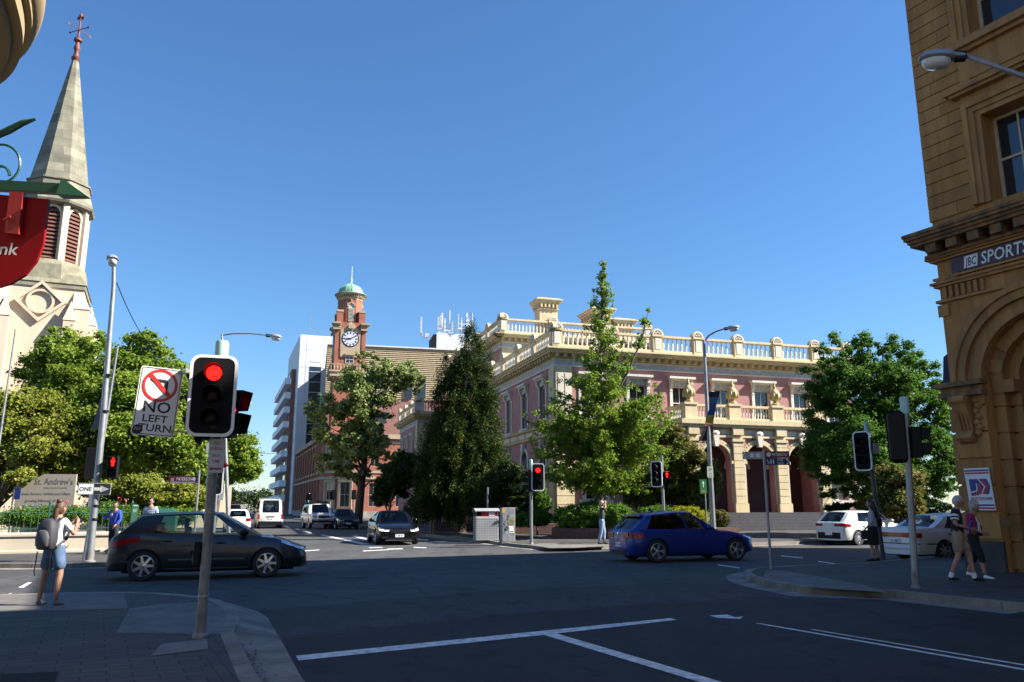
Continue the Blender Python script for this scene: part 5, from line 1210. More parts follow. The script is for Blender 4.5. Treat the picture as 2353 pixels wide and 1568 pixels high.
# planters
PBR = brickmat('planter_brick', (.17,.085,.06), (.13,.065,.05), (.07,.055,.05), .085, .26, .01, .85, .4, off=0)
def planter(label, pts, h):
    mb = MB(); ins = [(p[0]*.97+sum(q[0] for q in pts)/len(pts)*.03, p[1]*.97+sum(q[1] for q in pts)/len(pts)*.03) for p in pts]
    n = len(pts); c = (pts[0][0],pts[0][1]); pts = [(p[0]-c[0],p[1]-c[1]) for p in pts]; ins = [(p[0]-c[0],p[1]-c[1]) for p in ins]
    mb.prism(pts, -.1, h); mb.cur = 1; mb.face([(*p,h+.004) for p in ins]); tag(mb.build('planter', [PBR, mat('soil',(.05,.04,.03),.95,var=.3,scale=8)], loc=(*c,.2)), label, 'planter')
planter('brown brick planter holding the rounded hedge under the ginkgo', [G(1268,1240,.14), G(1392,1241,.14), (8.0,36.6), (10.4,37.4), (10.0,41.2), (2.2,41.0)], .45)
planter('brown brick planter behind the control cabinet and signal pole', [G(1150,1228,.16), G(1262,1221,.16), (3.0,45.5), (-.9,45.0)], .45)
planter('low brick planter in the shade under the conifer', [G(1040,1216,.16), G(1135,1216,.16), (-1.5,50.0), (-5.0,50.0)], .45)

# fallen leaves in the gutters
rng = rg(77); Pn = []
for ln_, z_ in ((gp[:8], .035), ([go(q, (.05,-.1), 0) for q in rt[8:12]], .03)):
    for a_, b_ in zip(ln_, ln_[1:]):
        for k_ in range(16): f = rng.random(); Pn.append((a_[0]+(b_[0]-a_[0])*f+abs(rng.normal(0,.10))*(1 if ln_ is not None and a_[0] < 0 else -1), a_[1]+(b_[1]-a_[1])*f+rng.normal(0,.03), z_))
Pn = np.array(Pn); Nz = np.tile(np.array([0,0,1.]), (len(Pn),1))+rng.normal(0,.15,(len(Pn),3)); Nz /= np.linalg.norm(Nz,axis=1,keepdims=True)
tag(leaf_object('leaf_litter', Pn, Nz, .03, leafmat('leaf_dead',[(.05,.03,.012),(.11,.07,.02),(.16,.12,.03)],.1), None, rng, rng.random(len(Pn))), 'small dry leaves caught along the kerb gutters', 'leaf litter', kind='stuff')
# ================================================================== vehicles
def interp(x, tab):
    if x <= tab[0][0]: return tab[0][1]
    for a, b in zip(tab, tab[1:]):
        if x <= b[0]:
            f = (x-a[0])/(b[0]-a[0]); return a[1]+(b[1]-a[1])*f
    return tab[-1][1]
PROF = [(0,.93),(.08,.965),(.22,.99),(.45,1.0),(.62,.995),(.78,.975),(.9,.95),(1.0,.90)]
class Car:
    """x forward, y left, origin on the ground under the middle. spec tables run from rear to front"""
    def __init__(s, **k): s.__dict__.update(k)
    def zt(s, x): return interp(x, s.top)
    def hw(s, x): return interp(x, s.plan)*s.W/2
    def side(s, x, z, d=0.):
        t = (z-s.sill)/max(.05, s.zt(x)-s.sill); return s.hw(x)*interp(max(0,min(1,t)), PROF)+d
    def arch(s, x):
        z = s.sill
        for cx in s.axles:
            r = s.wr*1.13
            if abs(x-cx) < r: z = max(z, s.wr+math.sqrt(r*r-(x-cx)**2))
        if x > s.L/2-.35: z = max(z, s.sill+.05)
        return z
    def build(s, name, label, cat, loc, rz, paint, group=None):
        t = thing(name, label, cat, loc, rz, group); L2 = s.L/2; s.t = t
        xs = set(np.linspace(-L2, L2, 44).tolist()+[-L2+.04,L2-.04,-L2+.1,L2-.1])
        for cx in s.axles:
            r = s.wr*1.13
            for a in range(0,181,12): xs.add(cx+r*math.cos(R(a)))
            xs.add(cx-r-.004); xs.add(cx+r+.004)
        xs = sorted(x for x in xs if -L2 <= x <= L2); rings = []
        for x in xs:
            zb = s.arch(x); zt = s.zt(x); w = s.hw(x); zf = s.sill-.02; wi = max(.1, w-.30)
            half = [(0,zf),(wi,zf),(wi,max(zf,zb)),(s.side(x,zb),zb)]
            for f in (.12,.3,.5,.68,.82,.93): z = zb+(zt-zb)*f; half.append((s.side(x,z),z))
            half += [(w*.90,zt),(w*.82,zt+.012),(w*.5,zt+s.crown*.7),(0,zt+s.crown)]
            rings.append([(x,y,z) for y, z in half]+[(x,-y,z) for y, z in half[-2:0:-1]])
        mb = MB(); mb.loft(rings)
        # greenhouse
        g = s.gh; wb = lambda x: s.hw(x)*.885; zb_ = lambda x: s.zt(x)-.005
        wr_ = g['wr']*s.W/2; zr = lambda x: interp(x, g['roof'])
        xf0, xf1, xr1, xr0 = g['ws0'], g['ws1'], g['rg1'], g['rg0']
        gl = []                                   # glass panels: (name, quads)
        def sp(q, i, f):                          # side surface point: column i=(xbottom,xtop), f 0..1 up
            xb, xt = i; x = xb+(xt-xb)*f; y0, y1 = wb(xb), wr_; z0, z1 = zb_(xb), zr(xt)-.045
            bulge = .03*math.sin(math.pi*f); return (x, q*(y0+(y1-y0)*f**1.25+bulge), z0+(z1-z0)*f)
        cols = [(xf0,xf1)]
        for a, b in g['win']: cols += [a, b]
        cols.append((xr0,xr1))
        for q in (-1,1):
            for ci in range(len(cols)-1):
                a, b = cols[ci], cols[ci+1]; glass = ci % 2 == 1; fr = [0,.06,.35,.65,.93,1]
                for k in range(5):
                    quad = [sp(q,a,fr[k]), sp(q,b,fr[k]), sp(q,b,fr[k+1]), sp(q,a,fr[k+1])]
                    if glass and 0 < k < 4: continue
                    mb.add(quad, [(0,1,2,3)])
                if glass:
                    m2 = MB(); pts = []
                    for k in range(1,5): pts += [sp(q,a,fr[k]), sp(q,b,fr[k])]
                    m2.add([(p[0],p[1]-q*.006,p[2]) for p in pts], [(0,1,3,2),(2,3,5,4),(4,5,7,6)]); gl.append(('side_window', m2, s.sglass))
        def scr(x0, x1, nm, gm, bul):
            n = 8; fr = [0,.05,.35,.65,.95,1]; P_ = []
            for f in fr:
                row = []
                for j in range(n+1):
                    v = -1+2*j/n; y = (wb(x0)+(wr_-wb(x0))*f**1.25+.03*math.sin(math.pi*f))*v; row.append((x0+(x1-x0)*f+bul*(1-v*v), y, zb_(x0)+(zr(x1)-.045-zb_(x0))*f+.045*f*(1-v**4)))
                P_.append(row)
            m2 = MB()
            for k in range(5):
                for j in range(n):
                    quad = [P_[k][j],P_[k][j+1],P_[k+1][j+1],P_[k+1][j]]
                    (m2 if (0 < k < 4 and 0 < j < n-1) or (0 < k < 4 and j in (0,n-1) and False) else mb).add(quad, [(0,1,2,3)])
            gl.append((nm, m2, gm)); return P_[-1]
        f_top = scr(xf0, xf1, 'windscreen', s.wglass, .10); r_top = scr(xr0, xr1, 'rear_window', s.rglass, -g.get('rb',.06))
        n = 6; rows = [r_top]
        for i in range(1,n):
            f = i/n; x = xr1+(xf1-xr1)*f; row = []
            for j in range(9): v = -1+2*j/8; row.append((r_top[j][0]*(1-f)+f_top[j][0]*f, wr_*v, zr(x)-.045+.045*(1-v**4)))
            rows.append(row)
        rows.append(f_top)
        for a, b in zip(rows, rows[1:]):
            for j in range(8): mb.add([a[j],a[j+1],b[j+1],b[j]], [(0,1,2,3)])
        mb.build('body', paint, t, smooth=38)
        for nm, m2, gm in gl: m2.build(nm, gm, t, smooth=60)
        # cabin interior
        mb = MB(); x0, x1 = xr0+.25, xf0-.35; w = s.W/2-.2; zs = .55 if s.H < 1.7 else .8; bl = zb_(0)
        mb.box(x0,-w,s.sill+.05,x1,w,s.sill+.12); mb.box(xf0-.55,-w,s.sill+.1,xf0-.12,w,bl-.06)
        for y in (-.37,.37):
            sx = (xf1+xf0)/2-1.05; mb.box(sx,y-.24,s.sill+.1,sx+.5,y+.24,zs); mb.bc((sx-.05,y,zs+.27),(.14,.46,.62),0,0,-.2); mb.bc((sx-.14,y,zs+.68),(.1,.26,.2))
        sx = s.rs; mb.box(sx,-w+.05,s.sill+.1,sx+.48,w-.05,zs); mb.bc((sx-.05,0,zs+.25),(.14,2*w-.1,.55),0,0,-.25)
        for y in (-.38,.38): mb.bc((sx-.12,y,zs+.6),(.08,.26,.16))
        mb.build('seats', INTER, t)
        # wheels
        for cx in s.axles:
            for q in (-1,1):
                o = MB(); y = q*(s.W/2-.115); r = s.wr; M_ = Matrix.Translation((cx,y,r)) @ Matrix.Rotation(-q*math.pi/2,4,'X')
                root = MB(); root.T = lambda a, b, c, M_=M_: M_ @ Vector((a,b,c))
                root.lathe([(r*.62,-.1),(r*.93,-.105),(r,-.07),(r,.07),(r*.93,.105),(r*.70,.1),(r*.66,.06)], n=28); wo = root.build('wheel', RUBBER, t, smooth=40)
                rim = MB(); rim.T = root.T
                rim.lathe([(r*.70,.102),(r*.67,.105),(r*.64,.07),(r*.62,-.05)], n=28, caps=False)
                ns = s.spokes
                for k in range(ns):
                    for dd in ((0,) if not s.twin else (-.12,.12)):
                        a = 2*math.pi*k/ns+dd; ca, sa = math.cos(a), math.sin(a); w0, w1 = (r*.10,r*s.sw) if not s.twin else (r*.05,r*.055)
                        rim.add([(ca*r*.1-sa*w0,sa*r*.1+ca*w0,.085),(ca*r*.1+sa*w0,sa*r*.1-ca*w0,.085),(ca*r*.66+sa*w1,sa*r*.66-ca*w1,.075),(ca*r*.66-sa*w1,sa*r*.66+ca*w1,.075),
                                 (ca*r*.1-sa*w0,sa*r*.1+ca*w0,.05),(ca*r*.1+sa*w0,sa*r*.1-ca*w0,.05),(ca*r*.66+sa*w1,sa*r*.66-ca*w1,.04),(ca*r*.66-sa*w1,sa*r*.66+ca*w1,.04)], [(0,1,2,3),(0,4,5,1),(3,2,6,7),(1,5,6,2),(0,3,7,4)])
                rim.lathe([(r*.16,.05),(r*.16,.09),(r*.05,.1)], n=12); rim.build('rim', s.rim, wo, smooth=35)
                hub = MB(); hub.T = root.T; hub.lathe([(r*.63,.0),(r*.63,.02)], n=20); hub.build('brake_disc', TRIM, wo)
        return t
    def patch(s, x0, x1, zf0, zf1, nm, m, q, d=.012, nx=8, nz=4):
        """panel lying on the body side between two heights (functions of x)"""
        mb = MB(); P_ = []
        for i in range(nx+1):
            x = x0+(x1-x0)*i/nx; z0, z1 = zf0(i/nx), zf1(i/nx)
            for j in range(nz+1): z = z0+(z1-z0)*j/nz; P_.append((x+(.012 if x > 0 else -.012)*(abs(x) > s.L/2-.25), q*s.side(x,z,d), z))
        mb.add(P_, [(i*(nz+1)+j,(i+1)*(nz+1)+j,(i+1)*(nz+1)+j+1,i*(nz+1)+j+1) for i in range(nx) for j in range(nz)])
        return mb.build(nm, m, s.t, smooth=60)
    def line(s, pts, nm, m, q, w=.006, d=.002):
        mb = MB(); mb.tube([(x, q*s.side(x,z,d-w*.5), z) for x, z in pts], w, 5); return mb.build(nm, m, s.t)
    def endplate(s, x, zc, w, h, nm, m, y=0, th=.02, txt=None):
        q = 1 if x > 0 else -1; mb = MB(); mb.bev(0,0,0,.01,.01,.01,.001) if False else None
        mb.box(min(x,x+q*th), y-w/2, zc-h/2, max(x,x+q*th), y+w/2, zc+h/2); o = mb.build(nm, m, s.t)
        if txt:
            m2 = MB(); text(m2, txt, h*.95, lambda a, b: (x+q*(th+.003), y+q*a, zc-h*.34+b), True, .8); m2.build('lettering', mat('plate_ink',(.03,.04,.12),.6), o)
        return o
    def common(s, doors, plate, seam=True, mirror=True, handles=True):
        for q in (-1,1):
            if seam:
                for d in doors: s.line(d, 'door_seam', BLACKM, q, .005)
            if handles:
                for x in s.hx: z = s.zt(x)-.16; mb = MB(); mb.tube([(x-.1,q*s.side(x,z,.012),z),(x,q*s.side(x,z,.03),z+.005),(x+.1,q*s.side(x,z,.012),z)], .014, 6); mb.build('door_handle', s.hm, s.t)
            if mirror:
                x = s.gh['ws0']-.42; z = s.zt(x)+.10; mb = MB(); y = q*(s.hw(x)*.9+.14); mb.ell((x,y,z), (.09,.12,.085), 10, 7); mb.tube([(x+.02,q*s.hw(x)*.87,z-.06),(x,y,z-.04)], .03, 6); mb.build('mirror', s.mm, s.t, smooth=60)
        L2 = s.L/2; mb = MB()                     # dark underbody and wheel-well lining
        mb.box(-L2+.3,-s.W/2+.3,s.sill-.06,L2-.3,s.W/2-.3,s.sill); mb.build('underbody', BLACKM, s.t)
        s.endplate(-L2, s.rp, .37, .125, 'number_plate', WHITE, txt=plate); s.endplate(L2, s.fp, .37, .125, 'number_plate', WHITE, txt=plate)
def C(a): return lambda f: a
def Ln(a, b): return lambda f: a+(b-a)*f
def P5(name, c, metal=.35, rough=.3, c2=None): return mat(name, c, rough, metal, var=.03, coat=.3, c2=c2)
GREY = P5('charcoal_paint', (.028,.031,.040)); BLU = P5('blue_paint', (.010,.034,.22)); BLK = mat('black_paint', (.004,.004,.005), .14, 0, var=.03, spec=.3)
WHT = P5('white_paint', (.72,.72,.70), 0, .3); SIL = P5('silver_paint', (.55,.56,.56), .3, .3); DKB = P5('dark_blue_paint', (.02,.026,.04)); PALEB = P5('pale_blue_paint', (.35,.42,.48), .3); OFFW = P5('aged_white_paint', (.74,.74,.74), 0, .4)
PLAN_H = [(-1,.74),(-.975,.86),(-.93,.93),(-.82,.975),(-.5,1),(.45,1),(.7,.975),(.86,.92),(.94,.82),(.985,.68),(1,.60)]
def plan(L, t=PLAN_H): return [(x*L/2, w) for x, w in t]
def hatch(L, W, H, wb, fo, wr, **k):
    """five-door hatchback; fo = front overhang"""
    f = L/2; ax = (f-fo-wb, f-fo); dz = H-1.45
    top = [(-f,.86),(-f+.06,.93),(-f+.22,.97+dz*.3),(-f+1.0,.965),(0,.93),(f-fo-.35,.90),(f-.75,.86),(f-.4,.78),(f-.16,.69),(f-.05,.60),(f,.52)]
    gh = dict(wr=.70, roof=[(-f+.3,H-.12),(-f+.75,H-.04),(-.25,H),(.5,H-.03),(.9,H-.1)], ws0=f-1.05, ws1=.28, rg1=-f+.62, rg0=-f+.10,
              win=[((f-1.42,.28-.06),(-.02,-.22)),((-.14,-.32),(-f+.92,-f+1.0))])
    d = dict(L=L, W=W, H=H, wr=wr, axles=ax, sill=.22, crown=.045, top=top, plan=plan(L), gh=gh, rs=-f+1.15, sglass=GLASS, wglass=GLASS, rglass=GLASSD, spokes=7, sw=.075, twin=False, rim=ALLOY, hm=BLACK, mm=BLACK, hx=(-.95,.18), rp=.62, fp=.36)
    d.update(k); return Car(**d)
def doors_h(c):
    f = c.L/2; ws = c.gh['ws0']
    return [[(ws-.35,c.zt(ws-.35)-.02),(ws-.30,.6),(ws-.36,.3),(ws-.45,.27)], [(-.1,c.zt(-.1)-.02),(-.06,.7),(-.04,.27)], [(c.axles[0]+.42,.70),(c.axles[0]+.25,.84),(c.axles[0]+.2,c.zt(c.axles[0])-.02)], [(-.04,.27),(ws-.45,.27)], [(c.axles[0]+.45,.30),(-.04,.27)], [(c.axles[0]+.42,.70),(c.axles[0]+.45,.3)]]
# charcoal hatchback crossing in the foreground: wheels surveyed from the photograph
def place(pr, pf, wb):                            # near-side wheel contacts -> centre
    d = Vector((pf[0]-pr[0], pf[1]-pr[1])); return math.atan2(d.y, d.x)
c = hatch(4.28,1.80,1.50,2.61,.93,.325, gh=None); f = c.L/2
c.top = [(-f,.80),(-f+.05,.92),(-f+.18,1.0),(-f+.6,1.03),(-.3,.98),(.6,.93),(f-1.1,.92),(f-.8,.89),(f-.5,.81),(f-.22,.70),(f-.06,.60),(f,.50)]
c.gh = dict(wr=.70, roof=[(-f+.3,1.36),(-f+.7,1.45),(-.45,1.5),(.1,1.48),(.5,1.40)], ws0=f-1.04, ws1=.12, rg1=-f+.62, rg0=-f+.16, rb=.05, win=[((f-1.5,.0),(.0,-.2)),((-.10,-.30),(-1.24,-1.10))])
a = math.atan2(.99,2.57); u_ = Vector((math.cos(a),math.sin(a))); n_ = Vector((-u_.y,u_.x)); mid = Vector((-8.21,18.2))*.5+Vector((-5.64,19.19))*.5; xo = sum(c.axles)/2
cen = mid-u_*xo+n_*(c.W/2-.11)
T1 = c.build('parked_car' if False else 'hatchback_car', 'charcoal grey five door hatchback turning across the intersection in the shade', 'car', (cen.x,cen.y,0), a, GREY)
c.common(doors_h(c), 'EJ 2841')
for q in (-1,1):
    c.patch(-f+.02,-f+.62,Ln(.70,.86),Ln(.86,.95),'tail_lamp',REDL,q); c.patch(f-.62,f-.04,Ln(.78,.58),Ln(.855,.68),'headlamp',LAMPG,q)
    c.patch(c.axles[0]+.5,c.axles[1]-.5,C(.43),C(.465),'side_moulding',mat('moulding_grey',(.10,.10,.115),.4),q,.016); c.patch(c.axles[0]+.42,c.axles[1]-.42,C(.235),C(.265),'sill_trim',mat('moulding_grey',(.1,.1,.115),.4),q,.02)
    c.patch(f-.5,f-.06,Ln(.30,.34),Ln(.42,.46),'fog_lamp',BLACK,q)
    c.patch(-f+.03,-f+.55,C(.40),C(.44),'bumper_strip',TRIM,q,.012)
c.endplate(f,.34,1.0,.2,'grille',BLACK,0,.012); c.endplate(-f,.44,1.1,.05,'bumper_strip',TRIM)
# blue hatchback leaving to the right
c = hatch(4.32,1.77,1.50,2.69,.79,.33, spokes=5, twin=True, sglass=GLASSD, hm=BLU, mm=BLU, rp=.50); f = c.L/2
c.top = [(-f,.80),(-f+.05,.90),(-f+.2,.95),(-f+1.0,.945),(0,.92),(f-1.4,.90),(f-.9,.87),(f-.45,.78),(f-.16,.68),(f-.04,.60),(f,.5)]
c.gh = dict(wr=.70, roof=[(-f+.3,1.31),(-f+.75,1.41),(-.55,1.49),(-.1,1.48),(.4,1.38)], ws0=f-1.36, ws1=-.06, rg1=-f+.66, rg0=-f+.10, win=[((f-1.80,-.14),(-.20,-.36)),((-.30,-.46),(-1.62,-1.34))])
a = math.atan2(.77,2.56)+R(2); u_ = Vector((math.cos(a),math.sin(a))); n_ = Vector((-u_.y,u_.x)); mid = Vector((5.51,24.58)); cen = mid-u_*(sum(c.axles)/2)+n_*(c.W/2-.11)
c.build('hatchback_car', 'shiny blue five door hatchback driving away to the right in the shade', 'car', (cen.x,cen.y,0), a, BLU)
c.common(doors_h(c), 'FH 61 AE')
for q in (-1,1):
    c.patch(-f+.0,-f+.42,C(.70),Ln(.86,.84),'tail_lamp',REDL,q,.014); c.endplate(-f,.78,.36,.15,'tail_lamp',REDL,q*.50,.014); c.patch(f-.5,f-.06,Ln(.70,.6),Ln(.77,.66),'headlamp',LAMPG,q)
c.endplate(-f,.27,.9,.12,'diffuser',BLACK); mb = MB(); mb.tube([(-f+1.2,0,1.44),(-f+1.08,0,1.51),(-f+1.02,0,1.49)], .03, 6); mb.build('roof_fin', BLU, c.t)
mb = MB(); mb.box(-f+.44,-.22,1.325,-f+.46,.22,1.345); mb.build('brake_light', REDL, c.t); mb = MB(); mb.box(-f+.46,-.50,1.325,-f+.70,.50,1.352); mb.build('spoiler', BLU, c.t)
mb = MB(); mb.tube([(-f-.02,0,.82),(-f+.0,0,.82)], .04, 12); mb.build('badge', CHROME, c.t)
for y, z, m_, w in ((0,.83,GLASSD,1.0),): pass
# black sedan coming towards the camera
c = hatch(4.9,1.86,1.44,2.84,.95,.34, spokes=5, twin=True, sglass=GLASSD, wglass=GLASSD, hm=CHROME, mm=BLK, fp=.40); f = c.L/2
c.top = [(-f,.86),(-f+.06,.95),(-f+.3,1.0),(-f+.9,.99),(0,.93),(f-1.3,.91),(f-.7,.84),(f-.3,.74),(f-.1,.66),(f,.52)]
c.plan = plan(4.9,[(-1,.76),(-.97,.86),(-.9,.94),(-.6,1),(.6,1),(.82,.97),(.93,.9),(.98,.8),(1,.72)])
c.gh = dict(wr=.66, roof=[(-f+.9,1.2),(-f+1.5,1.37),(-.2,1.44),(.3,1.42),(.6,1.36)], ws0=f-1.55, ws1=.22, rg1=-f+1.35, rg0=-f+.62, win=[((f-1.95,.1),(-.05,-.2)),((-.15,-.3),(-1.5,-1.05))])
p1 = Vector((-5.57,35.45)); p2 = Vector((-4.35,35.45)); a = math.atan2(-.937,.35)+R(-4); u_ = Vector((math.cos(a),math.sin(a))); cen = Vector((-5.05,35.8))-u_*(c.axles[1]-.0)
c.build('sedan_car', 'black sedan with lit headlamps coming down the far street', 'car', (cen.x,cen.y,0), a, BLK)
c.common(doors_h(c), 'F 78 TY')
DRL = mat('running_light', (1,.97,.9), .3, var=0, emit=3)
for q in (-1,1):
    c.patch(f-.55,f-.02,Ln(.70,.58),Ln(.77,.68),'headlamp',LAMPG,q,.014); c.endplate(f,.62,.24,.08,'headlamp',LAMPG,q*.56,.03); c.patch(f-.22,f-.05,Ln(.62,.6),Ln(.66,.64),'running_light',DRL,q,.022); c.endplate(f,.60,.16,.025,'running_light',DRL,q*.56,.036)
    c.endplate(f,.33,.26,.12,'fog_recess',BLACKM,q*.62,.012); c.patch(-f,-f+.4,C(.78),C(.9),'tail_lamp',REDL,q)
GRL = mat('grille_dark', (.03,.03,.033), .35, .6)
g_ = c.endplate(f,.585,.80,.14,'grille',GRL,0,.03)
for k in range(15): pass
mb = MB()
for k in range(14): y = -.36+k*.055; mb.box(f+.03,y,.53,f+.036,y+.012,.645)
mb.box(f+.028,-.42,.65,f+.04,.42,.662); mb.build('grille_bars', CHROME, g_); c.endplate(f,.26,1.0,.1,'air_intake',BLACKM,0,.015); mb = MB(); mb.box(f-.0,-.6,.2,f+.05,.6,.215); mb.build('splitter', CHROME, c.t)
# white van, rear view
c = hatch(5.0,1.88,2.18,3.1,1.0,.34); f = c.L/2
c.top = [(-f,1.05),(-f+.04,1.12),(-f+.2,1.14),(0,1.14),(f-1.0,1.12),(f-.5,1.05),(f-.2,.95),(f,.75)]; c.crown = .02
c.plan = plan(5.0,[(-1,.88),(-.985,.95),(-.95,.985),(-.9,1),(.8,1),(.93,.95),(1,.85)])
c.gh = dict(wr=.80, roof=[(-f,2.1),(-f+.3,2.16),(0,2.18),(f-1.3,2.14)], ws0=f-.45, ws1=f-1.2, rg1=-f+.22, rg0=-f+.05, rb=.02, win=[((f-.95,f-1.35),(f-1.75,f-1.75)),((f-1.9,f-1.9),(-f+.35,-f+.4))])
c.rglass = GLASSD; c.sglass = GLASSD; c.rp = .72; c.sill = .3; a = math.atan2(.937,-.35)
p = Vector((-18.15,61.3)); u_ = Vector((math.cos(a),math.sin(a)))
c.build('van', 'white high roof van seen from behind with roof rack', 'van', (*(p+u_*f),0), a, WHT); c.common([[(0,1.1),(0,.35)]], 'B 92 KL', handles=False)
for q in (-1,1): c.patch(-f+.0,-f+.16,C(.70),C(1.08),'tail_lamp',REDL,q,.014); c.endplate(-f,.9,.12,.36,'tail_lamp',REDL,q*.84,.012)
c.endplate(-f,.42,1.76,.24,'bumper',BLACK,0,.06); c.endplate(-f,.88,.6,.06,'handle_bar',BLACK,0,.03)
mb = MB()
for q in (-.68,.68): mb.tube([(-f+.3,q,2.22),(f-1.4,q,2.25)], .025, 6)
for k in range(5): x = -f+.4+k*.75; mb.tube([(x,-.7,2.24),(x,.7,2.24)], .02, 5); [mb.tube([(x,q,2.1),(x,q,2.25)], .02, 5) for q in (-.68,.68)]
mb.build('roof_rack', GALV, c.t)
# white four-wheel drive coming towards the camera
def fourx4(label, loc, a, paint):
    c = hatch(4.8,1.9,1.85,2.75,.85,.39, sglass=GLASSD, wglass=GLASSD, fp=.78, spokes=6); f = c.L/2; c.sill = .42; c.crown = .03; c.rp = .8
    c.top = [(-f,1.05),(-f+.1,1.15),(0,1.14),(f-1.3,1.13),(f-.8,1.10),(f-.2,1.06),(f-.05,.98),(f,.85)]
    c.plan = plan(4.8,[(-1,.85),(-.96,.95),(-.9,1),(.8,1),(.92,.96),(.98,.88),(1,.82)])
    c.gh = dict(wr=.76, roof=[(-f+.2,1.78),(-.5,1.83),(.4,1.82),(.7,1.76)], ws0=f-1.45, ws1=.38, rg1=-f+.35, rg0=-f+.12, win=[((f-1.75,.26),(-.02,-.1)),((-.12,-.2),(-f+.55,-f+.65))])
    c.build('suv', label, 'four wheel drive', loc, a, paint); c.common(doors_h(c), 'DX 4417', mirror=True)
    for q in (-1,1): c.patch(f-.3,f-.0,C(.86),Ln(.99,.97),'headlamp',LAMPG,q,.014); c.endplate(f,.9,.28,.16,'headlamp',LAMPG,q*.62,.02); c.endplate(-f,.9,.14,.3,'tail_lamp',REDL,q*.74)
    c.endplate(f,.90,.8,.2,'grille',GRL,0,.03); c.endplate(f,.58,1.72,.22,'bumper',BLACK,0,.1)
    mb = MB()
    for q in (-.42,.42): mb.tube([(f+.14,q,.5),(f+.16,q,.95),(f+.05,q,1.02)], .03, 6)
    mb.tube([(f+.16,-.42,.95),(f+.16,.42,.95)], .03, 6); mb.tube([(f+.16,-.8,.62),(f+.16,.8,.62)], .03, 6); mb.build('bull_bar', CHROME, c.t)
    mb = MB(); mb.box(-f+.5,-.7,1.88,.5,.7,1.92); mb.box(-1.2,-.55,1.92,-.2,.1,2.06); mb.box(-.3,.15,1.92,.4,.6,2.02)
    for q in (-.7,.7): mb.tube([(-f+.5,q,2.0),(.5,q,2.0)], .02, 5)
    mb.build('roof_rack', BLACK, c.t); return c
a = math.atan2(-.937,.35)+R(3); p = Vector((-13.95,60.2)); u_ = Vector((math.cos(a),math.sin(a)))
fourx4('white four wheel drive with bull bar and loaded roof rack facing the camera', (*(p-u_*2.1),0), a, WHT)
# dark sedan parked behind the four-wheel drive
def sedan(label, loc, a, paint, plate, lamp=REDL, old=False, L=4.5, H=1.42, rear=True, gl=GLASS):
    c = hatch(L,1.72,H,2.6,.88,.31, wglass=gl, rglass=gl if not old else GLASS, sglass=gl, rp=.60 if old else .74, fp=.42, spokes=7 if old else 5, hm=BLACK, mm=BLACK if old else paint); f = c.L/2
    c.top = [(-f,.82),(-f+.04,.93),(-f+.12,.965),(-f+.75,.98),(-f+1.2,.95),(0,.92),(f-1.3,.90),(f-.6,.84),(f-.2,.74),(f-.05,.66),(f,.52)]
    c.plan = plan(L,[(-1,.84),(-.975,.92),(-.92,.96),(-.6,1),(.6,1),(.82,.97),(.93,.9),(.98,.8),(1,.72)])
    c.gh = dict(wr=.70, roof=[(-f+1.3,H-.06),(-.2,H),(.3,H-.01),(.6,H-.06)], ws0=f-1.35, ws1=.30, rg1=-f+1.38, rg0=-f+.72, win=[((f-1.7,.2),(-.06,-.14)),((-.14,-.22),(-f+1.12,-f+1.48))])
    c.build('sedan_car', label, 'car', loc, a, paint); c.common(doors_h(c), plate)
    for q in (-1,1):
        c.patch(f-.4,f-.02,Ln(.66,.56),Ln(.76,.68),'headlamp',LAMPG,q,.014); c.endplate(f,.62,.3,.11,'headlamp',LAMPG,q*.5,.02); c.patch(-f,-f+.22,C(.70 if old else .74),C(.84 if old else .9),'tail_lamp',lamp,q,.014); c.endplate(-f,.77 if old else .82,.42,.14,'tail_lamp',lamp,q*.5,.014)
    c.endplate(f,.6,.7,.12,'grille',GRL,0,.02); c.endplate(f,.3,1.0,.12,'air_intake',BLACKM,0,.012)
    if old:
        c.endplate(-f,.77,.6,.13,'garnish',mat('amber_garnish',(.30,.07,.02),.25,coat=1),0,.012)
        for q in (-1,1): c.patch(-f+.05,f-.05,C(.50),C(.54),'side_moulding',TRIM,q,.014)
        c.endplate(-f,.45,1.42,.14,'bumper',paint,0,.06); c.endplate(-f,.52,1.44,.025,'bumper_strip',TRIM,0,.065)
    return c
a = math.atan2(-.937,.35)+R(2)
sedan('dark sedan parked at the kerb behind the white four wheel drive', (-12.7,61.3,0), a, DKB, 'E 31 PN', gl=GLASSD)
sedan('white sedan with amber tail strip parked beside the sandstone corner', (13.8,25.7,0), R(19), OFFW, 'EO 9837', old=True)
c = sedan('pale blue grey sedan roof showing beyond the white sedan', (18.3,31.2,0), R(25), PALEB, 'D 60 RV')
# silver-white hatchback at the far kerb
c = hatch(4.27,1.76,1.46,2.6,.88,.31, spokes=9, sw=.04, hm=SIL, mm=SIL, rp=.48); f = c.L/2; a = R(27)
c.build('hatchback_car', 'sunlit silver white hatchback parked in front of the building steps', 'car', (15.5,36.1,0), a, WHT); c.common(doors_h(c), 'FA 204')
for q in (-1,1): c.patch(-f,-f+.4,C(.78),Ln(.92,.88),'tail_lamp',REDL,q,.014); c.endplate(-f,.84,.36,.10,'tail_lamp',REDL,q*.5,.014); c.patch(f-.5,f-.06,Ln(.68,.58),Ln(.76,.66),'headlamp',LAMPG,q)
c.endplate(-f,.40,1.2,.26,'rear_bumper_insert',BLACK,0,.012); c.endplate(-f,.48,.37,.125,'number_plate',WHITE,0,.03)
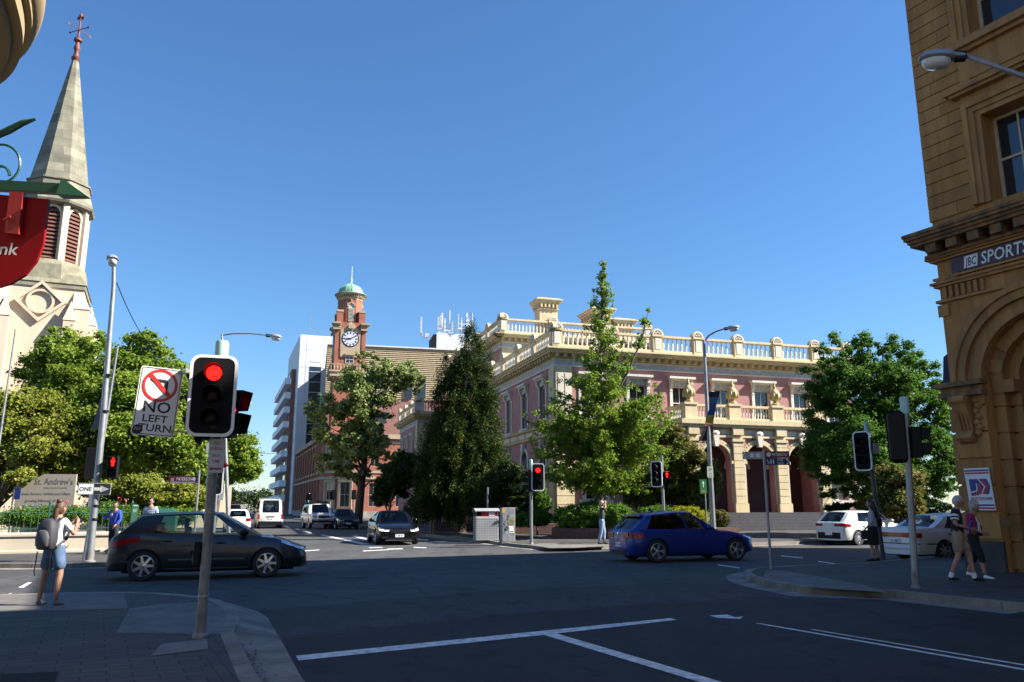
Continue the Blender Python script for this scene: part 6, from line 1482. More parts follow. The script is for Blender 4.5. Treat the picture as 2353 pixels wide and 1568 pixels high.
# small white car and canopied ute going away behind the charcoal hatchback
a = math.atan2(.937,-.35); p = Vector((-20.4,57.0)); u_ = Vector((math.cos(a),math.sin(a)))
c = hatch(3.9,1.68,1.45,2.45,.8,.29, rp=.6); f = c.L/2; c.build('hatchback_car', 'small white hatchback driving away beside the white van', 'car', (-18.2,54.0,0), a, WHT); c.common(doors_h(c), 'C 77 MD')
for q in (-1,1): c.patch(-f,-f+.25,C(.7),C(.9),'tail_lamp',REDL,q,.014); c.endplate(-f,.8,.2,.2,'tail_lamp',REDL,q*.6,.014)
c = fourx4('grey brown four wheel drive further up the far street in front of the white hatchback', (-22.2,64.5,0), a, P5('taupe_paint',(.16,.15,.14)))
# ================================================================== people
def skin(verts, edges, radii, sub=1):
    """grow a continuous surface over a skeleton; returns verts, faces"""
    me = bpy.data.meshes.new('s'); me.from_pydata([tuple(v) for v in verts], edges, []); o = bpy.data.objects.new('s', me); col.objects.link(o)
    m = o.modifiers.new('k','SKIN'); m.use_smooth_shade = True
    if not me.skin_vertices: 
        b = bmesh.new(); b.from_mesh(me); b.verts.layers.skin.verify(); b.to_mesh(me); b.free()
    for i, r in enumerate(radii):
        d = me.skin_vertices[0].data[i]; d.radius = r if isinstance(r, tuple) else (r, r); d.use_root = (i == 0)
    if sub: o.modifiers.new('u','SUBSURF').levels = sub
    bpy.context.view_layer.update(); dg = bpy.context.evaluated_depsgraph_get(); e = bpy.data.meshes.new_from_object(o.evaluated_get(dg))
    vs = [tuple(v.co) for v in e.vertices]; fs = [tuple(p.vertices) for p in e.polygons]
    bpy.data.objects.remove(o); bpy.data.meshes.remove(me); bpy.data.meshes.remove(e)
    return vs, fs
SKIN = mat('skin', (.38,.205,.145), .55, var=.06, scale=12); SKIND = mat('tanned_skin', (.36,.19,.125), .55, var=.08, scale=10)
EYE = mat('eye', (.03,.025,.02), .3)
J0 = dict(pelvis=(0,0,.94), waist=(0,0,1.06), chest=(0,.0,1.27), neck=(0,-.005,1.44), head=(0,.02,1.60),
          sl=(-.18,0,1.39), el=(-.23,-.02,1.11), wl=(-.24,.05,.86), sr=(.18,0,1.39), er=(.23,-.02,1.11), wr=(.24,.05,.86),
          hl=(-.09,0,.90), kl=(-.10,.02,.50), al=(-.10,-.02,.08), hr=(.09,0,.90), kr=(.10,.02,.50), ar=(.10,-.02,.08))
def person(label, loc, rz, h=1.72, J=None, top=None, sleeve=.6, bottom='trousers', bot=None, hair=None, shoes=None, skinm=None, hairstyle='short', female=False, socks=None, toes=0., hand=(0,0,-1)):
    """faces +y in its own frame; joints in metres for a 1.75 m figure"""
    t = thing('person', label, 'person', loc, rz); k = h/1.75; P = {a: Vector(b) for a, b in J0.items()}
    if female:
        for q in ('sl','sr'): P[q].x *= .88
    if J:
        for a, b in J.items(): P[a] = Vector(b)
    for a in P: P[a] = P[a]*k
    skinm = skinm or SKIN; V = []; E_ = []; Rd = []; ix = {}
    def add(n, p, r, frm=None):
        ix[n] = len(V); V.append(Vector(p)); Rd.append(tuple(x*k for x in r) if isinstance(r,tuple) else r*k)
        if frm is not None: E_.append((ix[frm], ix[n]))
    sw = .86 if female else 1.
    add('pelvis', P['pelvis'], (.15,.115)); add('waist', P['waist'], (.135*sw,.10),'pelvis'); add('chest', P['chest'], (.155*sw,.115),'waist'); add('neck', P['neck'], .058,'chest'); add('head', P['head']-Vector((0,0,.06*k)), .06,'neck')
    for q in 'lr':
        add('s'+q, P['s'+q], .062*sw,'chest'); add('e'+q, P['e'+q], .043*sw,'s'+q); add('w'+q, P['w'+q], .028*sw,'e'+q)
        add('h'+q, P['h'+q], .095,'pelvis'); add('k'+q, P['k'+q], .058,'h'+q); add('c'+q, P['k'+q].lerp(P['a'+q],.3)+Vector((0,-.012,0)), .056,'k'+q); add('a'+q, P['a'+q], .036,'c'+q)
        d = (P['w'+q]-P['e'+q]).normalized(); s_ = Vector((1 if q == 'r' else -1,0,0)); w_ = d.cross(s_); w_ = w_.normalized() if w_.length > .1 else Vector((0,1,0)); pl = P['w'+q]+d*.05*k
        add('p'+q, pl, (.034,.018),'w'+q); kn = pl+d*.04*k; add('n'+q, kn, (.036,.016),'p'+q)
        curl = s_*-.018*k
        for i, ln in enumerate((.066,.078,.072,.056)):
            b = kn+w_*(i-1.5)*-.019*k; add(f'f{q}{i}', b+d*.012*k, .009,'n'+q); m_ = b+d*ln*.55*k+curl*.5; add(f'g{q}{i}', m_, .008,f'f{q}{i}'); add(f'i{q}{i}', m_+d*ln*.4*k+curl, .0065,f'g{q}{i}')
        tb = pl+w_*.032*k; add(f't{q}', tb, .011,'p'+q); add(f'u{q}', tb+(d*.03+w_*.022)*k, .009,f't{q}'); add(f'v{q}', tb+(d*.058+w_*.028)*k+curl, .0075,f'u{q}')
    vs, fs = skin(V, E_, Rd); mb = MB(); mb.add(vs, fs)
    hd = P['head']; rh = Vector((.076,.098,.118))*k
    tilt = (P['head']-P['neck']); Mh = Matrix.Rotation(-math.atan2(tilt.y-.03, tilt.z)*.8,4,'X')
    nu, nv = 20, 14; rings = []                       # head with brow, nose, chin
    for i in range(nv+1):
        th = min(max(math.pi*i/nv,.03),math.pi-.03); ring = []
        for j in range(nu):
            a = 2*math.pi*j/nu; x, y, z = math.sin(th)*math.cos(a), math.sin(th)*math.sin(a), -math.cos(th)
            jaw = 1-.25*max(0,-z)**1.5; fx = x*jaw; fy = y*(1-.12*max(0,-z)) + (.10*max(0,-z-.3) if y > 0 else 0)
            if y > .75: fy += .20*max(0,1-abs(x)/.22)*max(0,1-abs(z+.22)/.26)
            if y > .7 and abs(z-.02) < .2: fy -= .05*max(0,1-abs(abs(x)-.35)/.2)
            ring.append(tuple(Mh @ Vector((fx*rh.x,fy*rh.y,z*rh.z))+hd))
        rings.append(ring)
    mb.loft(rings)
    for q in (-1,1): mb.ell(hd+Mh @ Vector((q*.078*k,-.005,-.012*k)), (.012*k,.025*k,.034*k), 7, 6)
    mb.build('body', skinm, t, smooth=75)
    for q in (-1,1): m2 = MB(); m2.ell(hd+Mh @ Vector((q*.030*k,.088*k,.008*k)), (.014*k,.010*k,.008*k), 8, 5); m2.build('eye', EYE, t)
    m2 = MB(); m2.ell(hd+Mh @ Vector((0,.088*k,-.062*k)), (.026*k,.012*k,.007*k), 8, 5); m2.build('mouth', mat('lips',(.33,.11,.10),.5), t)
    if hair:
        m2 = MB(); rr = rh*1.09; o = MB(); nu, nv = 18, 12; G_ = []
        for i in range(nv+1):
            th = math.pi*i/nv; G_.append([Vector((math.sin(th)*math.cos(2*math.pi*j/nu)*rr.x, math.sin(th)*math.sin(2*math.pi*j/nu)*rr.y-.008*k, -math.cos(th)*rr.z+.006*k)) for j in range(nu)])
        for i in range(nv):
            for j in range(nu):
                q = [G_[i][j],G_[i][(j+1)%nu],G_[i+1][(j+1)%nu],G_[i+1][j]]; c_ = sum(q,Vector())/4/k
                if c_.z > .055 or (c_.y < .0 and c_.z > (-.06 if hairstyle == 'short' else -.09)) or (c_.y < .03 and c_.z > .0): m2.add([tuple(hd+Mh @ p) for p in q], [(0,1,2,3)])
        if hairstyle == 'bun':
            m2.ell(hd+Mh @ Vector((0,-.05*k,.125*k)), (.05*k,.05*k,.045*k)); m2.tube([hd+Mh @ Vector((0,-.09*k,.0)), hd+Vector((0,-.115*k,-.12*k)), hd+Vector((-.01,-.10*k,-.26*k))], [.05*k,.045*k,.012*k], 8)
        if hairstyle == 'long':
            m2.tube([hd+Mh @ Vector((0,-.045*k,.04*k)), hd+Vector((0,-.09*k,-.12*k)), hd+Vector((0,-.125*k,-.30*k)), hd+Vector((0,-.12*k,-.44*k))], [.09*k,.098*k,.09*k,.03*k], 10)
        if hairstyle == 'curly':
            rn = random.Random(3)
            for i in range(46):
                a, b = rn.uniform(0,6.28), rn.uniform(-.1,1.5); p = Vector((math.cos(b)*math.cos(a)*rr.x, math.cos(b)*math.sin(a)*rr.y-.012, math.sin(b)*rr.z+.01))
                if p.y < .05 or p.z > .06: m2.ell(hd+Mh @ p, (.026*k,)*3, 6, 4)
        m2.build('hair', hair, t, smooth=70)
    if top:
        g = 1.13; v = [P['pelvis']*.35+P['waist']*.65, P['waist'], P['chest'], P['neck']-Vector((0,0,.035*k))]; e = [(0,1),(1,2),(2,3)]; r = [(.165*k,.13*k),(.15*sw*g*k,.115*g*k),(.158*sw*g*k,.118*g*k),.066*k]
        v.insert(0, P['pelvis']-Vector((0,0,.09*k))); e = [(0,1),(1,2),(2,3),(3,4)]; r.insert(0, (.172*k,.135*k))
        for q in 'lr':
            i = len(v); v.append(P['s'+q]); e.append((3,i)); r.append(.075*sw*k); f = min(1, sleeve); v.append(P['s'+q].lerp(P['e'+q], f)); e.append((i,i+1)); r.append((.066 if f < 1 else .056)*sw*k)
            if sleeve > 1: v.append(P['e'+q].lerp(P['w'+q], sleeve-1)); e.append((i+1,i+2)); r.append(.042*k)
        m2 = MB(); m2.add(*skin(v, e, r)); m2.build('top', top, t, smooth=80)
    if bottom in ('trousers','shorts','cropped'):
        v = [P['pelvis']+Vector((0,0,.13*k)), P['pelvis']-Vector((0,0,.02*k))]; e = [(0,1)]; r = [(.150*k,.118*k),(.168*k,.128*k)]; fl = {'trousers':1.93,'shorts':.86,'cropped':1.45}[bottom]
        wd = .108 if bottom == 'shorts' else .082
        for q in 'lr':
            i = len(v); v.append(P['h'+q]-Vector((0,0,.04*k))); e.append((1,i)); r.append(.112*k); v.append(P['h'+q].lerp(P['k'+q], min(1,fl))); e.append((i,i+1)); r.append((wd if fl < 1 else .075)*k)
            if fl > 1: v.append(P['k'+q].lerp(P['a'+q], fl-1)); e.append((i+1,i+2)); r.append((.062 if fl > 1.6 else .066)*k)
        m2 = MB(); m2.add(*skin(v, e, r)); m2.build(bottom, bot, t, smooth=80)
    if bottom == 'skirt':
        c0 = P['pelvis']; c1 = (P['kl']+P['kr'])/2; m2 = MB(); rings = []
        for f, rx, ry in ((-.16,.135,.10),(0,.165,.13),(.3,.185,.15),(.7,.19,.15),(1.02,.185,.145),(1.08,.18,.14)):
            c = c0.lerp(c1, f); rings.append([(c.x+rx*k*math.cos(a*math.pi/9)*(1+.04*math.sin(a*2.1)), c.y+ry*k*math.sin(a*math.pi/9), c.z) for a in range(18)])
        m2.loft(rings); m2.build('skirt', bot, t, smooth=70)
    for q in 'lr':
        a = P['a'+q]; m2 = MB(); fz = a.z-.07*k; dx = (.03 if q == 'r' else -.03)*toes
        v = [a+Vector((0,-.045*k,-.02*k)), a+Vector((0,.02*k,-.035*k)), a+Vector((dx*.6,.11*k,-.05*k)), a+Vector((dx,.18*k,-.055*k))]
        vs, fs = skin(v, [(0,1),(1,2),(2,3)], [(.045*k,.05*k),(.046*k,.045*k),(.048*k,.03*k),(.036*k,.02*k)]); vs = [(x,y,max(z, fz)) for x, y, z in vs]
        m2.add(vs, fs); m2.build('shoe', shoes or BLACK, t, smooth=70)
        if socks: m2 = MB(); m2.tube([a-Vector((0,0,.02*k)), a+(P['k'+q]-a)*.2], [.046*k,.048*k], 10); m2.build('sock', socks, t, smooth=60)
    return t, P, k
WSHIRT = mat('white_cotton', (.74,.74,.73), .85, var=.05, scale=6); DENIM = mat('denim', (.07,.12,.21), .9, var=.3, scale=8); NAVY = mat('navy_cloth', (.014,.016,.03), .9, var=.15)
BLUEH = mat('royal_blue_fleece', (.03,.07,.42), .9, var=.15, scale=5); BEIGE = mat('beige_cotton', (.28,.205,.135), .9, var=.12, scale=6); MAG = mat('magenta_cardigan', (.30,.018,.10), .9, var=.15, scale=6)
BLKC = mat('black_cloth', (.01,.01,.012), .9, var=.2); PALE = mat('pale_blouse', (.38,.38,.46), .85, var=.1); TEAL = mat('dark_teal_cloth', (.022,.04,.05), .9, var=.2); LJEAN = mat('light_denim', (.20,.28,.40), .9, var=.3, scale=7)
BROWNH = mat('brown_hair', (.085,.042,.022), .6, var=.3, scale=20); DARKH = mat('dark_hair', (.012,.01,.009), .5, var=.3, scale=20); GREYH = mat('white_hair', (.40,.39,.375), .7, var=.2, scale=25)
H_ = .13
# woman with rucksack taking a picture, seen from behind and to her right
tx = G(111,1392,H_)
t, P, k = person('woman in white t-shirt and denim shorts with grey rucksack, holding up a camera', (tx[0],tx[1],H_), R(-12), 1.58, dict(
    el=(-.24,.10,1.16), wl=(-.0,.32,1.34), er=(.30,.06,1.16), wr=(.14,.30,1.36), al=(-.18,-.02,.08), kl=(-.15,.02,.50), ar=(.16,-.03,.08), kr=(.14,.02,.50), head=(.01,.03,1.60)),
    WSHIRT, .75, 'shorts', DENIM, BROWNH, mat('taupe_shoe',(.22,.18,.16),.8), SKIND, 'bun', True)
GB = mat('grey_nylon', (.035,.035,.042), .7, var=.15, scale=6); GBL = mat('light_grey_nylon', (.085,.085,.095), .7, var=.1)
bp = thing('rucksack', 'grey and black rucksack carried on the back of the woman in white', 'rucksack', (tx[0],tx[1],H_), R(-12))
mb = MB(); c_ = P['chest']+Vector((0,-.185,-.08)); rings = []
for z, rx, ry in ((-.24,.09,.05),(-.22,.13,.08),(-.09,.15,.11),(.07,.142,.10),(.18,.11,.075),(.23,.05,.035)):
    rings.append([(c_.x+rx*math.copysign(abs(math.cos(a*math.pi/9))**.6,math.cos(a*math.pi/9)), c_.y+ry*math.copysign(abs(math.sin(a*math.pi/9))**.6,math.sin(a*math.pi/9)), c_.z+z) for a in range(18)])
mb.loft(rings); mb.build('pack', GB, bp, smooth=60)
mb = MB(); rings = []
for z, rx, ry in ((-.2,.08,.03),(-.17,.11,.05),(-.05,.12,.06),(.035,.095,.04),(.06,.06,.02)): rings.append([(c_.x+rx*math.cos(a*math.pi/8), c_.y-.085+ry*math.sin(a*math.pi/8), c_.z+z) for a in range(16)])
mb.loft(rings); mb.build('pocket', GBL, bp, smooth=60)
for q in (-1,1):
    mb = MB(); mb.tube([c_+Vector((q*.09,.1,.22)), P['chest']+Vector((q*.12,.0,.15)), P['chest']+Vector((q*.13,.14,.02)), P['chest']+Vector((q*.14,.06,-.16)), c_+Vector((q*.13,.06,-.2))], .022, 6); mb.build('strap', GB, bp)
    mb = MB(); mb.tube([c_+Vector((q*.12,-.02,-.26)), c_+Vector((q*.13,-.03,-.55)), c_+Vector((q*.12,-.02,-.62))], .009, 5); mb.build('strap', BLACK, bp)
cmr = MB(); M_ = Matrix.Translation((tx[0],tx[1],H_)) @ Matrix.Rotation(R(-12),4,'Z'); cc = Vector((.07,.40,1.40))*k; cmr.bev(cc.x-.06,cc.y-.025,cc.z-.04,cc.x+.06,cc.y+.025,cc.z+.04,.01); cmr.tube([cc,cc+Vector((0,.07,0))], .03, 10)
o = cmr.build('camera', BLACK); o.matrix_world = M_; tag(o, 'small black camera held up by the woman with the rucksack', 'camera')
# man in blue fleece leaning at the fence, man with sunglasses
q = A(264,1200,26.6); t, P, k = person('man in bright blue fleece resting an arm along the church wall', (q.x,q.y,H_), R(160), 1.66, dict(er=(.42,-.10,1.22), wr=(.68,-.16,1.16), el=(-.24,.0,1.12), wl=(-.2,.14,.95)), BLUEH, 1.95, 'trousers', NAVY, DARKH, BLACK, SKIND)
mb = MB(); mb.lathe([(.05,0),(.05,.006)], n=14); o = mb.build('badge', WSHIRT, t); o.location = (.03,.135,1.22); o.rotation_euler = (R(-90),0,0)
CHECK = brickmat('check_shirt', (.55,.60,.66), (.50,.55,.62), (.10,.22,.34), .06, .06, .008, .9, .0, off=0)
q = A(345,1190,27.2); t, P, k = person('dark haired man in sunglasses and checked shirt behind the charcoal hatchback', (q.x,q.y,H_), R(175), 1.80, {}, CHECK, .8, 'trousers', DENIM, DARKH, BLACK, SKIND)
mb = MB(); hd = P['head']; mb.bc(hd+Vector((-.035,.10,.012)), (.055,.02,.035)); mb.bc(hd+Vector((.035,.10,.012)), (.055,.02,.035)); mb.bc(hd+Vector((0,.105,.02)), (.03,.01,.008)); mb.build('sunglasses', BLACK, t)
# man shading his eyes by the hedge
q = G(1384,1251,H_); person('grey haired man in dark t-shirt and pale jeans with one arm raised to his head', (q[0],q[1],H_), R(-100), 1.74, dict(er=(.28,.18,1.42), wr=(.08,.16,1.62), wl=(-.22,.02,.84), kl=(-.09,.08,.5), al=(-.10,.06,.08), kr=(.10,-.02,.5), ar=(.10,-.14,.08)), TEAL, .7, 'trousers', LJEAN, GREYH, BLACK)
# woman in black skirt at the kerb
q = G(2012,1292,H_); t, P, k = person('woman with long dark hair in pale blouse and black skirt standing at the kerb', (q[0],q[1],H_), R(60), 1.70, dict(wl=(-.20,.12,.95), el=(-.24,-.03,1.13), wr=(.22,.10,.93), al=(-.07,.05,.10), ar=(.07,-.08,.10), kl=(-.08,.06,.5), kr=(.08,-.03,.5)), PALE, 1.6, 'skirt', BLKC, DARKH, BLACK, SKIN, 'long', True)
mb = MB(); c_ = P['wl']; M_ = Matrix.Translation((q[0],q[1],H_)) @ Matrix.Rotation(R(60),4,'Z'); mb.bev(c_.x-.06,c_.y-.16,c_.z-.32,c_.x+.06,c_.y+.16,c_.z-.08,.03); mb.tube([c_+Vector((0,-.1,-.1)), c_+Vector((0,0,.02)), c_+Vector((0,.1,-.1))], .012, 6)
o = mb.build('handbag', BLACK); o.matrix_world = M_; tag(o, 'black handbag carried by the woman in the black skirt', 'handbag')
# elderly couple walking
q = G(2213,1337,H_); rz = R(235)
t, P, k = person('elderly man in navy polo with white sleeve stripes and beige shorts carrying a blue folder', (q[0],q[1],H_), rz, 1.74, dict(head=(0,.07,1.58), neck=(0,.02,1.44), er=(.27,.0,1.13), wr=(.10,.22,1.06), el=(-.26,-.02,1.13), wl=(-.12,.20,1.02), kl=(-.11,.16,.52), al=(-.11,.20,.09), kr=(.10,-.02,.49), ar=(.10,-.20,.10)), NAVY, .8, 'shorts', BEIGE, GREYH, BLACK, SKIN, 'short', False, WSHIRT)
for s in 'lr':
    mb = MB(); a, b = P['s'+s], P['e'+s]; mb.tube([a.lerp(b,.28), a.lerp(b,.42)], .083, 12); mb.tube([a.lerp(b,.55), a.lerp(b,.66)], .078, 12); mb.build('sleeve_stripe', WSHIRT, t, smooth=60)
mb = MB(); c_ = (P['wl']+P['wr'])/2+Vector((.0,.03,.06)); mb.bc(c_, (.30,.035,.22), 0, R(-20)); M_ = Matrix.Translation((q[0],q[1],H_)) @ Matrix.Rotation(rz,4,'Z'); o = mb.build('folder', mat('folder_blue',(.03,.06,.30),.5)); o.matrix_world = M_; tag(o, 'blue folder held against the elderly man in beige shorts', 'folder')
q = G(2250,1332,H_); q = (q[0]+.12,q[1]+.25)
t, P, k = person('elderly woman with white curly hair in magenta cardigan and black cropped trousers', (q[0],q[1],H_), R(225), 1.64, dict(head=(0,.09,1.57), neck=(0,.03,1.43), wr=(.14,.20,1.02), wl=(-.16,.18,1.0), kl=(-.09,-.02,.5), al=(-.09,-.22,.12), kr=(.10,.14,.52), ar=(.10,.18,.08)), MAG, 1.6, 'cropped', BLKC, GREYH, WSHIRT, SKIN, 'curly', True)
mb = MB(); mb.loft([[(-.06,.108,1.02*k),(.05,.108,1.02*k),(.05,.14,1.02*k),(-.06,.14,1.02*k)],[(-.045,.118,1.2*k),(.035,.118,1.2*k),(.035,.145,1.2*k),(-.045,.145,1.2*k)],[(-.03,.06,1.37*k),(.03,.06,1.37*k),(.03,.08,1.37*k),(-.03,.08,1.37*k)]]); mb.build('blouse', WSHIRT, t)
mb = MB(); c_ = P['pelvis']+Vector((-.24,-.02,.12)); M_ = Matrix.Translation((q[0],q[1],H_)) @ Matrix.Rotation(R(225),4,'Z'); mb.bev(c_.x-.06,c_.y-.13,c_.z-.14,c_.x+.06,c_.y+.13,c_.z+.10,.03); mb.tube([c_+Vector((0,-.1,.1)), P['sl']+Vector((0,0,.08)), c_+Vector((0,.1,.1))], .014, 6)
o = mb.build('handbag', BLACK); o.matrix_world = M_; tag(o, 'dark shoulder bag of the elderly woman in magenta', 'handbag')
# people in the shade on the far pavement
q = G(1008,1218,.2); person('man in grey blue jacket walking in the shade under the conifer', (q[0],q[1],.16), R(170), 1.72, dict(kl=(-.1,.12,.5), al=(-.1,.12,.08), kr=(.1,-.02,.5), ar=(.1,-.16,.1)), mat('grey_blue_cloth',(.13,.16,.20),.9), 1.95, 'trousers', NAVY, DARKH)
q = A(935,1180,57); person('dark figure on the far pavement left of the conifer shrub', (q.x,q.y,.13), R(200), 1.75, {}, BLKC, 1.9, 'trousers', BLKC, DARKH)
q = A(955,1180,60); person('dark figure nearest the dark shrub on the far pavement', (q.x,q.y,.13), R(150), 1.72, {}, mat('rust_cloth',(.16,.06,.03),.9), 1.9, 'trousers', BLKC, DARKH)
# ================================================================== street furniture
def rrect(w, h, r, n=6, c=(0,0)):
    pts = []
    for cx, cz, a0 in ((w/2-r,h/2-r,0),(-w/2+r,h/2-r,90),(-w/2+r,-h/2+r,180),(w/2-r,-h/2+r,270)):
        for i in range(n+1): a = R(a0+90*i/n); pts.append((c[0]+cx+r*math.cos(a), c[1]+cz+r*math.sin(a)))
    return pts
def signal_head(root, c, ang, lit=None, board=True, n=3, bw=.60, bh=1.12, lr=.1, hood=.2, wborder=True, arrows=False):
    """lantern facing direction ang (0 = towards -y); parts below the head mesh"""
    M_ = Matrix.Translation(c) @ Matrix.Rotation(ang,4,'Z'); T = lambda x, y, z: M_ @ Vector((x,y,z))
    mb = MB(); mb.T = T; hh = n*.27+.06 if n == 3 else n*.27
    mb.bev(-.15,.02,-hh/2,.15,.24,hh/2,.02); o = mb.build('signal_head', BLACK, root)
    if board:
        mb = MB(); mb.T = T; pts = rrect(bw,bh,.11)
        mb.extr([(x,.0,z) for x, z in pts], (0,.018,0)); mb.build('target_board', BLACKM, o)
        if wborder:
            mb = MB(); mb.T = T; a, b = rrect(bw+.012,bh+.012,.116), rrect(bw-.06,bh-.06,.09); N_ = len(a)
            mb.add([(x,-.004,z) for x, z in a]+[(x,-.004,z) for x, z in b]+[(x,.022,z) for x, z in a], [(i,(i+1)%N_,N_+(i+1)%N_,N_+i) for i in range(N_)]+[(i,2*N_+i,2*N_+(i+1)%N_,(i+1)%N_) for i in range(N_)]); mb.build('white_border', WHITE, o, recalc=False)
    for k in range(n):
        z = hh/2-.165-k*.27; mb = MB(); mb.T = T
        rs = []
        for i in range(17):                           # open-bottomed visor
            a = R(-35+250*i/16); l = hood*(.72+.28*math.sin(a)) if True else hood
            r0 = lr+.012; rs.append([(r0*math.cos(a),-.0,z+r0*math.sin(a)),(r0*math.cos(a),-l,z+r0*math.sin(a)*.97),((r0+.006)*math.cos(a),-l,z+(r0+.006)*math.sin(a)*.97),((r0+.006)*math.cos(a),0,z+(r0+.006)*math.sin(a))])
        mb.loft(rs); mb.build('visor', BLACK, o)
        m = {0:REDSIG,1:OFFAMB,2:GREENSIG}[k] if lit == k else (OFFAMB if k == 1 else OFFSIG)
        mb = MB(); mb.T = T; mb.lathe([(0,0)],(0,0,0)) if False else None
        mb.loft([[(r*math.cos(2*math.pi*i/20), y, z+r*math.sin(2*math.pi*i/20)) for i in range(20)] for r, y in ((lr,-.002),(lr*.96,-.014),(lr*.6,-.028),(.01,-.034))]); mb.build('lens', m, o, smooth=60)
    return o
def ped_head(root, c, ang, lit=True, vd=.12):
    M_ = Matrix.Translation(c) @ Matrix.Rotation(ang,4,'Z'); T = lambda x, y, z: M_ @ Vector((x,y,z))
    mb = MB(); mb.T = T; mb.bev(-.14,0,-.29,.14,.2,.29,.02); o = mb.build('pedestrian_signal', BLACK, root)
    mb = MB(); mb.T = T
    for z0 in (.02,-.26): mb.box(-.13,-vd,z0+.24,.13,0,z0+.25); mb.extr([(-.13,0,z0+.24),(-.13,-vd,z0+.24),(-.13,-vd*.7,z0+.02),(-.13,0,z0+.02)], (.01,0,0)); mb.extr([(.12,0,z0+.24),(.12,-vd,z0+.24),(.12,-vd*.7,z0+.02),(.12,0,z0+.02)], (.01,0,0))
    mb.build('visor', BLACK, o)
    mb = MB(); mb.T = T; y = -.004
    mb.extr([(.03*math.cos(R(30*i)),y,.235+.03*math.sin(R(30*i))) for i in range(12)], (0,-.004,0)); mb.extr([(-.055,y,.20),(.055,y,.20),(.055,y,.13),(.035,y,.13),(.035,y,.03),(-.035,y,.03),(-.035,y,.13),(-.055,y,.13)][::-1], (0,-.004,0)); mb.build('red_man', REDSIG if lit else OFFSIG, o)
    return o
def pole(root, pts, r, m=GALV, nm='pole', n=12): mb = MB(); mb.tube(pts, r, n); return mb.build(nm, m, root, smooth=50)
def base_plate(root, r, z0=0): mb = MB(); mb.lathe([(r*1.5,z0),(r*1.5,z0+.03),(r*1.05,z0+.06),(r,z0+.3)], n=14); mb.build('base', GALVD, root, smooth=40)
def cap(root, z0, z1, r): mb = MB(); mb.lathe([(r,z0),(r*1.02,z0+.02),(r*1.02,z1-.04),(r*.9,z1-.01),(r*.5,z1)], n=18); mb.build('pole_cap', CAPG, root, smooth=40)
LENSG = mat('lamp_glass', (.55,.57,.58), .1, var=.1, coat=1)
def luminaire(root, p, yaw, tilt=0.):
    """lantern head whose arm end is at p, pointing along yaw"""
    M_ = Matrix.Translation(p) @ Matrix.Rotation(yaw,4,'Z') @ Matrix.Rotation(-tilt,4,'Y'); mb = MB(); mb.T = lambda x, y, z: M_ @ Vector((x,y,z))
    mb.loft([[(x, w*math.cos(a*math.pi/6), h*(math.sin(a*math.pi/6) if a < 7 else .45*math.sin(a*math.pi/6))) for a in range(12)] for x, w, h in ((.0,.05,.05),(.06,.07,.07),(.2,.09,.09),(.24,.13,.12),(.45,.16,.13),(.62,.14,.10),(.70,.07,.03))]); o = mb.build('lamp_head', mat('lamp_housing',(.35,.36,.38),.4,.4,var=.15), root, smooth=50)
    mb = MB(); mb.T = lambda x, y, z: M_ @ Vector((x,y,z)); mb.loft([[(.45+s*.22*math.cos(a*math.pi/8), s*.13*math.sin(a*math.pi/8), z) for a in range(16)] for s, z in ((1,-.04),(.95,-.11),(.7,-.17),(.05,-.19))]); mb.build('lamp_lens', LENSG, o, smooth=60)
    mb = MB(); mb.T = lambda x, y, z: M_ @ Vector((x,y,z)); mb.box(.02,-.06,-.06,.18,.06,.075); mb.build('lamp_neck', BLACK, o)
# --- main signal on the near-left corner
b = G(460,1465,H); F0 = math.atan2(-b[0], b[1])      # bearing of the camera
Zm = lambda y: A(480, y, b[1]).z-H
ms = thing('traffic_light', 'nearest traffic light with lit red lamp on a round steel pole', 'traffic light', (b[0],b[1],H), 0)
top_ = Zm(835); lean = .0
pole(ms, [(0,0,-.1),(0,0,top_)], [.058,.055], GALVD); base_plate(ms, .06); cap(ms, top_, Zm(783), .078)
for y in (1015,1092,1180,1372): mb = MB(); mb.lathe([(.060,Zm(y)),(.0625,Zm(y)+.002),(.0625,Zm(y)+.022),(.060,Zm(y)+.024)], n=14); mb.build('band', GALV, ms)
signal_head(ms, (0,-.20,Zm(914)), R(16), 0, bw=.53, bh=.97, lr=.092)
signal_head(ms, (-.28,.18,Zm(925)), R(-78), None, bw=.5, bh=.97, wborder=False)
ped_head(ms, (.16,.12,Zm(948)), R(80), True, .17)
for z in (Zm(890), Zm(985)): mb = MB(); mb.box(-.08,-.2,z-.02,.08,.0,z+.02); mb.build('bracket', BLACK, ms)
mb = MB(); mb.tube([(0,.03,Zm(985)),(-.28,.2,Zm(985))],.02,6); mb.build('bracket', BLACK, ms)
mb = MB(); z = Zm(1270); mb.bev(-.15,-.05,z-.13,-.06,.05,z+.13,.015); mb.tube([(-.165,0,z),(-.185,0,z)],.03,10); mb.build('push_button_box', BLACK, ms)
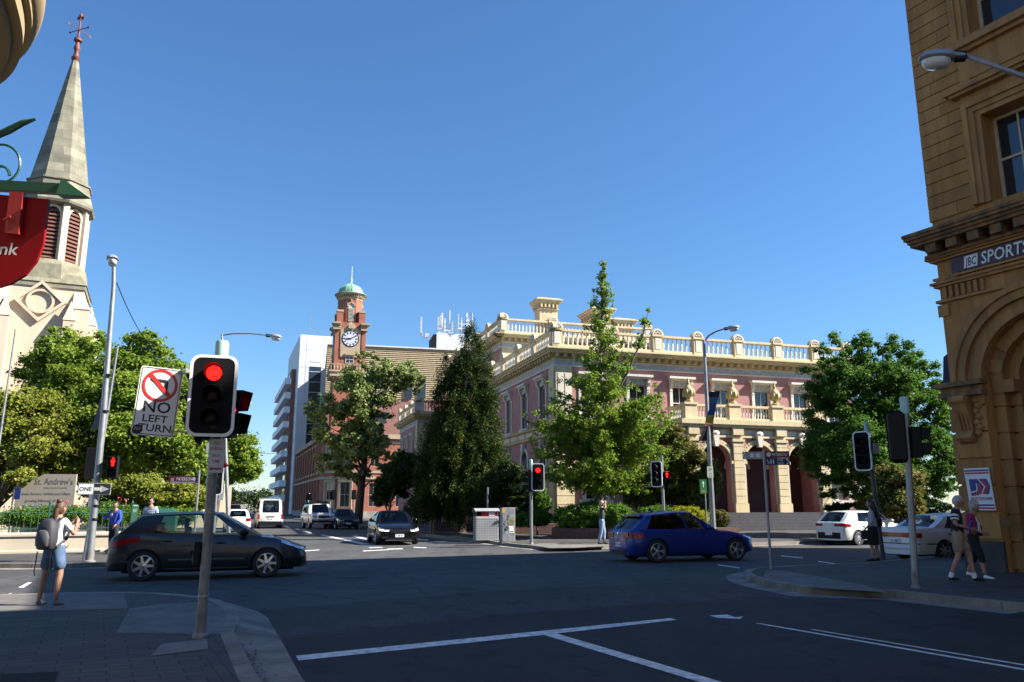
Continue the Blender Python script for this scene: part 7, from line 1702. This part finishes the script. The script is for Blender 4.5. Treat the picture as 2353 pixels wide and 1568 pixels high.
# lettering sign facing the camera: helper
def flat_sign(name, label, c, w, h, ang, m, r=.04, cat='sign', th=.012, group=None):
    """rounded plate centred on c turned by ang; returns thing and a mapping (x,z,layer) -> point"""
    t = thing(name, label, cat, c, ang, group); mb = MB(); mb.extr([(x,0,z) for x, z in rrect(w,h,r)], (0,th,0)); mb.build('panel', m, t)
    return t
def ring_b(t, w, h, r, e, th, m, nm='border'):
    a, b = rrect(w-2*e,h-2*e,max(.01,r-e)), rrect(w-2*e-2*th,h-2*e-2*th,max(.005,r-e-th)); N_ = len(a); mb = MB()
    mb.add([(x,-.002,z) for x, z in a]+[(x,-.002,z) for x, z in b], [(i,(i+1)%N_,N_+(i+1)%N_,N_+i) for i in range(N_)]); mb.build(nm, m, t, recalc=False)
INK = mat('black_ink', (.015,.015,.017), .6); SWHITE = mat('reflective_white', (.80,.81,.77), .4, var=.05); SRED = mat('sign_signal_red', (.55,.03,.03), .4)
def lines(t, rows, m, y=-.003, nm='lettering'):
    mb = MB()
    for txt, size, x, z, sx in rows: text(mb, txt, size, lambda a, b_, x=x, z=z: (x+a, y, z+b_), True, sx)
    return mb.build(nm, m, t, recalc=False)
Yn = b[1]-.05; c0 = A(362,923,Yn); pxs = Yn*1.02/1830
W_, Hh = 84*pxs, 156*pxs
t = flat_sign('road_sign', 'white NO LEFT TURN sign with red crossed circle beside the nearest red light', c0, W_*1.06, Hh, R(24), SWHITE, .035); t.rotation_euler = (0, R(3.5), R(24)); W_ *= 1.06
ring_b(t, W_, Hh, .035, .012, .008, INK)
mb = MB(); zc0 = Hh*.235; ro, ri = W_*.42, W_*.35; rs = 36
mb.add([(ro*math.cos(2*math.pi*i/rs),-.004,zc0+ro*math.sin(2*math.pi*i/rs)) for i in range(rs)]+[(ri*math.cos(2*math.pi*i/rs),-.004,zc0+ri*math.sin(2*math.pi*i/rs)) for i in range(rs)], [(i,(i+1)%rs,rs+(i+1)%rs,rs+i) for i in range(rs)])
q = .707; w2 = W_*.036; rr = (ro+ri)/2; mb.add([(-rr*q-w2,-.006,zc0+rr*q-w2),(-rr*q+w2,-.006,zc0+rr*q+w2),(rr*q+w2,-.006,zc0-rr*q+w2),(rr*q-w2,-.006,zc0-rr*q-w2)], [(0,1,2,3)]); mb.build('prohibition_circle', SRED, t, recalc=False)
mb = MB(); u = W_*.1
mb.add([(x*u,-.003,zc0+z*u) for x, z in ((1.0,-2.0),(1.9,-2.0),(1.9,.9),(1.7,1.35),(1.25,1.6),(-1.2,1.6),(-1.2,2.1),(-2.5,1.25),(-1.2,.4),(-1.2,.8),(.8,.8),(1.0,.6))], [tuple(range(12))]); mb.build('arrow', INK, t, recalc=False)
lines(t, [('NO', W_*.40, 0, -Hh*.16, 1.05), ('LEFT', W_*.255, 0, -Hh*.30, 1.15), ('TURN', W_*.255, W_*.03, -Hh*.435, 1.15)], INK)
mb = MB(); mb.add([(-W_*.36+W_*.12*math.cos(R(20*i)),-.005,-Hh*.42+W_*.12*math.sin(R(20*i))) for i in range(18)], [tuple(range(18))]); mb.build('sticker', INK, t, recalc=False)
mb = MB(); text(mb, 'NV', W_*.12, lambda a, z: (-W_*.36+a, -.007, -Hh*.435+z)); mb.build('sticker_lettering', mat('sticker_tan',(.4,.33,.2),.6), t, recalc=False)
for z in (Hh*.45, -Hh*.41): mb = MB(); mb.extr([(W_*.3,.014,z-.01),(W_*.3,.03,z-.01),(.66,-.18,z-.01),(.66,-.20,z-.01)], (0,0,.02)); mb.build('bracket', GALV, t)
c0 = A(497,1048,b[1]-.09); w_, h_ = 35*pxs, 74*pxs
t = flat_sign('parking_sign', 'weathered NO STANDING ANY TIME sign on the pole below the nearest red light', c0, w_, h_, R(4), mat('dull_sign_grey',(.42,.43,.46),.5,var=.12,scale=12), .012)
lines(t, [('NO', w_*.28, 0, h_*.34, .9), ('STANDING', w_*.26, 0, h_*.17, .62), ('ANY', w_*.28, 0, -.04*h_, .9), ('TIME', w_*.28, 0, -.21*h_, .85)], mat('faded_red_ink',(.22,.07,.08),.7))
mb = MB(); z = -h_*.38; mb.add([(-w_*.4,-.003,z),(-w_*.22,-.003,z+.03),(-w_*.22,-.003,z+.012),(w_*.38,-.003,z+.012),(w_*.38,-.003,z-.012),(-w_*.22,-.003,z-.012),(-w_*.22,-.003,z-.03)], [tuple(range(7))]); mb.build('arrow', MATS['faded_red_ink'], t, recalc=False)
# --- second signal just beyond, seen behind the pole, with its blank plates
p = A(492,1200,26.0); t = thing('traffic_light', 'traffic light half hidden behind the nearest signal pole, by the charcoal hatchback', 'traffic light', (p.x,p.y,H)); Z2 = lambda y: A(490,y,26).z-H
pole(t, [(0,0,0),(0,0,Z2(1010))], .06); signal_head(t, (-.02,-.15,Z2(1100)), R(8), None, bw=.50, bh=1.05)
mb = MB(); mb.box(-.42,-.04,Z2(1041),-.02,-.02,Z2(1019)); mb.build('blank_plate', WHITE, t); mb = MB(); mb.box(.10,-.03,Z2(1150),.26,-.01,Z2(1112)); mb.build('small_plate', SWHITE, t); mb = MB(); mb.add([(.12,-.2,Z2(1050)),(.42,-.2,Z2(1072)),(.12,-.2,Z2(1080))], [(0,1,2)]); mb.extr([(.12,-.2,Z2(1055)),(.34,-.2,Z2(1073)),(.12,-.2,Z2(1078))], (0,.03,0)); mb.build('red_flag', RED, t)
# --- left lamp post with banner, one way sign and pedestrian signal
b1 = G(205,1292,H); Zl = lambda y: A(235, y, b1[1]).z-H
lp = thing('lamp_post', 'tall grey lamp post with oblong lantern before the church wall', 'street lamp', (b1[0],b1[1],H))
ze = Zl(612); pole(lp, [(0,0,-.1),(-.03,.0,4),(-.13,0,ze-.6),(-.16,-.05,ze)], [.10,.085,.06,.05]); base_plate(lp, .11)
luminaire(lp, (-.18,-.02,ze+.03), R(-68), R(4))
mb = MB()
for y in (948,865,1165,1196): z = Zl(y); mb.tube([(.02,0,z),(.02,0,z+.06)], .098 if y > 1000 else .09, 10)
mb.build('strap', BLACK, lp)
bn = thing('banner', 'narrow dark street banner twisted on the left lamp post', 'banner', (b1[0],b1[1],H)); mb = MB(); za_, zb_ = Zl(985), Zl(865)
BANN = mat('banner_print', (.10,.06,.05), .8, scale=1.3, c2=(.015,.016,.02), detail=2)
n = 10
mb.loft([[(-.06-.50*(1-i/n)**.8*math.cos(.5+.5*i/n), .30*math.sin(1.2*(1-i/n)), za_+(zb_-za_)*i/n), (-.06, 0.0, za_+(zb_-za_)*i/n), (-.06,.012,za_+(zb_-za_)*i/n), (-.06-.50*(1-i/n)**.8*math.cos(.5+.5*i/n), .30*math.sin(1.2*(1-i/n))+.012, za_+(zb_-za_)*i/n)] for i in range(n+1)]); mb.build('cloth', BANN, bn, smooth=60); mb = MB(); mb.tube([(.0,0,za_),(-.5,.28,za_)], .012, 5); mb.build('banner_arm', GALVD, bn)
ph = thing('pedestrian_light', 'pedestrian light showing a red man on the left lamp post', 'pedestrian light', (b1[0],b1[1],H)); ped_head(ph, (.38,-.02,Zl(1074)), R(14)); mb = MB(); mb.box(.06,.06,Zl(1060),.36,.09,Zl(1058)+.02); mb.build('bracket', BLACK, ph)
c0 = A(217,1124,b1[1]-.14); k_ = b1[1]*1.02/1830; t = flat_sign('one_way_sign', 'black and white ONE WAY arrow sign on the left lamp post', c0, 66*k_, 25*k_, R(16), SWHITE, .02)
mb = MB(); w_, h_ = 66*k_, 25*k_; mb.add([(-w_*.02,-.003,-h_*.46),(w_*.46,-.003,-h_*.46),(w_*.49,-.003,0),(w_*.46,-.003,h_*.46),(-w_*.02,-.003,h_*.46)], [(0,1,2,3,4)]); mb.build('arrow_field', INK, t, recalc=False)
mb = MB(); mb.add([(w_*.18,-.005,-h_*.3),(w_*.45,-.005,0),(w_*.18,-.005,h_*.3),(w_*.18,-.005,h_*.14),(w_*.0,-.005,h_*.14),(w_*.0,-.005,-h_*.14),(w_*.18,-.005,-h_*.14)], [tuple(range(7))]); mb.build('arrow', mat('sign_mid_grey',(.36,.38,.39),.5), t, recalc=False); ring_b(t, w_, h_, .02, .006, .012, INK)
lines(t, [('ONE', h_*.5, -w_*.27, -h_*.17, .95)], INK); lines(t, [('WAY', h_*.42, w_*.10, -h_*.14, .7)], SWHITE, -.0055)
p = A(203,1200,b1[1]+.5); t = thing('traffic_light', 'rear view of a black signal on a thin pole left of the left lamp post', 'traffic light', (p.x,p.y,H)); Z3 = lambda y: A(200,y,p.y).z-H
pole(t, [(0,0,0),(.32,0,Z3(795))], [.06,.03]); signal_head(t, (-.10,.12,Z3(1065)), R(195), None, board=False)
mb = MB(); mb.box(-.02,-.09,Z3(1165),.26,-.07,Z3(1112)); mb.add([(-.02,-.09,Z3(1112)),(.26,-.09,Z3(1112)),(.12,-.09,Z3(1104))], [(0,1,2)]); mb.build('plate', mat('pale_plate',(.42,.45,.45),.5), t)
p = A(10,900,29); t = thing('flagpole', 'bare slim grey flagpole at the far left among the trees', 'pole', (p.x,p.y,H)); pole(t, [(0,0,0),(.12,0,A(20,757,29).z-H)], [.05,.03])
# church notice board
c0 = A(104,1136,29.6); k_ = 29.6*1.02/1830; w_, h_ = 122*k_, 88*k_
nbd = thing('notice_board', 'cream church notice board lettered Andrew\'s standing behind the iron fence', 'notice board', (c0.x,c0.y,H), R(8)); z0 = c0.z-H-h_/2; BRD = mat('board_cream', (.36,.325,.265), .6, var=.05)
mb = MB(); mb.extr([(-w_/2,0,z0),(w_/2,0,z0),(w_/2,0,z0+h_),(-w_*.06,0,z0+h_),(-w_*.18,0,z0+h_*.9),(-w_/2,0,z0+h_*.9)], (0,.08,0)); mb.build('panel', BRD, nbd)
mb = MB(); mb.box(-w_*.45,.01,0,-w_*.38,.07,z0); mb.box(w_*.40,.01,0,w_*.47,.07,z0); mb.build('leg', BRD, nbd)
LET = mat('board_ink', (.13,.115,.10), .7)
def fitted(txt, size, x, z, width): return (txt, size, x, z, width/text_geo(txt, size)[2])
lines(nbd, [fitted("St. Andrew's", h_*.22, w_*.12, z0+h_*.74, w_*.66), fitted('Uniting Church in Australia', h_*.06, w_*.16, z0+h_*.64, w_*.40), fitted('Sunday Services 10:00am and 5:00pm', h_*.085, 0, z0+h_*.48, w_*.86), fitted('growing followers of Jesus', h_*.095, 0, z0+h_*.31, w_*.66)], LET)
mb = MB()
for q in (.21,.14,.07): mb.box(-w_*.42,-.006,z0+h_*q,w_*.42,-.003,z0+h_*(q+.012))
mb.build('rule', LET, nbd)
p = A(33,1180,29); t = thing('banner', 'small dark blue banner on a post left of the notice board', 'banner', (p.x,p.y,H)); mb = MB(); mb.box(-.10,0,A(33,1148,29).z-H,.12,.03,A(33,1122,29).z-H); mb.build('cloth', BLUE, t); pole(t, [(-.12,0,0),(-.12,0,A(33,1118,29).z-H)], .03, mat('dark_post',(.05,.045,.04),.7), 'post', 8)
# --- lamp with arm behind the main signal; another far lamp
p = A(509,1100,34.5); lp2 = thing('lamp_post', 'grey street lamp with long arm reaching right above the nearest signal', 'street lamp', (-11.9,34.5,H)); za_ = A(510,768,34.5).z-H; x0 = A(510,768,34.5).x+11.9
pole(lp2, [(0,0,0),(x0*.5,0,za_*.5),(x0,0,za_)], [.09,.07,.05]); L_ = A(612,771,34.5).x+11.9
pole(lp2, [(x0,0,za_-.05),(x0+.5,0,za_+.02),(x0+1.2,0,za_+.03),(L_,0,za_-.05)], [.035,.035,.032,.03], nm='arm'); luminaire(lp2, (L_-.02,0,za_-.07), 0, R(-6))
p = A(562,926,62); lp3 = thing('lamp_post', 'distant street lamp head peeping out right of the nearest signal', 'street lamp', (-22.2,62,H)); z_ = p.z-H; pole(lp3, [(0,0,0),(.1,0,z_-.2),(p.x+22.2-.6,0,z_+.02),(p.x+22.2-.1,0,z_)], [.09,.06,.04,.04]); luminaire(lp3, (p.x+22.2-.15,0,z_), 0, 0)
p = A(590,1141,110); lp4 = thing('lamp_post', 'far off street lamp above the white van roof', 'street lamp', (-39.6,110,H)); z_ = p.z-H; pole(lp4, [(0,0,0),(0,0,z_),(1.2,0,z_+.5)], [.1,.07,.05]); pole(lp4, [(1.2,0,z_+.5),(3.8,0,z_+.6)], .05, nm='arm'); luminaire(lp4, (3.7,0,z_+.6), 0, 0)
# --- street name sign in front of the garden, left
BROWN = mat('sign_maroon', (.16,.018,.035), .5)
p = A(449,1200,27.2); t = thing('street_sign', 'maroon PATERSON street name blade on the pole left of the nearest signal', 'street sign', (p.x,p.y,H)); Z4 = lambda y: A(440,y,27.2).z-H; k_ = 27.2*1.02/1830
pole(t, [(0,0,0),(.0,0,Z4(1080))], .035); w_, h_ = 64*k_, 16*k_; x0 = -w_-.03; zz = Z4(1102); mb = MB(); mb.box(x0,-.02,zz-h_/2,x0+w_,.0,zz+h_/2); mb.build('blade', BROWN, t)
lines(t, [('PATERSON', h_*.62, x0+w_*.54, zz-h_*.16, .72), ('(((', h_*.5, x0+w_*.13, zz-h_*.14, 1)], SWHITE, -.024); mb = MB(); mb.add([(x0+w_*.88+h_*.26*math.cos(R(30*i)),-.024,zz+h_*.06+h_*.26*math.sin(R(30*i))) for i in range(12)], [tuple(range(12))]); mb.box(x0+.04,-.024,zz-h_*.42,x0+w_-.04,-.022,zz-h_*.34); mb.build('emblem', SWHITE, t, recalc=False)
# --- green utility cabinet
p = A(380,1200,27.8); t = thing('utility_cabinet', 'green peaked cabinet behind the charcoal hatchback', 'cabinet', (p.x,p.y,H), R(15)); mb = MB(); mb.box(-.35,-.3,0,.35,.3,1.28); mb.build('case', GRN, t); mb = MB(); mb.loft([[(-.4,-.35,1.28),(.4,-.35,1.28),(.4,.35,1.28),(-.4,.35,1.28)],[(-.2,-.15,1.42),(.2,-.15,1.42),(.2,.15,1.42),(-.2,.15,1.42)]]); mb.build('lid', GRN, t)
# --- far corner signals
p = G(1221,1251,H); Z5 = lambda y: A(1222,y,p[1]).z-H; t = thing('traffic_light', 'traffic light with lit red lamp before the pink building corner', 'traffic light', (p[0],p[1],H))
pole(t, [(0,0,0),(0,0,Z5(1075))], .06); base_plate(t, .06); cap(t, Z5(1075), Z5(1056), .065); signal_head(t, (.28,-.12,Z5(1097)), R(4), 0, bw=.52, bh=1.1); signal_head(t, (-.17,0,Z5(1105)), R(-80), None, board=False)
mb = MB(); mb.box(-.1,-.03,Z5(1105),.25,.03,Z5(1103)); mb.build('bracket', BLACK, t)
p = G(1525,1250,H); Yq = 33.6; Z6 = lambda y: A(1525,y,Yq).z-H; xq = A(1524,1150,Yq).x; t = thing('traffic_light', 'unlit traffic light with red pedestrian man beside the rhododendron', 'traffic light', (xq,Yq,H))
pole(t, [(0,0,0),(0,0,Z6(1047))], .06); base_plate(t, .06); signal_head(t, (-.26,-.10,Z6(1090)), R(-38), None, bw=.5, bh=1.05, hood=.24); ped_head(t, (.19,-.02,Z6(1099)), R(15)); mb = MB(); mb.tube([(0,0,Z6(1052)),(-.2,0,Z6(1035)),(-.3,0,Z6(1028))], .012, 5); mb.tube([(-.2,0,Z6(1035)),(-.12,0,Z6(1026))], .01, 5); mb.build('antenna', BLACK, t)
# --- centre lamp post with banner
xc = A(1637,1180,36.5).x; Zc = lambda y: A(1625,y,36.5).z-H; t = thing('lamp_post', 'tall grey lamp post with curved arm in front of the pink building portico', 'street lamp', (xc,36.5,H)); zt_ = Zc(782)
pole(t, [(0,0,0),(0,0,zt_)], [.13,.07]); base_plate(t, .14); xl = A(1666,764,36.3).x-xc
pole(t, [(0,0,zt_-.1),(.25,0,zt_+.22),(.6,0,zt_+.42),(xl,-.1,zt_+.52)], [.05,.045,.04,.035], nm='arm'); luminaire(t, (xl-.02,-.1,zt_+.50), R(-8), R(8))
bn = thing('banner', 'long colourful tourism banner twisted on the centre lamp post', 'banner', (xc,36.5,H)); n = 16; za_, zb_ = Zc(1012), Zc(905)
BC = [BLUE, mat('banner_yellow',(.45,.36,.05),.8,var=.4,scale=5), mat('banner_black',(.012,.012,.014),.8,scale=4,c2=(.03,.028,.03)), mat('banner_sky',(.06,.12,.22),.8,var=.4,scale=3), ROSE]; mb = MB(); kx = .0205
rows = [(902,1627,1650,-.25,2),(915,1627,1647,-.2,3),(928,1627,1643,-.15,0),(942,1626,1640,-.1,0),(955,1622,1638,-.03,1),(970,1617,1635,.02,1),(976,1616,1635,.04,4),(980,1614,1634,.06,2),(1000,1606,1634,.12,2),(1013,1600,1634,.16,2)]
for (y0,a0,b0,t0,c0_),(y1,a1,b1_,t1,_) in zip(rows, rows[1:]):
    mb.cur = c0_; Qd = [Vector(((a0-1624)*kx,-.13+t0*.2,Zc(y0))),Vector(((b0-1624)*kx,-.13+t0,Zc(y0))),Vector(((b1_-1624)*kx,-.13+t1,Zc(y1))),Vector(((a1-1624)*kx,-.13+t1*.2,Zc(y1)))]
    mb.add(Qd+[q+Vector((0,.012,0)) for q in Qd], [(0,1,2,3),(7,6,5,4),(0,4,5,1),(2,6,7,3),(0,3,7,4),(1,5,6,2)])
mb.build('cloth', BC, bn)
mb = MB(); mb.tube([(0,0,zb_),(.65,-.1,zb_)], .015, 5); mb.tube([(0,0,za_-.1),(-.55,.1,za_-.1)], .015, 5); mb.build('banner_arm', GALVD, bn)
c0 = A(1632,1085,36.2); k_ = 36.2*1.02/1830; t = flat_sign('parking_sign', 'small pale green 2P parking sign on the centre lamp post', c0, 14*k_, 24*k_, R(8), mat('pale_green_sign',(.50,.56,.50),.5), .01); lines(t, [('2P', .16, 0, .06, 1)], mat('sign_green_ink',(.03,.2,.1),.6)); lines(t, [('8-6', .10, 0, -.10, 1), ('MON', .08, 0, -.2, .9)], MATS['sign_green_ink'])
GSG = mat('route_green', (.015,.15,.055), .5); YEL = mat('route_yellow', (.6,.36,.03), .5)
p = A(1622,1200,37.2); t = thing('route_sign', 'green A3 route sign with up arrow beside the centre lamp post', 'sign', (p.x,p.y,H), R(8)); Z7 = lambda y: A(1618,y,37.2).z-H; k_ = 37.2*1.02/1830
pole(t, [(.03,0,0),(.03,0,Z7(1135))], .03); mb = MB(); w_ = 16*k_; z0, z1 = Z7(1135), Z7(1102); mb.box(-w_/2-.05,-.03,z0,w_/2-.05,-.01,z1); mb.build('panel', GSG, t)
mb = MB(); zm = (z0+z1)/2; mb.add([(x-.05,-.034,zm+z) for x, z in ((-.02,-.04),(.02,-.04),(.02,.14),(.06,.14),(0,.26),(-.06,.14),(-.02,.14))], [tuple(range(7))]); mb.build('arrow', SWHITE, t, recalc=False); lines(t, [('A3', .17, -.05, z0+.05, 1)], YEL, -.034)
# --- right corner: street sign pole
p = G(1772,1308,H); Z8 = lambda y: A(1768,y,p[1]).z-H; t = thing('street_sign', 'slim pole with maroon PATERSON and dark blue PUBLIC TOILETS blades on the right corner', 'street sign', (p[0],p[1],H)); k_ = p[1]*1.02/1830
pole(t, [(0,0,0),(.0,0,Z8(1034))], .032, GALV); w_, h_ = 54*k_, 15*k_
fl = lambda q: (math.cos(R(-9)), math.sin(R(-9)))
for zz, m_, nm in ((Z8(1045), BROWN, 'street_name_blade'), (Z8(1061), mat('sign_navy',(.02,.022,.07),.5), 'toilets_blade')):
    mb = MB(); mb.box(.03,-.012,zz-h_/2,.03+w_,.012,zz+h_/2); bo = mb.build(nm, m_, t); lo = MB()
    if 'street' in nm: text(lo, 'PATERSON', h_*.68, lambda a, z: (.03+w_*.57+a,-.015,zz-h_*.22+z), True, .66); text(lo, 'ST', h_*.3, lambda a, z: (.03+w_*.93+a,-.015,zz+z*1), True, .8); lo.add([(.03+w_*.14+h_*.33*math.cos(R(24*i)),-.015,zz+h_*.33*math.sin(R(24*i))) for i in range(15)], [tuple(range(15))])
    else:
        text(lo, 'PUBLIC', h_*.40, lambda a, z: (.03+w_*.60+a,-.015,zz+h_*.08+z), True, .66); text(lo, 'TOILETS', h_*.40, lambda a, z: (.03+w_*.60+a,-.015,zz-h_*.36+z), True, .6)
        for x in (.22,.32): lo.add([(.03+w_*x+a*h_,-.015,zz+z*h_) for a, z in ((-.06,-.36),(.06,-.36),(.10,.0),(.10,.18),(-.10,.18),(-.10,0))], [tuple(range(6))]); lo.add([(.03+w_*x+h_*.08*math.cos(R(45*i)),-.015,zz+h_*.3+h_*.08*math.sin(R(45*i))) for i in range(8)], [tuple(range(8))])
        lo.tube([(.03+w_*.08+h_*.2*math.cos(R(30*i-120)),-.014,zz-h_*.12+h_*.2*math.sin(R(30*i-120))) for i in range(9)], h_*.035, 4); lo.tube([(.03+w_*.07,-.014,zz+h_*.3),(.03+w_*.08,-.014,zz-h_*.05),(.03+w_*.13,-.014,zz-h_*.08),(.03+w_*.15,-.014,zz-h_*.34)], h_*.04, 4)
        lo.add([(.03+w_*x,-.015,zz+z*h_) for x, z in ((.84,-.4),(.95,0),(.84,.4),(.89,.4),(.99,0),(.89,-.4))], [(0,1,4,5),(1,2,3,4)])
    lo.build('lettering' if 'street' in nm else 'pictograms_and_lettering', SWHITE, bo, recalc=False)
t2 = thing('finger_sign', 'cream fingerboard pointing left from the street sign pole', 'sign', (p[0],p[1],H), R(4)); w_ = 46*k_; zz = Z8(1047); mb = MB(); mb.box(-w_-.03,-.012,zz-h_*.55,-.03,.012,zz+h_*.55); mb.build('board', mat('board_beige',(.44,.40,.33),.6), t2)
mb = MB(); mb.add([(-w_-.03+x*h_,-.015,zz+z*h_) for x, z in ((.45,.42),(.1,0),(.45,-.42),(.25,-.42),(-.05,0),(.25,.42))], [(0,1,4,5),(1,2,3,4)]); mb.box(-w_+.15,-.016,zz-.05,-w_*.5,-.014,zz+.05); mb.box(-w_*.42,-.016,zz-.05,-.1,-.014,zz+.05); mb.build('white_band', SWHITE, t2, recalc=False); 
# right corner signals seen from behind
p = G(2030,1288,H); p = (p[0],p[1]-.0); Z9 = lambda y: A(2010,y,p[1]).z-H; t = thing('traffic_light', 'traffic light with white bordered board on the dark pole by the woman in black skirt', 'traffic light', (p[0],p[1],H))
pole(t, [(0,0,0),(-.14,0,Z9(1000))], .06, mat('dark_pole',(.06,.062,.066),.5,.3)); mb = MB(); zz = Z9(1000); mb.lathe([(.065,zz),(.065,Z9(970)-.03),(.05,Z9(970))], (-.14,0,0), 14); mb.build('pole_cap', CAPG, t)
signal_head(t, (-.36,-.08,Z9(1037)), R(-46), None, bw=.48, bh=1.12, hood=.26); mb = MB(); mb.bev(-.1,-.2,Z9(1042),.10,-.05,Z9(1020),.02); mb.build('junction_box', GALV, t); mb = MB(); mb.bev(-.13,-.12,Z9(1210),.02,.05,Z9(1192),.02); mb.build('push_button_box', BLACK, t)
p = G(2105,1352,H); Za = lambda y: A(2090,y,p[1]).z-H; t = thing('traffic_light', 'pale steel signal pole at the right kerb with lanterns seen from behind', 'traffic light', (p[0],p[1],H)); xt = A(2078,930,p[1]).x-p[0]
pole(t, [(0,0,0),(xt*.5,0,Za(1140)),(xt,0,Za(952))], .062); base_plate(t, .06); mb = MB(); mb.lathe([(.08,Za(952)),(.08,Za(912)-.03),(.06,Za(912))], (xt,0,0), 16); mb.build('pole_cap', CAPG, t, smooth=40)
signal_head(t, (xt-.20,.02,Za(1004)), R(158), None, bw=.34, bh=1.0, wborder=False, hood=.2); ped_head(t, (xt+.20,.0,Za(1017)), R(92), False, .2)
# --- lamp arm at upper right with its pole out of frame
t = thing('lamp_post', 'grey street lamp reaching in from the right in front of the sandstone building', 'street lamp', (9.9,10.4,H)); e = A(2222,130,11.4)-Vector((9.9,10.4,H)); e2 = A(2353,176,11.0)-Vector((9.9,10.4,H))
pole(t, [(0,0,0),(0,0,e2.z-1.0)], [.11,.07]); pole(t, [(0,0,e2.z-1.1),(e2.x*.35,0,e2.z-.55),e2,e], [.05,.045,.04,.035], nm='arm'); luminaire(t, e, math.atan2(.2,-1), R(3))
# --- litter bins, cabinet, poles on the far corner
p = G(1116,1241,.15); t = thing('litter_bin', 'pair of perforated steel litter bins under a curved canopy', 'litter bin', (p[0],p[1],.15), R(14)); PERF = mat('perforated_steel', (.36,.37,.38), .5, .3, var=.1)
w_ = 1.05; mb = MB(); mb.bev(-w_/2,-.3,0,w_/2,.3,1.02,.03); mb.build('cabinet', PERF, t); mb = MB()
for i in range(9):
    for j in range(9): mb.bc((-w_/2+.08+i*(w_-.16)/8,-.302,.1+j*.1), (.035,.006,.04))
    if i < 5:
        for j in range(9): mb.bc((-w_/2-.002,-.22+i*.11,.1+j*.1), (.006,.035,.04))
mb.build('perforations', BLACKM, t); mb = MB()
for x in (-w_/2+.03,0,w_/2-.03):
    for y in (-.25,.25): mb.tube([(x,y,1.02),(x,y,1.25)], .015, 5)
mb.build('post', GALV, t); mb = MB(); mb.loft([[(-w_/2-.04,-.36+.72*i/8,1.25+.11*math.sin(math.pi*i/8)),(w_/2+.04,-.36+.72*i/8,1.25+.11*math.sin(math.pi*i/8)),(w_/2+.04,-.36+.72*i/8,1.28+.11*math.sin(math.pi*i/8)),(-w_/2-.04,-.36+.72*i/8,1.28+.11*math.sin(math.pi*i/8))] for i in range(9)]); mb.build('canopy', PERF, t)
mb = MB(); mb.box(-.25,-.28,1.03,.42,-.24,1.22); mb.box(-w_/2+.04,-.27,1.02,w_/2-.04,.27,1.05); mb.build('red_panel', RED, t); mb = MB(); mb.box(.08,-.29,1.05,.34,-.283,1.2); mb.build('notice', SWHITE, t)
p = G(1166,1246,.15); t = thing('control_cabinet', 'grey signal control cabinet covered in stickers and scribbles', 'cabinet', (p[0],p[1],.15), R(12)); mb = MB(); mb.bev(-.28,-.25,0,.28,.25,1.42,.02); mb.build('case', mat('cabinet_grey',(.22,.23,.25),.6,var=.25,scale=5), t)
mb = MB(); mb.box(-.28,-.255,1.2,-.16,-.252,1.38); mb.build('yellow_sticker', YEL, t); mb = MB(); mb.box(.02,-.256,.38,.22,-.252,.66); mb.build('white_poster', SWHITE, t); mb = MB(); mb.box(-.03,-.256,.72,.24,-.252,1.02); mb.build('green_poster', mat('poster_olive',(.2,.2,.10),.7,var=.5,scale=9), t)
mb = MB(); rn = random.Random(4)
for i in range(5): x, z = rn.uniform(-.25,-.05), rn.uniform(.3,1.1); mb.tube([(x,-.254,z),(x+.08,-.254,z+.1),(x+.02,-.254,z+.16),(x+.1,-.254,z+.24)], .008, 4)
mb.box(.04,-.258,.42,.2,-.256,.45); mb.build('scribble', BLACKM, t); mb = MB(); mb.box(-.3,-.27,-.05,.3,.27,.03); mb.build('plinth', CONC, t)
for (x, y0, y1, lab, m_) in ((1120,1240,1120,'slim pale pole standing in front of the litter bins', GALV), (990,1226,1120,'taller thin pole in the shade under the conifer', GALVD), (996,1227,1135,'yellowish lower pole beside the thin pole under the conifer', mat('yellow_pole',(.25,.17,.05),.6))):
    p = G(x, y0, H); t = thing('pole', lab, 'pole', (p[0],p[1],H)); pole(t, [(0,0,0),(0,0,A(x,y1,p[1]).z-H)], .035 if x == 1120 else .05, m_, n=8); mb = MB(); mb.lathe([(.08,0),(.08,.02),(.04,.03)], n=10); mb.build('base', GALVD, t)
# --- signals at the next intersection
for (x, yt, yb, Y, lit, ang, lab) in ((708,1134,1196,92,2,0,'distant green traffic light left of the white four wheel drive'), (757,1125,1190,95,None,60,'distant dark signal above the white four wheel drive roof rack'), (812,1125,1190,97,None,180,'distant dark signal before the rounded brick corner')):
    p = A(x, yb, Y); Zx = lambda y: A(x,y,Y).z-H; t = thing('traffic_light', lab, 'traffic light', (p.x,p.y,H)); pole(t, [(0,0,0),(0,0,Zx(yt))], .07, WHITE if x == 708 else GALV, n=8); signal_head(t, (0,-.15,Zx(yt)-.62), R(ang), lit, bw=.55, bh=1.15, wborder=False)
    if x == 757: signal_head(t, (.3,.1,Zx(yt)-.62), R(180), None, wborder=False); signal_head(t, (-.25,.2,Zx(yt)-.62), R(240), None, wborder=False)
# --- overhead cables
def cable(lab, a, b_, sag, r=.014):
    mb = MB(); mb.tube([a.lerp(b_, i/14)-Vector((0,0,sag*4*(i/14)*(1-i/14))) for i in range(15)], r, 5); tag(mb.build('overhead_cable', BLACKM), lab, 'cable')
cable('dark overhead cable dropping from the left lamp post behind the maple', A(268,650,22.4), A(350,797,38), .25)
cable('thin overhead cable across the far street to the white high rise', A(560,1034,60), A(655,1038,130), .3, .025)
